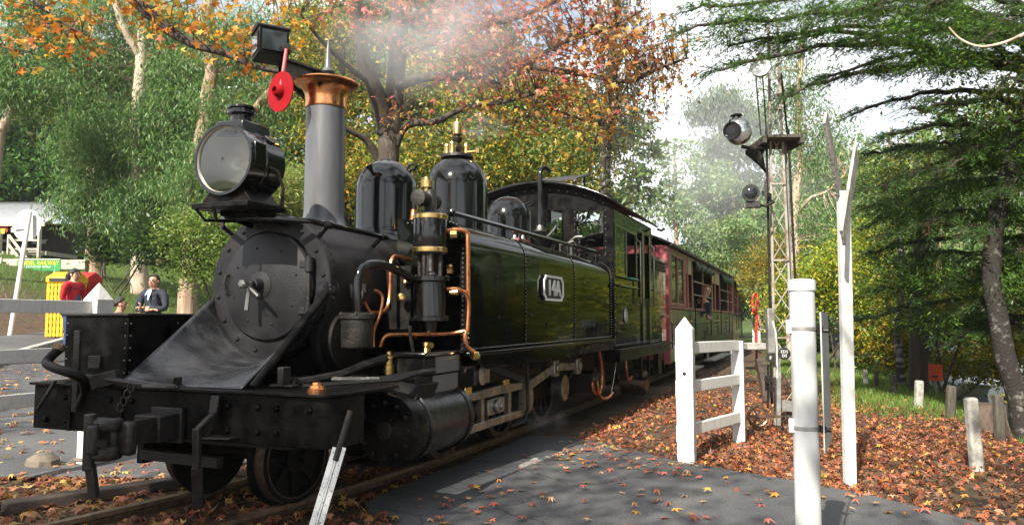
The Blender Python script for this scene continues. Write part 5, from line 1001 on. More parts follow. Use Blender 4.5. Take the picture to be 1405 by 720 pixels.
# ---- parked cars far off
def make_car(loc, rz, m, label):
    t = thing('parked_car', label, 'car', loc, 'parked cars'); x, y, z = loc
    prof = [(-2.0, .35), (-2.05, .65), (-1.95, .85), (-1.15, .95), (-.55, 1.38), (.75, 1.42), (1.45, 1.0), (1.98, .92), (2.05, .6), (2.0, .35)]
    b = B(); rows = []
    for k in np.linspace(-1, 1, 9):
        s_ = (1-abs(k)**4*.12); rows.append([(x+px*s_, y+k*.84*(1 if pz < 1 else .86), z+pz*(1-.03*k*k)) for px, pz in prof])
    b.sheet(rows); b.add(rows[0], [tuple(range(10))]); b.add(rows[-1], [tuple(range(9, -1, -1))]); b.build('body', m, t, ang=40)
    for s_ in (-1, 1):
        B().extr([(x-.98, y+s_*.80, z+.98), (-.48+x, y+s_*.735, z+1.33), (.72+x, y+s_*.735, z+1.36), (1.3+x, y+s_*.80, z+1.02)], (0, s_*.02, 0)).build('side_window', 'car_glass', t)
        for wx in (-1.3, 1.3): 
            w_ = B().lathe((x+wx, y+s_*.66, z+.32), (0, s_, 0), [(.32, 0), (.32, .2), (.2, .21)], 20).build('wheel', 'tyre', t); B().lathe((x+wx, y+s_*.84, z+.32), (0, s_, 0), [(.2, 0), (.19, .03), (.03, .04)], 14).build('hubcap', 'grey_steel', w_)
    for wx, nx in ((-1.18, -1), (1.47, 1)):
        B().extr([(x+wx, y-.66, z+.99), (x+wx, y+.66, z+.99), (x+wx-nx*.55, y+.58, z+1.36), (x+wx-nx*.55, y-.58, z+1.36)], (nx*.02, 0, .01)).build('windscreen', 'car_glass', t)
    t.rotation_euler = (0, 0, rz); return t
c = at(152, 352, D=40); make_car((c[0], c[1], at(152, 362, D=40)[2]), .5, 'car_silver', 'silver car parked under the trees behind the gum trunks')
c = at(1215, 520, D=24); make_car((c[0], c[1], hz(c[0], c[1])), 1.7, 'car_white', 'white car parked beyond the far bollards')
c = at(1222, 535, D=20); make_car((c[0], c[1], hz(c[0], c[1])), 1.9, 'car_dark', 'dark blue car parked in front of the white one')
c = at(1404, 540, D=17); make_car((c[0], c[1], hz(c[0], c[1])), .6, 'car_silver', 'pale car parked beyond the birch trunk on the right road')
# road beyond the bank
rb = B(); rows = []
for y in np.arange(5, 60, 1.): rows.append([(x+max(0, y-12)*.12, y, hz(x+max(0, y-12)*.12, y)+.035) for x in np.arange(7.2, 12.4, .4)])
struct(rb.sheet(rows).build('far_road', 'asphalt', ang=180))

# ================================================================== PEOPLE
def skin(name, J, E_, m, parent, sub=2):
    """continuous body surface grown round joints J {key:(pos, radius or (rx,ry))}"""
    keys = list(J); me = bpy.data.meshes.new(name); me.from_pydata([tuple(map(float, J[k][0])) for k in keys], [(keys.index(a), keys.index(b)) for a, b in E_], [])
    o = bpy.data.objects.new(name, me); COL.objects.link(o); s = o.modifiers.new('skin', 'SKIN'); s.use_smooth_shade = True
    if not me.skin_vertices: raise RuntimeError('no skin layer')
    for i, k in enumerate(keys):
        r = J[k][1]; r = r if hasattr(r, '__len__') else (r, r); me.skin_vertices[0].data[i].radius = r; me.skin_vertices[0].data[i].use_root = (i == 0)
    q = o.modifiers.new('sub', 'SUBSURF'); q.levels = q.render_levels = sub
    me.materials.append(MATS[m]); adopt(o, parent) if parent is not None else None
    return o
def frame_of(face):
    f_ = Vector((*face, 0)).normalized(); return f_, Vector((0, 0, 1)).cross(f_)     # facing, the person's left
def head(t, c, fwd, left, r, hair, skn, style):
    """face details and hair on a head centred at c (r = half head width)"""
    c = Vector(c); up = Vector((0, 0, 1))
    for s in (-1, 1):
        B().lathe(c+fwd*r*1.0+left*s*r*.42+up*r*.10, fwd, [(r*.15, 0), (r*.12, r*.06), (.001, r*.08)], 10).build('eye', 'eye_dark', t)
        B().bar(c+fwd*r*1.02+left*s*r*.22+up*r*.36, c+fwd*r*.92+left*s*r*.66+up*r*.34, r*.10, r*.08).build('eyebrow', hair, t)
        B().lathe(c+left*s*r*.93-up*.0, left*s, [(r*.2, 0), (r*.26, r*.1), (r*.1, r*.16)], 10).build('ear', skn, t)
    B().bar(c+fwd*r*1.03+up*r*.12, c+fwd*r*1.26-up*r*.30, r*.16, r*.12, w2=r*.34, h2=r*.2).build('nose', skn, t, bevel=r*.06)
    B().bar(c+fwd*r*1.03-left*r*.3-up*r*.62, c+fwd*r*1.03+left*r*.3-up*r*.62, r*.12, r*.14).build('mouth', 'lips', t, bevel=r*.05)
    b = B(); c2 = c-fwd*r*.10+up*r*.20; n1, n2 = 12, 24; vs = []
    for i in range(n1+1):
        ph = rad(90-i*180/n1)
        for k in range(n2):
            th = 2*math.pi*k/n2; d = (fwd*math.cos(th)+left*math.sin(th))*math.cos(ph)+up*math.sin(ph); vs.append((c2+Vector((d.x*r*1.04, d.y*r*1.04, d.z*r*1.14)), d))
    tilt = (up*.75-fwd*(.66 if style != 'fringe' else .5)).normalized(); lim = .12 if style == 'short' else -.12
    fs = []
    for i in range(n1):
        for k in range(n2):
            q4 = (i*n2+k, (i+1)*n2+k, (i+1)*n2+(k+1) % n2, i*n2+(k+1) % n2)
            if sum(vs[j][1].dot(tilt) for j in q4)/4 > lim and sum(vs[j][1].z for j in q4)/4 > -.55: fs.append(q4)
    b.add([p for p, _ in vs], fs).build('hair', hair, t, ang=180, solid=.008)
def hand(t, w, d, up_, skn, s=1.):
    """palm and five separate bent fingers at wrist w, pointing along d"""
    w, d, up_ = Vector(w), Vector(d).normalized(), Vector(up_).normalized(); sd = d.cross(up_).normalized()
    J = {'w': (w, .024*s), 'p': (w+d*.05*s, (.036*s, .018*s)), 'k': (w+d*.09*s, (.038*s, .016*s))}; E_ = [('w', 'p'), ('p', 'k')]
    skin('palm', J, E_, skn, t, 1)
    for i, (o_, ln) in enumerate(((-.03, .06), (-.01, .075), (.012, .07), (.032, .055))):
        a = w+d*.085*s+sd*o_*s; skin('finger', {'a': (a, .0088*s), 'b': (a+d*ln*.55*s, .0082*s), 'c': (a+d*ln*.85*s-up_*ln*.5*s, .0075*s)}, [('a', 'b'), ('b', 'c')], skn, t, 1)
    a = w+d*.03*s-sd*.032*s; skin('thumb', {'a': (a, .010*s), 'b': (a+d*.03*s-sd*.025*s, .0095*s), 'c': (a+d*.06*s-sd*.03*s-up_*.01, .008*s)}, [('a', 'b'), ('b', 'c')], skn, t, 1)
def person(label, base, face, h, top, legs, hair, skn, style, arms, shirt=None, group=None, seated=False):
    """standing figure; arms = {'L': (elbow, wrist, hand dir), 'R': ...} in (forward, left, up) fractions of h"""
    t = thing('person', label, 'person', base, group); fw, lf = frame_of(face); b0 = Vector([float(k) for k in base])
    P = lambda f_, l_, u_: b0+fw*(f_*h)+lf*(l_*h)+Vector((0, 0, u_*h))
    J = {'pelvis': (P(0, 0, .53), (.075*h, .055*h)), 'waist': (P(0, 0, .62), (.068*h, .05*h)), 'chest': (P(.0, 0, .735), (.085*h, .06*h)), 'neck0': (P(-.005, 0, .825), (.045*h, .04*h)), 'neck': (P(.004, 0, .86), .03*h), 'jaw': (P(.018, 0, .895), (.040*h, .044*h)), 'head': (P(.012, 0, .935), (.046*h, .056*h)), 'crown': (P(.006, 0, .975), (.034*h, .04*h))}
    E_ = [('pelvis', 'waist'), ('waist', 'chest'), ('chest', 'neck0'), ('neck0', 'neck'), ('neck', 'jaw'), ('jaw', 'head'), ('head', 'crown')]
    ck = {}; 
    for s, n in ((1, 'L'), (-1, 'R')):
        J.update({'hip'+n: (P(0, s*.052, .50), .05*h), 'knee'+n: (P(.012, s*.055, .285), .035*h), 'ankle'+n: (P(-.01, s*.055, .05), .024*h), 'toe'+n: (P(.075, s*.065, .02), (.026*h, .018*h))})
        E_ += [('pelvis', 'hip'+n), ('hip'+n, 'knee'+n), ('knee'+n, 'ankle'+n), ('ankle'+n, 'toe'+n)]
        el, wr, hd = arms[n]
        J.update({'sh'+n: (P(0, s*.105, .805), .036*h), 'el'+n: (P(*el), .026*h), 'wr'+n: (P(*wr), .018*h)}); E_ += [('neck0', 'sh'+n), ('sh'+n, 'el'+n), ('el'+n, 'wr'+n)]
        hand(t, P(*wr), fw*hd[0]+lf*hd[1]+Vector((0, 0, hd[2])), fw if abs(hd[2]) > .6 else Vector((0, 0, 1)), skn, h/1.7)
    o = skin('body', J, E_, skn, t)
    g_ = 1.13
    tj = {k: (J[k][0], tuple(np.array(J[k][1] if hasattr(J[k][1], '__len__') else (J[k][1],)*2)*g_+.006)) for k in ('pelvis', 'waist', 'chest', 'neck0', 'shL', 'elL', 'shR', 'elR')}
    for n in 'LR': tj['wr'+n] = (J['el'+n][0].lerp(J['wr'+n][0], .86), (.024*h, .024*h))
    skin('jacket' if top == 'navy_cloth' else 'top', tj, [('pelvis', 'waist'), ('waist', 'chest'), ('chest', 'neck0'), ('neck0', 'shL'), ('shL', 'elL'), ('elL', 'wrL'), ('neck0', 'shR'), ('shR', 'elR'), ('elR', 'wrR')], top, t)
    lj = {k: (J[k][0], tuple(np.array(J[k][1] if hasattr(J[k][1], '__len__') else (J[k][1],)*2)*1.16+.007)) for k in ('pelvis', 'hipL', 'kneeL', 'hipR', 'kneeR')}
    for n in 'LR': lj['an'+n] = (J['knee'+n][0].lerp(J['ankle'+n][0], .95), .036*h)
    skin('trousers', lj, [('pelvis', 'hipL'), ('hipL', 'kneeL'), ('kneeL', 'anL'), ('pelvis', 'hipR'), ('hipR', 'kneeR'), ('kneeR', 'anR')], legs, t)
    for n in 'LR': a = J['ankle'+n][0]; c_2 = J['toe'+n][0]; skin('shoe', {'a': (a-Vector((0, 0, .02*h)), .03*h), 'b': (a.lerp(c_2, .6), (.032*h, .026*h)), 'c': (c_2+fw*.01, (.03*h, .02*h))}, [('a', 'b'), ('b', 'c')], 'shoe_white', t, 1)
    head(t, P(.012, 0, .925), fw, lf, .052*h, hair, skn, style)
    return t, P, fw, lf
# the woman by the bins
wb = at(97, 486, D=13.2); wb[2] = hz(wb[0], wb[1])+.03; hgt = (at(100, 367, D=13.2)[2]-wb[2])/1.0
fr = _R*.80-_Fh*.25
t, P, fw, lf = person('woman in red jumper and denim pinafore with a dark ponytail facing the track', wb, fr[:2], hgt, 'red_cloth', 'denim', 'hair_black', 'skin_light', 'fringe',
    {'L': ((.03, .135, .66), (.07, .12, .53), (.2, 0, -1)), 'R': ((.0, -.14, .66), (.09, -.10, .56), (.3, .2, -.9))})
bj = {'a': (P(.035, 0, .56), (.085*hgt, .05*hgt)), 'b': (P(.035, 0, .64), (.078*hgt, .045*hgt)), 'c': (P(.045, 0, .73), (.062*hgt, .03*hgt))}
skin('bib', bj, [('a', 'b'), ('b', 'c')], 'denim', t)
for s in (-1, 1): B().tube([P(.075, s*.035, .755), P(.05, s*.05, .815), P(-.03, s*.05, .82), P(-.068, s*.03, .74)], .014, 6).build('strap', 'denim', t)
skin('skirt', {'a': (P(.01, 0, .60), (.082*hgt, .07*hgt)), 'b': (P(.01, 0, .50), (.105*hgt, .085*hgt)), 'c': (P(.01, 0, .40), (.12*hgt, .09*hgt))}, [('a', 'b'), ('b', 'c')], 'denim', t)
skin('ponytail', {'a': (P(-.055, 0, .955), .022*hgt), 'b': (P(-.085, 0, .925), .032*hgt), 'c': (P(-.085, .0, .865), .027*hgt), 'd': (P(-.075, 0, .815), .012*hgt)}, [('a', 'b'), ('b', 'c'), ('c', 'd')], 'hair_black', t, 1)
# the man with folded arms
mb_ = at(210, 440, D=12); mb_[2] = hz(mb_[0], mb_[1])+.03; hgt = at(210, 375, D=12)[2]-mb_[2]
fr = -_Fh*.9-_R*.1
t, P, fw, lf = person('smiling man in a navy jacket with folded arms behind the engine', mb_, fr[:2], hgt, 'navy_cloth', 'navy_cloth', 'hair_black', 'skin', 'short',
    {'L': ((.035, .145, .665), (.105, -.02, .675), (.1, -1, .1)), 'R': ((.035, -.145, .655), (.115, .03, .655), (.1, 1, .1))})
B().extr([P(.060, -.022, .845), P(.060, .022, .845), P(.092, .004, .745), P(.092, -.004, .745)], fw*.01).build('shirt_front', 'blue_shirt', t)
for s in (-1, 1): B().extr([P(.02, s*.045, .855), P(.062, s*.02, .85), P(.075, s*.022, .80), P(.066, s*.05, .79)], fw*.012).build('collar', 'blue_shirt' if s < 0 else 'navy_cloth', t)
# the person stooping behind the box, hand raised with a phone
pb = at(163, 440, D=9.6); pb[2] = hz(pb[0], pb[1])+.03
t, P, fw, lf = person('person in grey top raising a phone behind the pyramid topped post', pb, (_R*.85+_Fh*.3)[:2], 1.36, 'grey_cloth', 'denim', 'hair_black', 'skin', 'short',
    {'L': ((.10, .14, .70), (.16, .10, .86), (.1, 0, 1)), 'R': ((.13, -.13, .72), (.30, -.10, .76), (1, 0, .1))})
q = P(.175, .09, .945); B().bar(q-Vector((0, 0, .06)), q+Vector((0, 0, .06)), .06, .01, up=fw).build('phone', 'sign_black', t, bevel=.002)
# driver and passenger: head, shoulders and arm at their openings
def bust(label, c, face, r, top, hair, skn, style, down=.75, lean=0., legdir=None):
    fw, lf = frame_of(face); c = Vector([float(k) for k in c]); up = Vector((0, 0, 1)); k = r/.088
    t = thing('person', label, 'person', c-up*1.35*k)
    Q = lambda f_, l_, u_: c+fw*f_*k+lf*l_*k+up*u_*k+Vector((-lean*min(1, max(0, -u_-.08)/.25), 0, 0))
    J = {'chest': (Q(-.05, 0, -.42), (.15*k, .10*k)), 'waist': (Q(-.06, 0, -.66), (.13*k, .09*k)), 'pelvis': (Q(-.06, 0, -.85), (.14*k, .1*k)), 'neck0': (Q(-.03, 0, -.22), (.075*k, .065*k)), 'neck': (Q(-.01, 0, -.15), .052*k), 'jaw': (Q(.01, 0, -.07), (.07*k, .075*k)), 'head': (Q(0, 0, .01), (.08*k, .096*k)), 'crown': (Q(-.01, 0, .075), (.058*k, .068*k))}
    E_ = [('chest', 'waist'), ('waist', 'pelvis'), ('chest', 'neck0'), ('neck0', 'neck'), ('neck', 'jaw'), ('jaw', 'head'), ('head', 'crown')]
    for s, n in ((1, 'L'), (-1, 'R')):
        J.update({'sh'+n: (Q(-.03, s*.18, -.27), .062*k), 'el'+n: (Q(.03, s*.25, -.52), .045*k), 'wr'+n: (Q(.20, s*.17, -.58), .03*k), 'hip'+n: (Q(-.02, s*.09, -.95), .085*k), 'knee'+n: (Q(.02, s*.10, -1.15), .06*k)}); E_ += [('neck0', 'sh'+n), ('sh'+n, 'el'+n), ('el'+n, 'wr'+n), ('pelvis', 'hip'+n), ('hip'+n, 'knee'+n)]
        hand(t, J['wr'+n][0], fw, up, skn, k)
    skin('body', J, E_, skn, t)
    tj = {a: (J[a][0], tuple(np.array(J[a][1] if hasattr(J[a][1], '__len__') else (J[a][1],)*2)*1.15+.006)) for a in ('chest', 'waist', 'pelvis', 'neck0', 'shL', 'elL', 'shR', 'elR')}
    for n in 'LR': tj['wr'+n] = (J['el'+n][0].lerp(J['wr'+n][0], .85), .04*k)
    skin('top', tj, [('chest', 'waist'), ('waist', 'pelvis'), ('chest', 'neck0'), ('neck0', 'shL'), ('shL', 'elL'), ('elL', 'wrL'), ('neck0', 'shR'), ('shR', 'elR'), ('elR', 'wrR')], top, t)
    lj = {a: (J[a][0], tuple(np.array(J[a][1] if hasattr(J[a][1], '__len__') else (J[a][1],)*2)*1.14+.006)) for a in ('pelvis', 'hipL', 'kneeL', 'hipR', 'kneeR')}
    skin('trousers', lj, [('pelvis', 'hipL'), ('hipL', 'kneeL'), ('pelvis', 'hipR'), ('hipR', 'kneeR')], 'navy_cloth', t)
    head(t, Q(0, 0, 0), fw, lf, .086*k, hair, skn, style); return t
bust('red haired passenger leaning out of the open carriage window', at(970, 398, X=1.02), (.5, -1), .10, 'navy_cloth', 'hair_red', 'skin_light', 'short', lean=.24)
bust('driver in dark overalls looking out of the cab doorway', at(889, 384, X=.72), (.7, -1), .095, 'navy_cloth', 'hair_black', 'skin', 'short')

# ================================================================== TREES AND PLANTS
def px_pts(L): return [at(x, y, D=d) for x, y, d in L]
def smooth(pts, k=4):
    P = [Vector(p) for p in pts]; Q = []
    for i in range(len(P)-1):
        p0, p1, p2, p3 = P[max(i-1, 0)], P[i], P[i+1], P[min(i+2, len(P)-1)]
        for j in range(k):
            t = j/k; Q.append(.5*((2*p1)+(p2-p0)*t+(2*p0-5*p1+4*p2-p3)*t*t+(3*p1-p0-3*p2+p3)*t**3))
    Q.append(P[-1]); return Q
def limb_mesh(b, pts, r0, r1, n=10, wob=.0, k=4):
    Q = smooth(pts, k); m = len(Q)
    if wob: Q = [q+Vector((noise.noise(q*1.3), noise.noise(q*1.3+Vector((7, 0, 0))), 0))*wob if 0 < i else q for i, q in enumerate(Q)]
    b.tube(Q, [r0+(r1-r0)*(i/(m-1))**.8 for i in range(m)], n); return [np.array(q) for q in Q]
def blob(c, rx, ry, rd, n, sub, spread, world=False):
    """leaf sites: n points gathered round `sub` clump centres inside an ellipsoid (axes right, up, depth)"""
    d = RNG.normal(size=(sub, 3)); d /= np.linalg.norm(d, axis=1, keepdims=True); d *= RNG.random((sub, 1))**.42
    C_ = np.array(c)+d[:, :1]*rx*_R+d[:, 1:2]*ry*_Z+d[:, 2:]*rd*_Fh
    i = RNG.integers(0, sub, n); q = RNG.normal(size=(n, 3))*spread*np.array([1, 1, .75]); return C_, C_[i]+q
def twigs(b, limbpts, centres, r=.012, n=4, sag=.15, maxlen=4.):
    L_ = np.array(limbpts)
    for c in centres:
        d = np.linalg.norm(L_-c, axis=1); d2 = d+np.maximum(0, L_[:, 2]-c[2])*.3; j = int(np.argmin(d2))
        if d[j] > maxlen: continue
        a = L_[j]; m_ = (a+c)/2+V(*RNG.normal(size=3))*.08*d[j]+V(0, 0, sag*d[j]*.5)
        b.tube(smooth([a, m_, c], 3), [r*(1+d[j]*.4), r*.9, r*.75, r*.7, r*.6, r*.5, r*.35], n, cap=False)
def tree(name, label, base, limbs, clusters, shape, size, colf, bark, orient='up', group=None, m='leaf', tw=.012, spread=.22, cat='tree', sides=10, maxlen=4., wob=.05, z0=None):
    base = np.array(base, float); t = thing(name, label, cat, base, group); b = B(); LP = []
    for L_, r0, r1 in limbs: LP += limb_mesh(b, L_, r0, r1, sides if r0 > .08 else 6, wob if r0 > .05 else wob*.5)
    P_, Cc = [], []
    for cl in clusters:
        c, rx, ry, rd, n, sub = cl; C_, q = blob(c, rx, ry, rd, n, sub, spread); P_.append(q); Cc.append(C_)
    P_ = np.concatenate(P_); Cc = np.concatenate(Cc)
    b.build('trunk', bark, t, ang=180)
    if tw:
        tb = B(); twigs(tb, LP, Cc, tw, 4, maxlen=maxlen); tb.build('branches', bark, t, ang=180, kind='stuff') if tb.v else None
    n = len(P_)
    if orient == 'up': N = rdir(n, .9); T = rdir(n, -.3)
    elif orient == 'droop': T = rdir(n, -1.5); N = rdir(n, 0)
    else: N = rdir(n, .3); T = rdir(n)
    tm, fc = shape; leafmesh('crown', P_, N, T, RNG.uniform(*size, n), tm, fc, colf(P_), m, t)
    return t
def cpx(x, y, D, rxp, ryp, rd, n, sub): return (at(x, y, D=D), rxp*D/FPX, ryp*D/FPX, rd, n, sub)
GREEN = [(.055, .10, .022), (.085, .14, .03), (.035, .075, .02), (.12, .17, .045)]
GUM = [(.085, .18, .05), (.13, .225, .075), (.05, .12, .035), (.20, .27, .11), (.10, .20, .06)]
GOLD = [(.42, .32, .04), (.24, .26, .045), (.12, .17, .03), (.46, .22, .03), (.52, .40, .07), (.06, .10, .02)]
S_STAR, S_DIA, S_NAR = (STAR, STARF), (DIA, DIAF), (NARROW, DIAF)
def simple(cols, w=None): return lambda P: pal(len(P), cols, w)

# ---- the big maple behind the engine
def maplecol(P):
    r = (P-CAM)@_R; z = P[:, 2]; n = len(P)
    red = pal(n, [(.42, .11, .10), (.45, .18, .13), (.34, .07, .07), (.42, .20, .11)]); org = pal(n, [(.42, .19, .07), (.36, .14, .05), (.45, .25, .09), (.25, .11, .05), (.38, .25, .09), (.22, .15, .06)]); gld = pal(n, [(.46, .30, .05), (.30, .24, .05), (.5, .24, .04)])
    w1 = np.clip((z-3.7)/1.3, 0, 1)*np.clip((2.3-r)/3., .06, 1); u = RNG.random(n); w2 = np.clip((4.4-z)/1.6, 0, .55)
    return np.where((u < w1)[:, None], red, np.where((RNG.random(n) < w2)[:, None], gld, org))
MB = at(533, 455, D=12.2); MB[2] = hz(MB[0], MB[1])
mlimbs = [([MB-V(0, 0, .3), *px_pts([(533, 330, 12.2), (533, 250, 12.2), (533, 190, 12.2), (540, 130, 12.2), (546, 70, 12.1), (550, 0, 12), (556, -90, 12)])], .25, .11),
          (px_pts([(531, 185, 12.2), (520, 140, 12), (508, 110, 11.8), (497, 78, 11.6), (496, 40, 11.4), (486, -30, 11.2)]), .17, .07),
          (px_pts([(540, 210, 12.2), (556, 172, 12), (600, 166, 11.4), (640, 147, 11), (690, 140, 10.6), (740, 128, 10.3)]), .075, .02),
          (px_pts([(546, 118, 12.1), (590, 106, 11.7), (650, 104, 11.2), (720, 92, 10.8), (790, 100, 10.4), (860, 112, 10.1), (900, 95, 9.9), (940, 80, 9.8)]), .085, .014),
          (px_pts([(549, 75, 12.1), (600, 55, 11.6), (660, 38, 11.2), (720, 20, 10.8), (800, -20, 10.4)]), .08, .03),
          (px_pts([(551, 30, 12), (620, 0, 11.4), (700, -40, 10.8), (800, -70, 10.2)]), .08, .04),
          (px_pts([(720, 92, 10.8), (770, 60, 10.5), (830, 40, 10.1), (880, 15, 9.9)]), .04, .014),
          (px_pts([(650, 104, 11.2), (700, 120, 10.8), (760, 150, 10.5), (820, 172, 10.3)]), .035, .012),
          (px_pts([(527, 232, 12.2), (505, 195, 12), (485, 182, 11.8), (462, 168, 11.6)]), .08, .035),
          (px_pts([(512, 118, 11.9), (480, 95, 11.4), (445, 60, 11), (410, 20, 10.7)]), .06, .02)]
mcl = [cpx(600, 15, 11.2, 110, 45, 1.5, 620, 60), cpx(700, 45, 10.7, 110, 50, 1.4, 760, 76), cpx(800, 45, 10.3, 90, 50, 1.3, 640, 66), cpx(880, 75, 9.9, 60, 45, 1.0, 380, 46), cpx(930, 95, 9.8, 30, 22, .6, 80, 12),
       cpx(660, 95, 10.9, 90, 32, 1.2, 520, 55), cpx(770, 120, 10.5, 80, 35, 1.2, 480, 50), cpx(830, 160, 10.2, 60, 22, .9, 230, 28), cpx(490, 15, 11.0, 70, 30, 1.0, 240, 26), cpx(560, 170, 11.8, 40, 22, .8, 60, 8), cpx(700, 150, 10.5, 70, 22, .8, 150, 20),
       cpx(720, -60, 10.5, 200, 60, 2.2, 700, 70)]
mcl = [(c[0], c[1], c[2], c[3], int(c[4]*.92), c[5]) for c in mcl]
tree('maple_tree', 'big autumn maple with grey forked trunk and red orange leaves over the engine', MB, mlimbs, mcl, S_STAR, (.095, .145), maplecol, 'bark_maple', tw=.009, spread=.20)
# ---- maple reaching in from the left
LB = at(-420, 480, D=9); LB[2] = hz(LB[0], LB[1])
llimbs = [([LB-V(0, 0, .3), LB+V(.1, .1, 2.0), LB+V(.15, .2, 4.2), LB+V(.1, .1, 7)], .24, .10),
          ([LB+V(.15, .2, 4.0), *px_pts([(-200, -60, 8.6), (-40, -110, 8.3), (110, -60, 8), (185, 3, 8), (218, 34, 8), (262, 60, 7.9), (310, 75, 7.8), (352, 92, 7.7), (420, 104, 7.6)])], .12, .018),
          (px_pts([(-40, -110, 8.3), (20, -30, 8), (70, 20, 7.8), (120, 50, 7.7)]), .03, .008), (px_pts([(110, -60, 8), (260, -40, 7.7), (400, -10, 7.5)]), .05, .012),
          (px_pts([(-200, -60, 8.6), (-90, 10, 8), (-20, 50, 7.8), (30, 75, 7.7)]), .03, .006)]
lcl = [cpx(100, 45, 7.8, 50, 24, .6, 150, 16), cpx(25, 15, 7.8, 45, 22, .6, 90, 12), cpx(20, 70, 7.8, 30, 12, .4, 40, 6), cpx(250, 25, 7.9, 70, 40, .8, 190, 24), cpx(330, 70, 7.7, 50, 35, .7, 130, 16), cpx(400, 20, 7.6, 60, 25, .7, 120, 14), cpx(200, -40, 8, 160, 40, 1.2, 300, 30), cpx(-150, -60, 8.4, 120, 60, 1.2, 250, 26)]
tree('maple_tree', 'maple bough with yellow orange leaves reaching in over the headlamp', LB, llimbs, lcl, S_STAR, (.09, .135), simple([(.52, .26, .03), (.46, .17, .03), (.5, .33, .06), (.26, .17, .04), (.36, .10, .03)], [3, 3, 2, 1.5, 1]), 'bark_dark', tw=.007, spread=.16)
# ---- gum trees on the left
def gum(label, limbs, cl, bark, cols=GUM, size=(.14, .23), spread=.30, base=None):
    cl = [(c[0], c[1], c[2], c[3], int(c[4]*1.9), int(c[5]*1.5)) for c in cl]
    b0 = np.array(limbs[0][0][0]); return tree('gum_tree', label, b0, limbs, cl, S_NAR, size, simple(cols), bark, 'droop', 'gum trees on the slope', tw=.012, spread=spread, wob=.12)
def gnd(px, D, py=380): p = at(px, py, D=D); p[2] = hz(p[0], p[1])-.2; return p
gum('red barked gum with drooping foliage behind the bins', [([gnd(131, 27), *px_pts([(131, 340, 27), (134, 280, 27), (128, 200, 27), (120, 120, 27), (112, 40, 27), (100, -60, 27)])], .36, .14), (px_pts([(130, 260, 27), (150, 190, 26.5), (180, 130, 26), (190, 60, 25.6)]), .12, .04), (px_pts([(126, 190, 27), (90, 150, 26.5), (60, 100, 26), (40, 60, 26)]), .1, .03)],
    [cpx(150, 200, 25.5, 70, 70, 1.6, 9000, 130), cpx(120, 110, 26, 70, 60, 1.8, 6500, 110), cpx(70, 60, 26, 60, 60, 1.8, 4000, 80), cpx(110, 285, 25.6, 35, 30, 1.2, 1800, 35), cpx(160, 20, 26, 80, 40, 1.8, 3500, 70)], 'bark_gum')
gum('tall pale trunked gum rising behind the lamp', [([gnd(192, 25), *px_pts([(192, 340, 25), (191, 280, 25), (188, 180, 25), (194, 80, 25), (197, 20, 25), (204, -90, 25)])], .30, .17), (px_pts([(190, 200, 25), (215, 150, 24.5), (260, 110, 24), (300, 90, 24)]), .1, .03), (px_pts([(193, 80, 25), (170, 40, 24.6), (150, -10, 24.4)]), .14, .08)],
    [cpx(235, 180, 24, 60, 60, 1.5, 7000, 110), cpx(200, 290, 23.8, 50, 45, 1.3, 5500, 80), cpx(260, 110, 24, 50, 40, 1.3, 3500, 60), cpx(250, 40, 24.5, 60, 40, 1.5, 2600, 50)], 'bark_pale')
gum('leaning tan gum with peeling bark close behind the lamp', [([gnd(255, 21, 400), *px_pts([(262, 330, 21), (268, 240, 21), (278, 170, 21), (288, 100, 21), (285, 30, 21), (296, -80, 21)])], .28, .16), (px_pts([(272, 210, 21), (310, 185, 20.6), (350, 155, 20.2), (375, 120, 20), (420, 60, 20)]), .15, .07)],
    [cpx(275, 250, 20, 40, 60, .8, 3500, 55), cpx(300, 150, 20, 40, 30, .8, 1200, 24), cpx(330, 60, 20.5, 60, 50, 1.3, 3800, 70), cpx(400, 120, 20.3, 50, 60, 1.2, 3800, 65), cpx(330, 200, 20.5, 60, 40, 1.0, 3600, 60), cpx(420, 40, 20.5, 60, 40, 1.2, 2200, 45)], 'bark_gum', size=(.11, .18))
gum('thin smooth gum leaning at the left edge above the hut', [([gnd(-25, 22, 410), *px_pts([(-20, 320, 22), (-5, 230, 22), (8, 165, 22), (25, 100, 22), (50, 50, 22), (85, -40, 22)])], .19, .09)],
    [cpx(40, 120, 21.5, 45, 50, 1.2, 2600, 50), cpx(0, 90, 21.5, 40, 60, 1.2, 2200, 40), cpx(60, 20, 21.5, 60, 30, 1.2, 1600, 30)], 'bark_pale')
# round green tree at the left, bushes
tree('bushy_tree', 'rounded bright green tree behind the tin roofed hut', gnd(35, 42), [([gnd(35, 42), *px_pts([(38, 300, 42), (40, 240, 42)])], .3, .12)], [cpx(45, 245, 42, 60, 38, 3, 9000, 110), cpx(15, 200, 43, 50, 30, 3, 4500, 60)], S_DIA, (.25, .42), simple([(.05, .12, .02), (.08, .18, .03), (.03, .08, .015)]), 'bark_dark', tw=0, spread=.5)
tree('bushy_tree', 'yellow green tree high behind the left gums', gnd(15, 48), [([gnd(15, 48), *px_pts([(15, 260, 48), (20, 170, 48)])], .3, .12)], [cpx(25, 165, 48, 45, 30, 3, 6000, 80)], S_DIA, (.25, .4), simple([(.26, .30, .03), (.16, .24, .03), (.08, .16, .03)]), 'bark_dark', tw=0, spread=.5)
SB = gnd(325, 14.5, 430)
def shrub(label, px, D, cl, cols, size=(.05, .09), shape=S_DIA, spread=.16, stems=6, name='shrub', orient='up', gp=None):
    b0 = gnd(px, D, 430); L_ = []
    for k in range(stems):
        c = cl[k % len(cl)][0]; L_.append(([b0+V(*RNG.normal(size=2)*.15, 0), (b0+c)/2+V(*RNG.normal(size=3)*.2), c+V(0, 0, .2)], .035, .012))
    return tree(name, label, b0, L_, cl, shape, size, simple(cols), 'bark_maple', orient, gp, tw=.006, spread=spread, cat='shrub', sides=6)
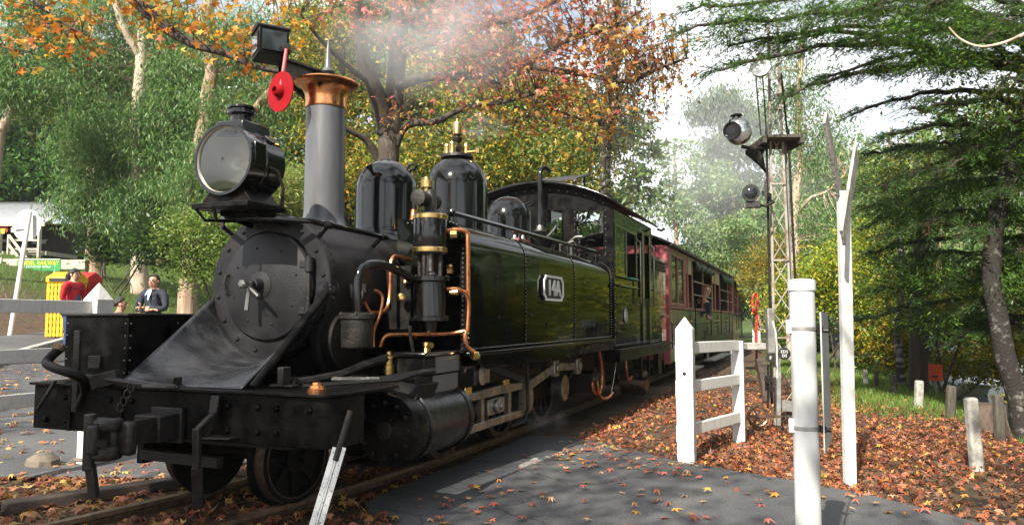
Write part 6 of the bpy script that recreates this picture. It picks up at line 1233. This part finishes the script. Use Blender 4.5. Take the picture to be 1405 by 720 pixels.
shrub('bright green leafy shrub growing behind the smokebox', 325, 14.5, [cpx(320, 330, 14.5, 65, 70, .9, 9000, 120), cpx(260, 340, 14.8, 40, 60, .7, 4200, 60), cpx(390, 270, 14.5, 50, 50, .7, 4500, 70), cpx(350, 240, 15, 50, 40, .7, 3200, 50)], [(.13, .20, .035), (.09, .16, .03), (.20, .25, .06), (.055, .11, .02)], (.06, .10))
shrub('feathery pale green shrub between lamp and chimney', 385, 13.6, [cpx(390, 270, 13.6, 30, 35, .5, 3000, 40)], [(.20, .24, .07), (.14, .20, .05), (.26, .27, .09)], (.07, .13), S_NAR, .12, orient='any')
shrub('dark low shrub under the gum trunks', 160, 24, [cpx(150, 335, 26, 35, 18, 1.2, 2200, 40), cpx(215, 330, 23, 40, 35, 1.2, 3500, 50)], [(.03, .07, .015), (.05, .10, .02), (.02, .05, .012)], (.12, .2), S_DIA, .3)
# ---- golden trees behind the boiler and cab
def golden(label, px, D, limbs, cl, cols, w=None, size=(.08, .13), shape=S_DIA, spread=.22): return tree('golden_tree', label, gnd(px, D, 430), [([gnd(px, D, 430), *limbs[0]], .2, .08)]+[(l, .07, .02) for l in limbs[1:]], cl, shape, size, simple(cols, w), 'bark_dark', 'any', tw=.008, spread=spread)
golden('yellow green tree with dark spreading limbs behind the steam dome', 692, 17, [px_pts([(690, 330, 17), (688, 260, 17), (695, 215, 17), (705, 160, 17), (715, 90, 17)]), px_pts([(690, 250, 17), (660, 215, 16.6), (640, 190, 16.4), (600, 180, 16)]), px_pts([(692, 235, 17), (730, 200, 16.6), (770, 185, 16.2), (830, 190, 16)])],
       [cpx(600, 220, 16.5, 60, 60, 1.5, 5000, 70), cpx(690, 225, 16.6, 70, 55, 1.5, 6000, 80), cpx(780, 230, 16.4, 65, 50, 1.5, 4200, 60), cpx(700, 140, 16.8, 120, 50, 1.5, 4200, 70)], GOLD, [1.1, 3.4, 3.6, .6, .8, 4])
golden('amber leaved tree behind the chimney', 470, 18.5, [px_pts([(470, 330, 18.5), (472, 240, 18.5), (468, 150, 18.5), (470, 60, 18.5)]), px_pts([(471, 230, 18.5), (500, 190, 18.2), (540, 170, 18)])],
       [cpx(480, 240, 18.2, 60, 55, 1.5, 5000, 60), cpx(450, 150, 18.5, 60, 60, 1.5, 4200, 55), cpx(560, 240, 18, 60, 50, 1.3, 4200, 50), cpx(440, 50, 18.5, 60, 50, 1.5, 3000, 60), cpx(590, 110, 18.2, 70, 50, 1.5, 3500, 80)], GOLD, [1.8, 2.4, 2.8, 1.2, 1.1, 3])
# ---- weeping birch
wbB = gnd(835, 15.5, 430)
wl_ = [([wbB, *px_pts([(832, 330, 15.5), (830, 240, 15.5), (835, 140, 15.3), (842, 40, 15.1), (850, -50, 15)])], .16, .06)]
ends = []
for k in range(17):
    px_, py_ = RNG.uniform(805, 930), RNG.uniform(-60, 150); d_ = RNG.uniform(14.2, 15.8); j = at(838, min(230, py_+90), D=15.3); e = at(px_, py_, D=d_); wl_.append(([j, (j+e)/2+V(0, 0, .35), e], .03, .008)); ends += [j*(1-s)+e*s+V(0, 0, .35*math.sin(s*math.pi)*.7) for s in (.5, .65, .8, .9, 1.)]
bt = thing('birch_tree', 'weeping birch with dark hanging twigs against the bright sky', 'tree', wbB); b = B(); 
for l, r0, r1 in wl_: limb_mesh(b, l, r0, r1, 6 if r0 < .1 else 10)
b.build('trunk', 'bark_birch', bt, ang=180)
sb_ = B(); LPs, LT = [], []
for k in range(200):
    a = ends[RNG.integers(len(ends))]+RNG.normal(size=3)*V(.22, .22, .12); ln = RNG.uniform(.5, 2.1); sw = RNG.normal(size=2)*.12
    pts = [a+V(sw[0]*s*s, sw[1]*s*s, -ln*s) for s in np.linspace(0, 1, 5)]; sb_.tube(pts, .004, 3, cap=False)
    m_ = int(ln*30); s = RNG.random(m_); LPs.append(a+np.stack([sw[0]*s*s, sw[1]*s*s, -ln*s], 1)+RNG.normal(size=(m_, 3))*.035)
sb_.build('hanging_twigs', 'bark_dark', bt, kind='stuff'); Pn = np.concatenate(LPs)
leafmesh('crown', Pn, rdir(len(Pn)), rdir(len(Pn), -.9), RNG.uniform(.045, .075, len(Pn)), DIA, DIAF, pal(len(Pn), [(.06, .07, .03), (.10, .10, .04), (.15, .13, .05), (.04, .05, .025)]), 'leaf', bt)
# ---- distant forest: a few prototypes, copied
def proto(name, h, w, n, cols, seed, label, group, size=(.28, .5)):
    t = thing(name, label, 'tree', (0, 0, 0), group); b = B(); r0 = h*.022; pts = limb_mesh(b, [V(0, 0, -.5), V(.1, 0, h*.3), V(-.1, .15, h*.6), V(.05, 0, h*.95)], r0, r0*.25, 8, .15)
    b.build('trunk', 'bark_gum', t, ang=180); P_ = []
    for k in range(26):
        a = RNG.uniform(0, 2*math.pi); zz = h*(.22+.74*RNG.random()); rr_ = w*RNG.uniform(.2, 1)*(1-.55*abs(zz/h-.5)*1.4); c = V(rr_*math.cos(a), rr_*math.sin(a), zz)
        C_, q = blob(c, w*.34, w*.22, w*.34, n//26, 12, w*.075); P_.append(q)
    P_ = np.concatenate(P_); leafmesh('crown', P_, rdir(len(P_), .5), rdir(len(P_), -.4), RNG.uniform(*size, len(P_)), DIA, DIAF, pal(len(P_), cols), 'leaf', t); return t
LG, RG = 'forest trees on the left hillside', 'forest trees beyond the train'
lab_l, lab_r = 'dark green forest tree on the hillside behind the gums', 'haze-paled green forest tree in the distance beyond the train'
pA = proto('forest_tree', 15, 4.2, 11000, [(.04, .08, .02), (.06, .11, .03), (.09, .14, .04), (.03, .06, .02)], 1, lab_l, LG)
pB = proto('forest_tree', 12, 4.0, 10000, [(.06, .11, .03), (.10, .15, .04), (.13, .15, .04), (.04, .08, .02)], 2, lab_l, LG)
first = True
for k, (px_, D_) in enumerate([(-60, 48), (60, 52), (140, 44), (220, 40), (300, 42), (380, 38), (460, 36), (540, 38), (620, 36), (700, 34), (780, 36), (20, 60), (180, 58), (340, 55), (500, 52), (650, 50), (100, 70), (260, 72), (420, 68), (580, 64), (-120, 40)]):
    p = at(px_, 400, D=D_); p[2] = hz(p[0], p[1])-.3; src = pA if k % 2 else pB
    if k < 2: src.location = p; src.rotation_euler = (0, 0, k*2.1)
    else: copy_tree(src, p, RNG.uniform(0, 6.28), scale=RNG.uniform(.8, 1.25))
pC = proto('forest_tree', 13, 4.4, 12000, [(.16, .27, .10), (.22, .32, .13), (.11, .20, .07), (.28, .34, .15)], 3, lab_r, RG, (.22, .42))  # distance haze put into the leaf colours as a paler green
for k, (px_, D_, s_) in enumerate([(930, 46, .95), (1000, 54, 1.0), (1075, 50, 1.05), (1150, 44, .95), (1230, 42, 1.0), (1320, 44, 1.1), (1400, 40, 1.1), (1040, 36, .62), (1180, 34, .7), (1290, 36, .8), (1460, 44, 1.2)]):
    p = at(px_, 430, D=D_); p[2] = hz(p[0], p[1])-.3
    if k == 0: pC.location = p; pC.scale = (s_,)*3
    else: copy_tree(pC, p, RNG.uniform(0, 6.28), scale=s_)
# unseen trees added on the near side so the polished tank reflects dark green
for (x_, y_, s_) in ((11, -3, .9), (12.5, 3, 1.), (10.5, 8.5, .75), (14, 10, 1.1), (17, -1, 1.2), (13, 16, 1.1)):
    copy_tree(pA, (x_, y_, hz(x_, y_)-.3), RNG.uniform(0, 6.28), 'unseen dark green tree added for the tank side to reflect', s_)['group'] = 'unseen trees added for the tank reflection'
# maples whose crowns throw the dappled shade over the crossing
def shade_tree(label, base, crown):
    b0 = V(*base, hz(*base)-.2); L_ = [([b0, b0+V(.1, .2, 2.2), b0+V(0, .5, 4.4), b0+V(.2, .8, 8.5)], .26, .09)]
    for c in crown: L_.append(([b0+V(0, .5, 4.2), (b0+V(0, .5, 4.6)+V(*c[0]))/2+V(0, 0, .4), V(*c[0])], .08, .02))
    tree('maple_tree', label, b0, L_, [(V(*c[0]), c[1], c[2], c[1], c[3], c[4]) for c in crown], S_STAR, (.11, .17), simple(LEAFS), 'bark_maple', tw=.009, spread=.24)
LEAFS = [(.42, .19, .07), (.36, .14, .05), (.45, .25, .09), (.25, .14, .05)]
def over(gx_, gy_, h): k = math.cos(SUN_EL)/math.sin(SUN_EL)*h; return (gx_+math.sin(SUN_AZ)*k, gy_+math.cos(SUN_AZ)*k, h)    # the place that shades a spot
shade_tree('maple shading the rails ahead of the engine', (-4.2, -13.5), [(over(-1.5, -.9, 7.0), 1.3, .8, 2600, 110), (over(-.2, .3, 7.2), 1.2, .7, 2900, 110), (over(-4.8, 1.2, 7.0), 1.4, .8, 700, 50), (over(.9, -.2, 6.6), .9, .6, 2000, 70), (over(-1.5, -2., 7.6), 1.8, 1., 1500, 80), (over(-6.5, 2, 7), 1.6, 1., 600, 40)])
shade_tree('maple dappling the asphalt beside the thick white pole', (7.8, -13.0), [(over(3.4, 1.2, 7.2), 1.4, .7, 380, 26), (over(1.6, 2.6, 7.4), 1.2, .6, 420, 26), (over(5.6, 3.2, 7.4), 1.5, .7, 260, 18), (over(1.9, 1.2, 7.2), .9, .5, 330, 20), (over(4.4, 5, 7.6), 1.3, .6, 170, 11), (over(2.6, 6.4, 7.6), 1.2, .5, 120, 8), (over(6, 0, 7.5), 1.6, 1, 700, 40)])
# tall misty gum over the carriages
gum('tall thin crowned gum standing high in the mist beyond the carriages', [([gnd(1010, 50), *px_pts([(1008, 360, 50), (1004, 280, 50), (1000, 210, 50), (985, 160, 50), (975, 140, 50)])], .35, .1), (px_pts([(1003, 260, 50), (1020, 210, 50), (1035, 170, 50)]), .15, .05)],
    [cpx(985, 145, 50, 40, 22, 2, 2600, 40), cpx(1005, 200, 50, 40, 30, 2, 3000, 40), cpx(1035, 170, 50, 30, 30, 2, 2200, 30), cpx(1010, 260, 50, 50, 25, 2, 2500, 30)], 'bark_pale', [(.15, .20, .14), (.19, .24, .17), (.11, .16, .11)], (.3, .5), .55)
gum('slender gum with pinkish forked trunk behind the signal mast', [([gnd(1088, 22, 450), *px_pts([(1090, 400, 22), (1089, 330, 22), (1092, 270, 22), (1098, 220, 22), (1094, 150, 22), (1100, 60, 22)])], .17, .08), (px_pts([(1091, 295, 22), (1110, 272, 21.7), (1135, 262, 21.4), (1160, 240, 21)]), .07, .03)],
    [cpx(1110, 180, 21.5, 50, 60, 1.2, 2600, 50), cpx(1080, 110, 22, 50, 50, 1.2, 2000, 40), cpx(1130, 300, 21.5, 40, 40, 1, 1500, 30)], 'bark_pale', GUM, (.1, .17))
# ---- yellow green understorey right of the mast
for lab, px_, D_, cl, cols in (
    ('lime yellow shrub glowing behind the notice pole', 1130, 17, [cpx(1130, 385, 17, 45, 50, 1.0, 6500, 90), cpx(1085, 420, 17.5, 30, 40, .8, 2600, 40), cpx(1190, 340, 17.5, 40, 40, .9, 3600, 50), cpx(1200, 420, 16.5, 45, 45, .9, 5000, 70)], [(.30, .33, .03), (.20, .28, .03), (.42, .36, .04), (.11, .20, .03)]),
    ('amber and green shrub past the end of the carriage', 1040, 28, [cpx(1035, 380, 28, 25, 35, 1.2, 3600, 50), cpx(1060, 350, 28, 25, 30, 1.2, 2600, 40)], [(.34, .22, .02), (.22, .20, .03), (.10, .14, .03)]),
    ('green and gold maple shrub behind the bollards', 1290, 14.5, [cpx(1270, 420, 14.5, 60, 45, 1.0, 5200, 80), cpx(1340, 430, 14.5, 55, 40, 1.0, 4200, 70), cpx(1230, 470, 15.5, 45, 30, .9, 3600, 50), cpx(1320, 500, 15.5, 60, 22, .8, 3000, 45), cpx(1390, 480, 15, 40, 50, .9, 3000, 40)], [(.16, .22, .025), (.30, .27, .03), (.08, .15, .02), (.40, .25, .02)])):
    shrub(lab, px_, D_, cl, cols, (.07, .12), S_DIA, .2)
shrub('dark evergreen thicket across the far road', 1260, 24, [cpx(1190, 480, 26, 60, 35, 1.5, 4500, 60), cpx(1290, 480, 24, 70, 40, 1.5, 5500, 70), cpx(1380, 470, 23, 60, 50, 1.5, 4500, 60), cpx(1110, 470, 27, 50, 30, 1.2, 3000, 40)], [(.025, .055, .015), (.045, .09, .02), (.07, .12, .03)], (.14, .24), S_DIA, .35)
# ---- trunks behind the bollards
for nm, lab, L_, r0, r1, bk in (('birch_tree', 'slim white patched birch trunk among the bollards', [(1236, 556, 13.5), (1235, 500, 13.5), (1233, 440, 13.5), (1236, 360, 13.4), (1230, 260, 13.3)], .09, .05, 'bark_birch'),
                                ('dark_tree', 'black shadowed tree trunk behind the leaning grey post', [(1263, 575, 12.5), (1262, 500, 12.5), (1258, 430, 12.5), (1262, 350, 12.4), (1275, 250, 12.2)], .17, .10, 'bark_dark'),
                                ('birch_tree', 'thick leaning birch trunk with black and white bark beside the stump', [(1407, 602, 9), (1396, 550, 9), (1382, 490, 9), (1372, 440, 9), (1366, 380, 9), (1372, 300, 9), (1390, 180, 9.2)], .13, .09, 'bark_dark_birch')):
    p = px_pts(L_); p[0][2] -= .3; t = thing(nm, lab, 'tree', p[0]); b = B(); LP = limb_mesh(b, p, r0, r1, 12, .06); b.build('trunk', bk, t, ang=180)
    C_, q = blob(p[-1]+V(0, 0, .3), .9, .6, .9, 1500, 40, .2); tb = B(); twigs(tb, LP, C_, .008); tb.build('branches', bk, t, kind='stuff')
    leafmesh('crown', q, rdir(len(q), .6), rdir(len(q)), RNG.uniform(.06, .1, len(q)), DIA, DIAF, pal(len(q), [(.10, .16, .02), (.22, .22, .03), (.06, .11, .02)]), 'leaf', t)
# ---- the spreading conifer on the right
cb = at(1490, 470, D=10.2); cb[2] = hz(cb[0], cb[1]); cf = thing('conifer_tree', 'spreading dark conifer with flat feathery sprays hanging over the bank', 'tree', cb)
b = B(); ctr = [cb-V(0, 0, .4), cb+V(0, 0, 1.5), cb+V(-.1, 0, 3), cb+V(-.1, .1, 5), cb+V(0, 0, 8)]; LPc = limb_mesh(b, ctr, .30, .15, 14, .05)
def ctrunk(z): return V(*(cb[:2]), z)
CL = [(935, 42, 8.2), (945, 12, 8.8), (985, 95, 8.0), (1010, -10, 8.4), (1000, 62, 8.6), (1060, 60, 9.0), (1075, 130, 8.6), (1100, 20, 8.2), (1120, 110, 9.2), (1150, 60, 8.6), (1165, 160, 9.6), (1200, 100, 8.8), (1185, 215, 10), (1210, 190, 9.0), (1195, 285, 10.4), (1190, 345, 10.8), (1225, 250, 9.2), (1250, 150, 8.4), (1270, 310, 9.2), (1200, 400, 11), (1240, 360, 10), (1300, 230, 8.6), (1300, 390, 9.6), (1330, 320, 8.8), (1230, 450, 11.2), (1290, 460, 10.4), (1350, 420, 9.2), (1330, 60, 8.0), (1250, 40, 8.2), (1360, 170, 8.4), (1385, 260, 8.6), (1390, 350, 9), (1180, 10, 8.0), (1290, 0, 8.0), (1380, 20, 8.2), (1170, 440, 11.6), (1390, 110, 8), (1215, 325, 9.8), (1250, 410, 10.2), (1320, 460, 9.6), (1280, 200, 9.4), (1180, 310, 11.2), (1260, 275, 10.2), (1340, 380, 9.8)]
PP, TT, NN, CC, SS = [], [], [], [], []
tb = B()
for (px_, py_, d_) in CL:
    e = at(px_, py_, D=d_); z0_ = min(max(e[2]+RNG.uniform(-.1, .7)*(1 if py_ < 250 else .8), .9), 7); a = ctrunk(z0_); ln = np.linalg.norm(e-a)
    pts = smooth([a, a*.65+e*.35+V(0, 0, .10*ln)*RNG.uniform(.2, 1), a*.3+e*.7+V(0, 0, .06*ln), e], 6); pts = [np.array(p)+RNG.normal(size=3)*.02 for p in pts]
    b.tube(pts, [.05*(1-.85*i/(len(pts)-1))+.006 for i in range(len(pts))], 6)
    dr = (e-a)/ln; side = np.cross(dr, _Z); side /= np.linalg.norm(side)
    low = py_ > 200; nb_ = int(ln*(26 if low else 12))
    for k in range(nb_):
        s = RNG.uniform(.28 if not low else .2, 1.0); idx = s*(len(pts)-1); i0 = min(int(idx), len(pts)-2); o_ = pts[i0]+(pts[i0+1]-pts[i0])*(idx-i0)
        bl = RNG.uniform(.25, .62)*(1.15-.5*s); sg = RNG.choice((-1, 1)); bd_ = dr*RNG.uniform(.4, 1)+side*sg*RNG.uniform(.3, 1)+_Z*RNG.uniform(-.45, .12); bd_ /= np.linalg.norm(bd_)
        tb.tube([o_, o_+bd_*bl*.5+V(0, 0, .02), o_+bd_*bl+V(0, 0, -.04)], [.006, .004, .002], 3, cap=False)
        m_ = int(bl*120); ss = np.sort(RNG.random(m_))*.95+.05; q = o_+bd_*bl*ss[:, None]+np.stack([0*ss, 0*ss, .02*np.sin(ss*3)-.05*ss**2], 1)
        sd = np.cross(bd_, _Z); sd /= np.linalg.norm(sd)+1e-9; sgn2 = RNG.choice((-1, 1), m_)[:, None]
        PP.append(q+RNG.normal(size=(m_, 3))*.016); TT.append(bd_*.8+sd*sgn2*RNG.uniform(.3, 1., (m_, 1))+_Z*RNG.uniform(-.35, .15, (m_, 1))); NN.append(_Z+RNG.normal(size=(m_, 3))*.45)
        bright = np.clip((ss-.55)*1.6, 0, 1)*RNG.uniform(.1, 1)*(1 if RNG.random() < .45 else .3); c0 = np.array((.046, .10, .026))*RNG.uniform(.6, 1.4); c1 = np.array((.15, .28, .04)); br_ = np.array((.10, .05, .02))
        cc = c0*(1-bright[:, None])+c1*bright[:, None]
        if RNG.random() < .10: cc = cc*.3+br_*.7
        CC.append(cc*RNG.uniform(.8, 1.2, (m_, 1))); SS.append(RNG.uniform(.045, .085, m_))
b.build('trunk', 'bark_dark', cf, ang=180); tb.build('branchlets', 'bark_dark', cf, kind='stuff')
for (px_, py_, d_, rx_, ry_, n_) in ((1235, 300, 10.2, 45, 40, 3600), (1310, 270, 9.6, 50, 40, 3600), (1385, 290, 9.2, 40, 50, 3000), (1290, 370, 10, 55, 36, 4200), (1370, 390, 9.4, 45, 40, 3200), (1220, 380, 10.8, 40, 36, 2800), (1205, 250, 10.6, 26, 30, 1400), (1350, 200, 9.2, 50, 40, 2600), (1300, 440, 10.4, 70, 22, 2600), (1120, 30, 8.6, 120, 36, 3600), (1290, 60, 8.4, 100, 50, 4200), (1010, 40, 8.5, 60, 34, 1600)):
    C_, q = blob(at(px_, py_, D=d_), rx_*d_/FPX, ry_*d_/FPX, .6, n_, max(8, n_//70), .10); k_ = len(q); PP.append(q); out = (q-C_.mean(0))*V(1, 1, 0)+_Z*RNG.uniform(-.25, .15, (k_, 1)); TT.append(out/np.linalg.norm(out, axis=1, keepdims=True)+RNG.normal(size=(k_, 3))*.35); NN.append(_Z+RNG.normal(size=(k_, 3))*.5)
    u_ = np.repeat(RNG.random((k_//6+1, 1))**2.2, 6, 0)[:k_]; CC.append(np.array((.038, .085, .02))*(1-u_)+np.array((.16, .30, .04))*u_); SS.append(RNG.uniform(.05, .10, k_))
FR = np.array([(0, 0, 0), (.10, .5, .02), (0, 1, -.1), (-.10, .5, .02)])
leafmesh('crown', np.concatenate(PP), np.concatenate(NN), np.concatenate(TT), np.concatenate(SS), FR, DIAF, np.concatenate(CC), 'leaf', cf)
# bare pale branch at the top right
tag(B().tube(smooth(px_pts([(1302, 38, 7.6), (1318, 54, 7.6), (1345, 64, 7.5), (1380, 58, 7.5), (1425, 40, 7.5), (1490, 30, 9.8)]), 4), [.008+.0006*i for i in range(21)], 6).build('bare_branch', 'bark_pale'), 'bare pale curved branch caught in the conifer at the top', 'branch')
# ---- fallen leaves
LEAFC = [(.42, .16, .05), (.32, .09, .04), (.48, .25, .06), (.22, .08, .045), (.16, .09, .06), (.36, .17, .10), (.5, .34, .07)]
def litter(name, P2, size, cols, w=None, zoff=.012, tilt=.35, label=None):
    n = len(P2); z = H(P2[:, 0], P2[:, 1]) if zoff is not None else 0
    P_ = np.column_stack([P2, z]); P_[:, 2] += zoff+RNG.random(n)*.03; N = RNG.normal(size=(n, 3))*tilt+_Z; T = rdir(n)
    o = leafmesh(name, P_, N, T, RNG.uniform(*size, n), STAR*np.array([1, 1, RNG.uniform(.8, 1.2)]), STARF, pal(n, cols, w, .25), 'leaf_dry'); tag(o, label, 'leaves'); o['kind'] = 'stuff'; return o
def inpoly(P2, poly):
    x, y = P2[:, 0], P2[:, 1]; r = np.zeros(len(P2), bool); j = len(poly)-1
    for i in range(len(poly)):
        xi, yi = poly[i]; xj, yj = poly[j]; r ^= ((yi > y) != (yj > y)) & (x < (xj-xi)*(y-yi)/(yj-yi+1e-12)+xi); j = i
    return r
q = np.column_stack([RNG.uniform(1.05, 7.0, 110000), RNG.uniform(.8, 20, 110000)])
dn = np.exp(-((q[:, 1]-3.2)/6.)**2)*np.where(q[:, 1] < 5, 1, 1-.75*sst(3.6, 4.8, q[:, 0])*sst(6, 9, q[:, 1]))*np.where(q[:, 0] > 4.6, .8, 1)
nzv = np.array([noise.noise(Vector((a*.8, b_*.8, 5))) for a, b_ in q]); keep = (RNG.random(len(q)) < dn*(.62+.6*nzv)) & ~inpoly(q, edge) & (q[:, 0] < 6.2)
q = q[keep]; q = q[:30000]
q1 = q[::2]+RNG.normal(size=(len(q[::2]), 2))*.05; litter('leaf_litter', q1, (.025, .06), [(.16, .07, .04), (.10, .06, .04), (.24, .10, .05), (.3, .16, .07)], tilt=.7, zoff=.004, label='small brown broken leaves and litter under the leaf carpet')
litter('fallen_leaves', q[:24000], (.035, .082), [(.40, .14, .05), (.30, .085, .04), (.44, .22, .06), (.21, .075, .045), (.14, .075, .05), (.33, .15, .09), (.5, .34, .07)], [3.5, 3.5, 1.2, 4, 4, 2, .6], tilt=.6, label='carpet of orange and brown maple leaves covering the bank')
q = np.column_stack([RNG.uniform(.9, 5.5, 800), RNG.uniform(-.5, 4.2, 800)]); q = q[inpoly(q, edge)][:330]; q2 = np.column_stack([RNG.uniform(1.2, 2.6, 300), RNG.uniform(2.6, 4.2, 300)]); q2 = q2[inpoly(q2, edge)][:90]; q = np.concatenate([q, q2])
o = litter('scattered_leaves', q, (.06, .105), [(.5, .26, .05), (.42, .13, .06), (.5, .32, .18), (.35, .10, .07)], zoff=.034, tilt=.12, label='loose maple leaves scattered over the asphalt crossing')
q = np.column_stack([RNG.uniform(-2.6, 1.1, 9000), RNG.uniform(-3.2, 2.2, 9000)]); tx_ = np.array([tx(v) for v in q[:, 1]]); dd = np.abs(np.abs(q[:, 0]-tx_)-.411); q = q[(dd > .09) & ~inpoly(q, edge)]; q = q[RNG.random(len(q)) < np.where(q[:, 0] < -1.0, .62, .5)][:5200]
litter('track_leaves', q, (.07, .12), [(.33, .13, .07), (.26, .09, .05), (.38, .19, .10), (.17, .08, .05), (.42, .24, .07)], zoff=.006, label='russet maple leaves lying between and beside the rails')
q = np.column_stack([RNG.uniform(-10, -1.6, 5200), RNG.uniform(-2, 8, 5200)]); q = q[RNG.random(len(q)) < .45]
litter('road_leaves', q, (.08, .12), [(.40, .20, .08), (.33, .13, .06), (.45, .30, .12)], zoff=.034, tilt=.15, label='leaves strewn over the road beyond the white fence')
# ---- grass
def grass(name, P2, h, cols, label):
    n = len(P2); P_ = np.column_stack([P2, H(P2[:, 0], P2[:, 1])]); T = rdir(n, 2.2); N = rdir(n); N[:, 2] *= .2
    tm = np.array([(-.06, 0, 0), (.06, 0, 0), (.02, 1, .12), (-.02, 1, .12)]); o = leafmesh(name, P_, N, T, RNG.uniform(*h, n), tm, DIAF, pal(n, cols), 'grass_blade'); tag(o, label, 'grass'); o['kind'] = 'stuff'
q = np.column_stack([RNG.uniform(1.9, 6.2, 90000), RNG.uniform(7, 26, 90000)]); w_ = np.maximum(sst(3.0, 4.4, q[:, 0])*sst(6.0, 9.5, q[:, 1]), sst(1.9, 2.6, q[:, 0])*sst(13, 16, q[:, 1])); q = q[RNG.random(len(q)) < w_*.75]
grass('grass', q, (.05, .12), [(.09, .18, .025), (.13, .23, .035), (.18, .22, .05), (.06, .12, .02)], 'short green grass on the bank beyond the leaves')
q = np.column_stack([RNG.uniform(-30, -9, 120000), RNG.uniform(4, 32, 120000)]); c_in = (q[:, 0]-CAM[0])*_R[0]+(q[:, 1]-CAM[1])*_R[1]; dpt = (q[:, 0]-CAM[0])*_Fh[0]+(q[:, 1]-CAM[1])*_Fh[1]; ok = (c_in/dpt > -.72) & (c_in/dpt < -.35) & ~((q[:, 0] > -13) & (q[:, 1] < 9.5)); q = q[ok & (RNG.random(len(q)) < .55*sst(18, 22, dpt))]
grass('hill_grass', q, (.06, .16), [(.07, .14, .02), (.11, .19, .03), (.15, .20, .05), (.05, .10, .015)], 'sunlit green grass on the slope under the gum trees')

# ================================================================== STEAM AND SMOKE
def smokemat(name, dens, scale, col=(.9, .92, .95), lo=.45, hi=.75, seed=0.):
    m = bpy.data.materials.new(name); t, n, l = nodes(m); o = n.new('ShaderNodeOutputMaterial'); v = n.new('ShaderNodeVolumePrincipled'); l.new(v.outputs[0], o.inputs['Volume'])
    v.inputs['Color'].default_value = (*col, 1); v.inputs['Anisotropy'].default_value = -.2
    tcn = n.new('ShaderNodeTexCoord'); a = n.new('ShaderNodeTexNoise'); a.inputs['Scale'].default_value = scale; a.inputs['Detail'].default_value = 4; a.inputs['Roughness'].default_value = .6; a.inputs['Distortion'].default_value = .6
    mpn = n.new('ShaderNodeMapping'); mpn.inputs['Location'].default_value = (seed, seed*.7, 0); l.new(tcn.outputs['Object'], mpn.inputs[0]); l.new(mpn.outputs[0], a.inputs['Vector'])
    # fade towards the edge of the puff (object space: unit sphere)
    ln = n.new('ShaderNodeVectorMath'); ln.operation = 'LENGTH'; l.new(tcn.outputs['Object'], ln.inputs[0])
    fd = n.new('ShaderNodeMapRange'); fd.interpolation_type = 'SMOOTHSTEP'; fd.inputs['From Min'].default_value = 1.; fd.inputs['From Max'].default_value = .2; l.new(ln.outputs['Value'], fd.inputs['Value'])
    mr = n.new('ShaderNodeMapRange'); mr.inputs['From Min'].default_value = lo; mr.inputs['From Max'].default_value = hi; l.new(a.outputs['Fac'], mr.inputs['Value'])
    mu = n.new('ShaderNodeMath'); mu.operation = 'MULTIPLY'; l.new(mr.outputs[0], mu.inputs[0]); l.new(fd.outputs[0], mu.inputs[1]); m2 = n.new('ShaderNodeMath'); m2.operation = 'MULTIPLY'; m2.inputs[1].default_value = dens; l.new(mu.outputs[0], m2.inputs[0]); l.new(m2.outputs[0], v.inputs['Density'])
    MATS[name] = m
def puff(name, c, r, ax, m, label):
    b = B(); rows = []
    for i in range(13):
        a = rad(-90+15*i); rows.append([(math.cos(a)*math.cos(t), math.cos(a)*math.sin(t), math.sin(a)) for t in np.linspace(0, 2*math.pi, 25)])
    o = b.sheet(rows).build(name, m, ang=180); o.location = [float(k) for k in c]; o.scale = r; o.rotation_euler = (0, 0, YAW); o['kind'] = 'stuff'; o['label'] = label; o['category'] = 'smoke'; return o
smokemat('smoke_plume', 1.1, 1.6, col=(.97, .985, 1), lo=.38, hi=.74); smokemat('steam_wisp', 1.6, 2.6, lo=.45, hi=.75, seed=3.)
puff('chimney_smoke', at(600, 45, D=7.6), (1.5, 1.1, .75), 0, 'smoke_plume', 'thin grey smoke drifting from the chimney')
smokemat('drift_smoke', .035, 1.3, lo=.25, hi=.6, seed=5.)
puff('drifting_smoke', at(985, 205, D=36), (8.5, 9, 6.0), 0, 'drift_smoke', 'pale smoke hanging among the trees beyond the carriages')
puff('valve_steam', at(655, 175, D=8.2), (.42, .3, .22), 0, 'steam_wisp', 'wisp of steam beside the brass whistle')
puff('ground_steam', at(742, 575, D=7.0), (.30, .25, .16), 0, 'steam_wisp', 'faint steam leaking beside the driving wheels')

# ---- hazy air over the whole place
def hazemat():
    m = bpy.data.materials.new('haze_air'); t, n, l = nodes(m); o = n.new('ShaderNodeOutputMaterial'); v = n.new('ShaderNodeVolumePrincipled'); l.new(v.outputs[0], o.inputs['Volume'])
    v.inputs['Color'].default_value = (.93, .96, 1, 1); v.inputs['Density'].default_value = .0005; v.inputs['Anisotropy'].default_value = .2; MATS['haze_air'] = m
hazemat()
hz_ = B().box(-95, 85, -40, 110, -4, 30).build('haze', 'haze_air'); hz_['kind'] = 'stuff'; hz_['label'] = 'thin pale haze filling the wooded valley'; hz_['category'] = 'haze'
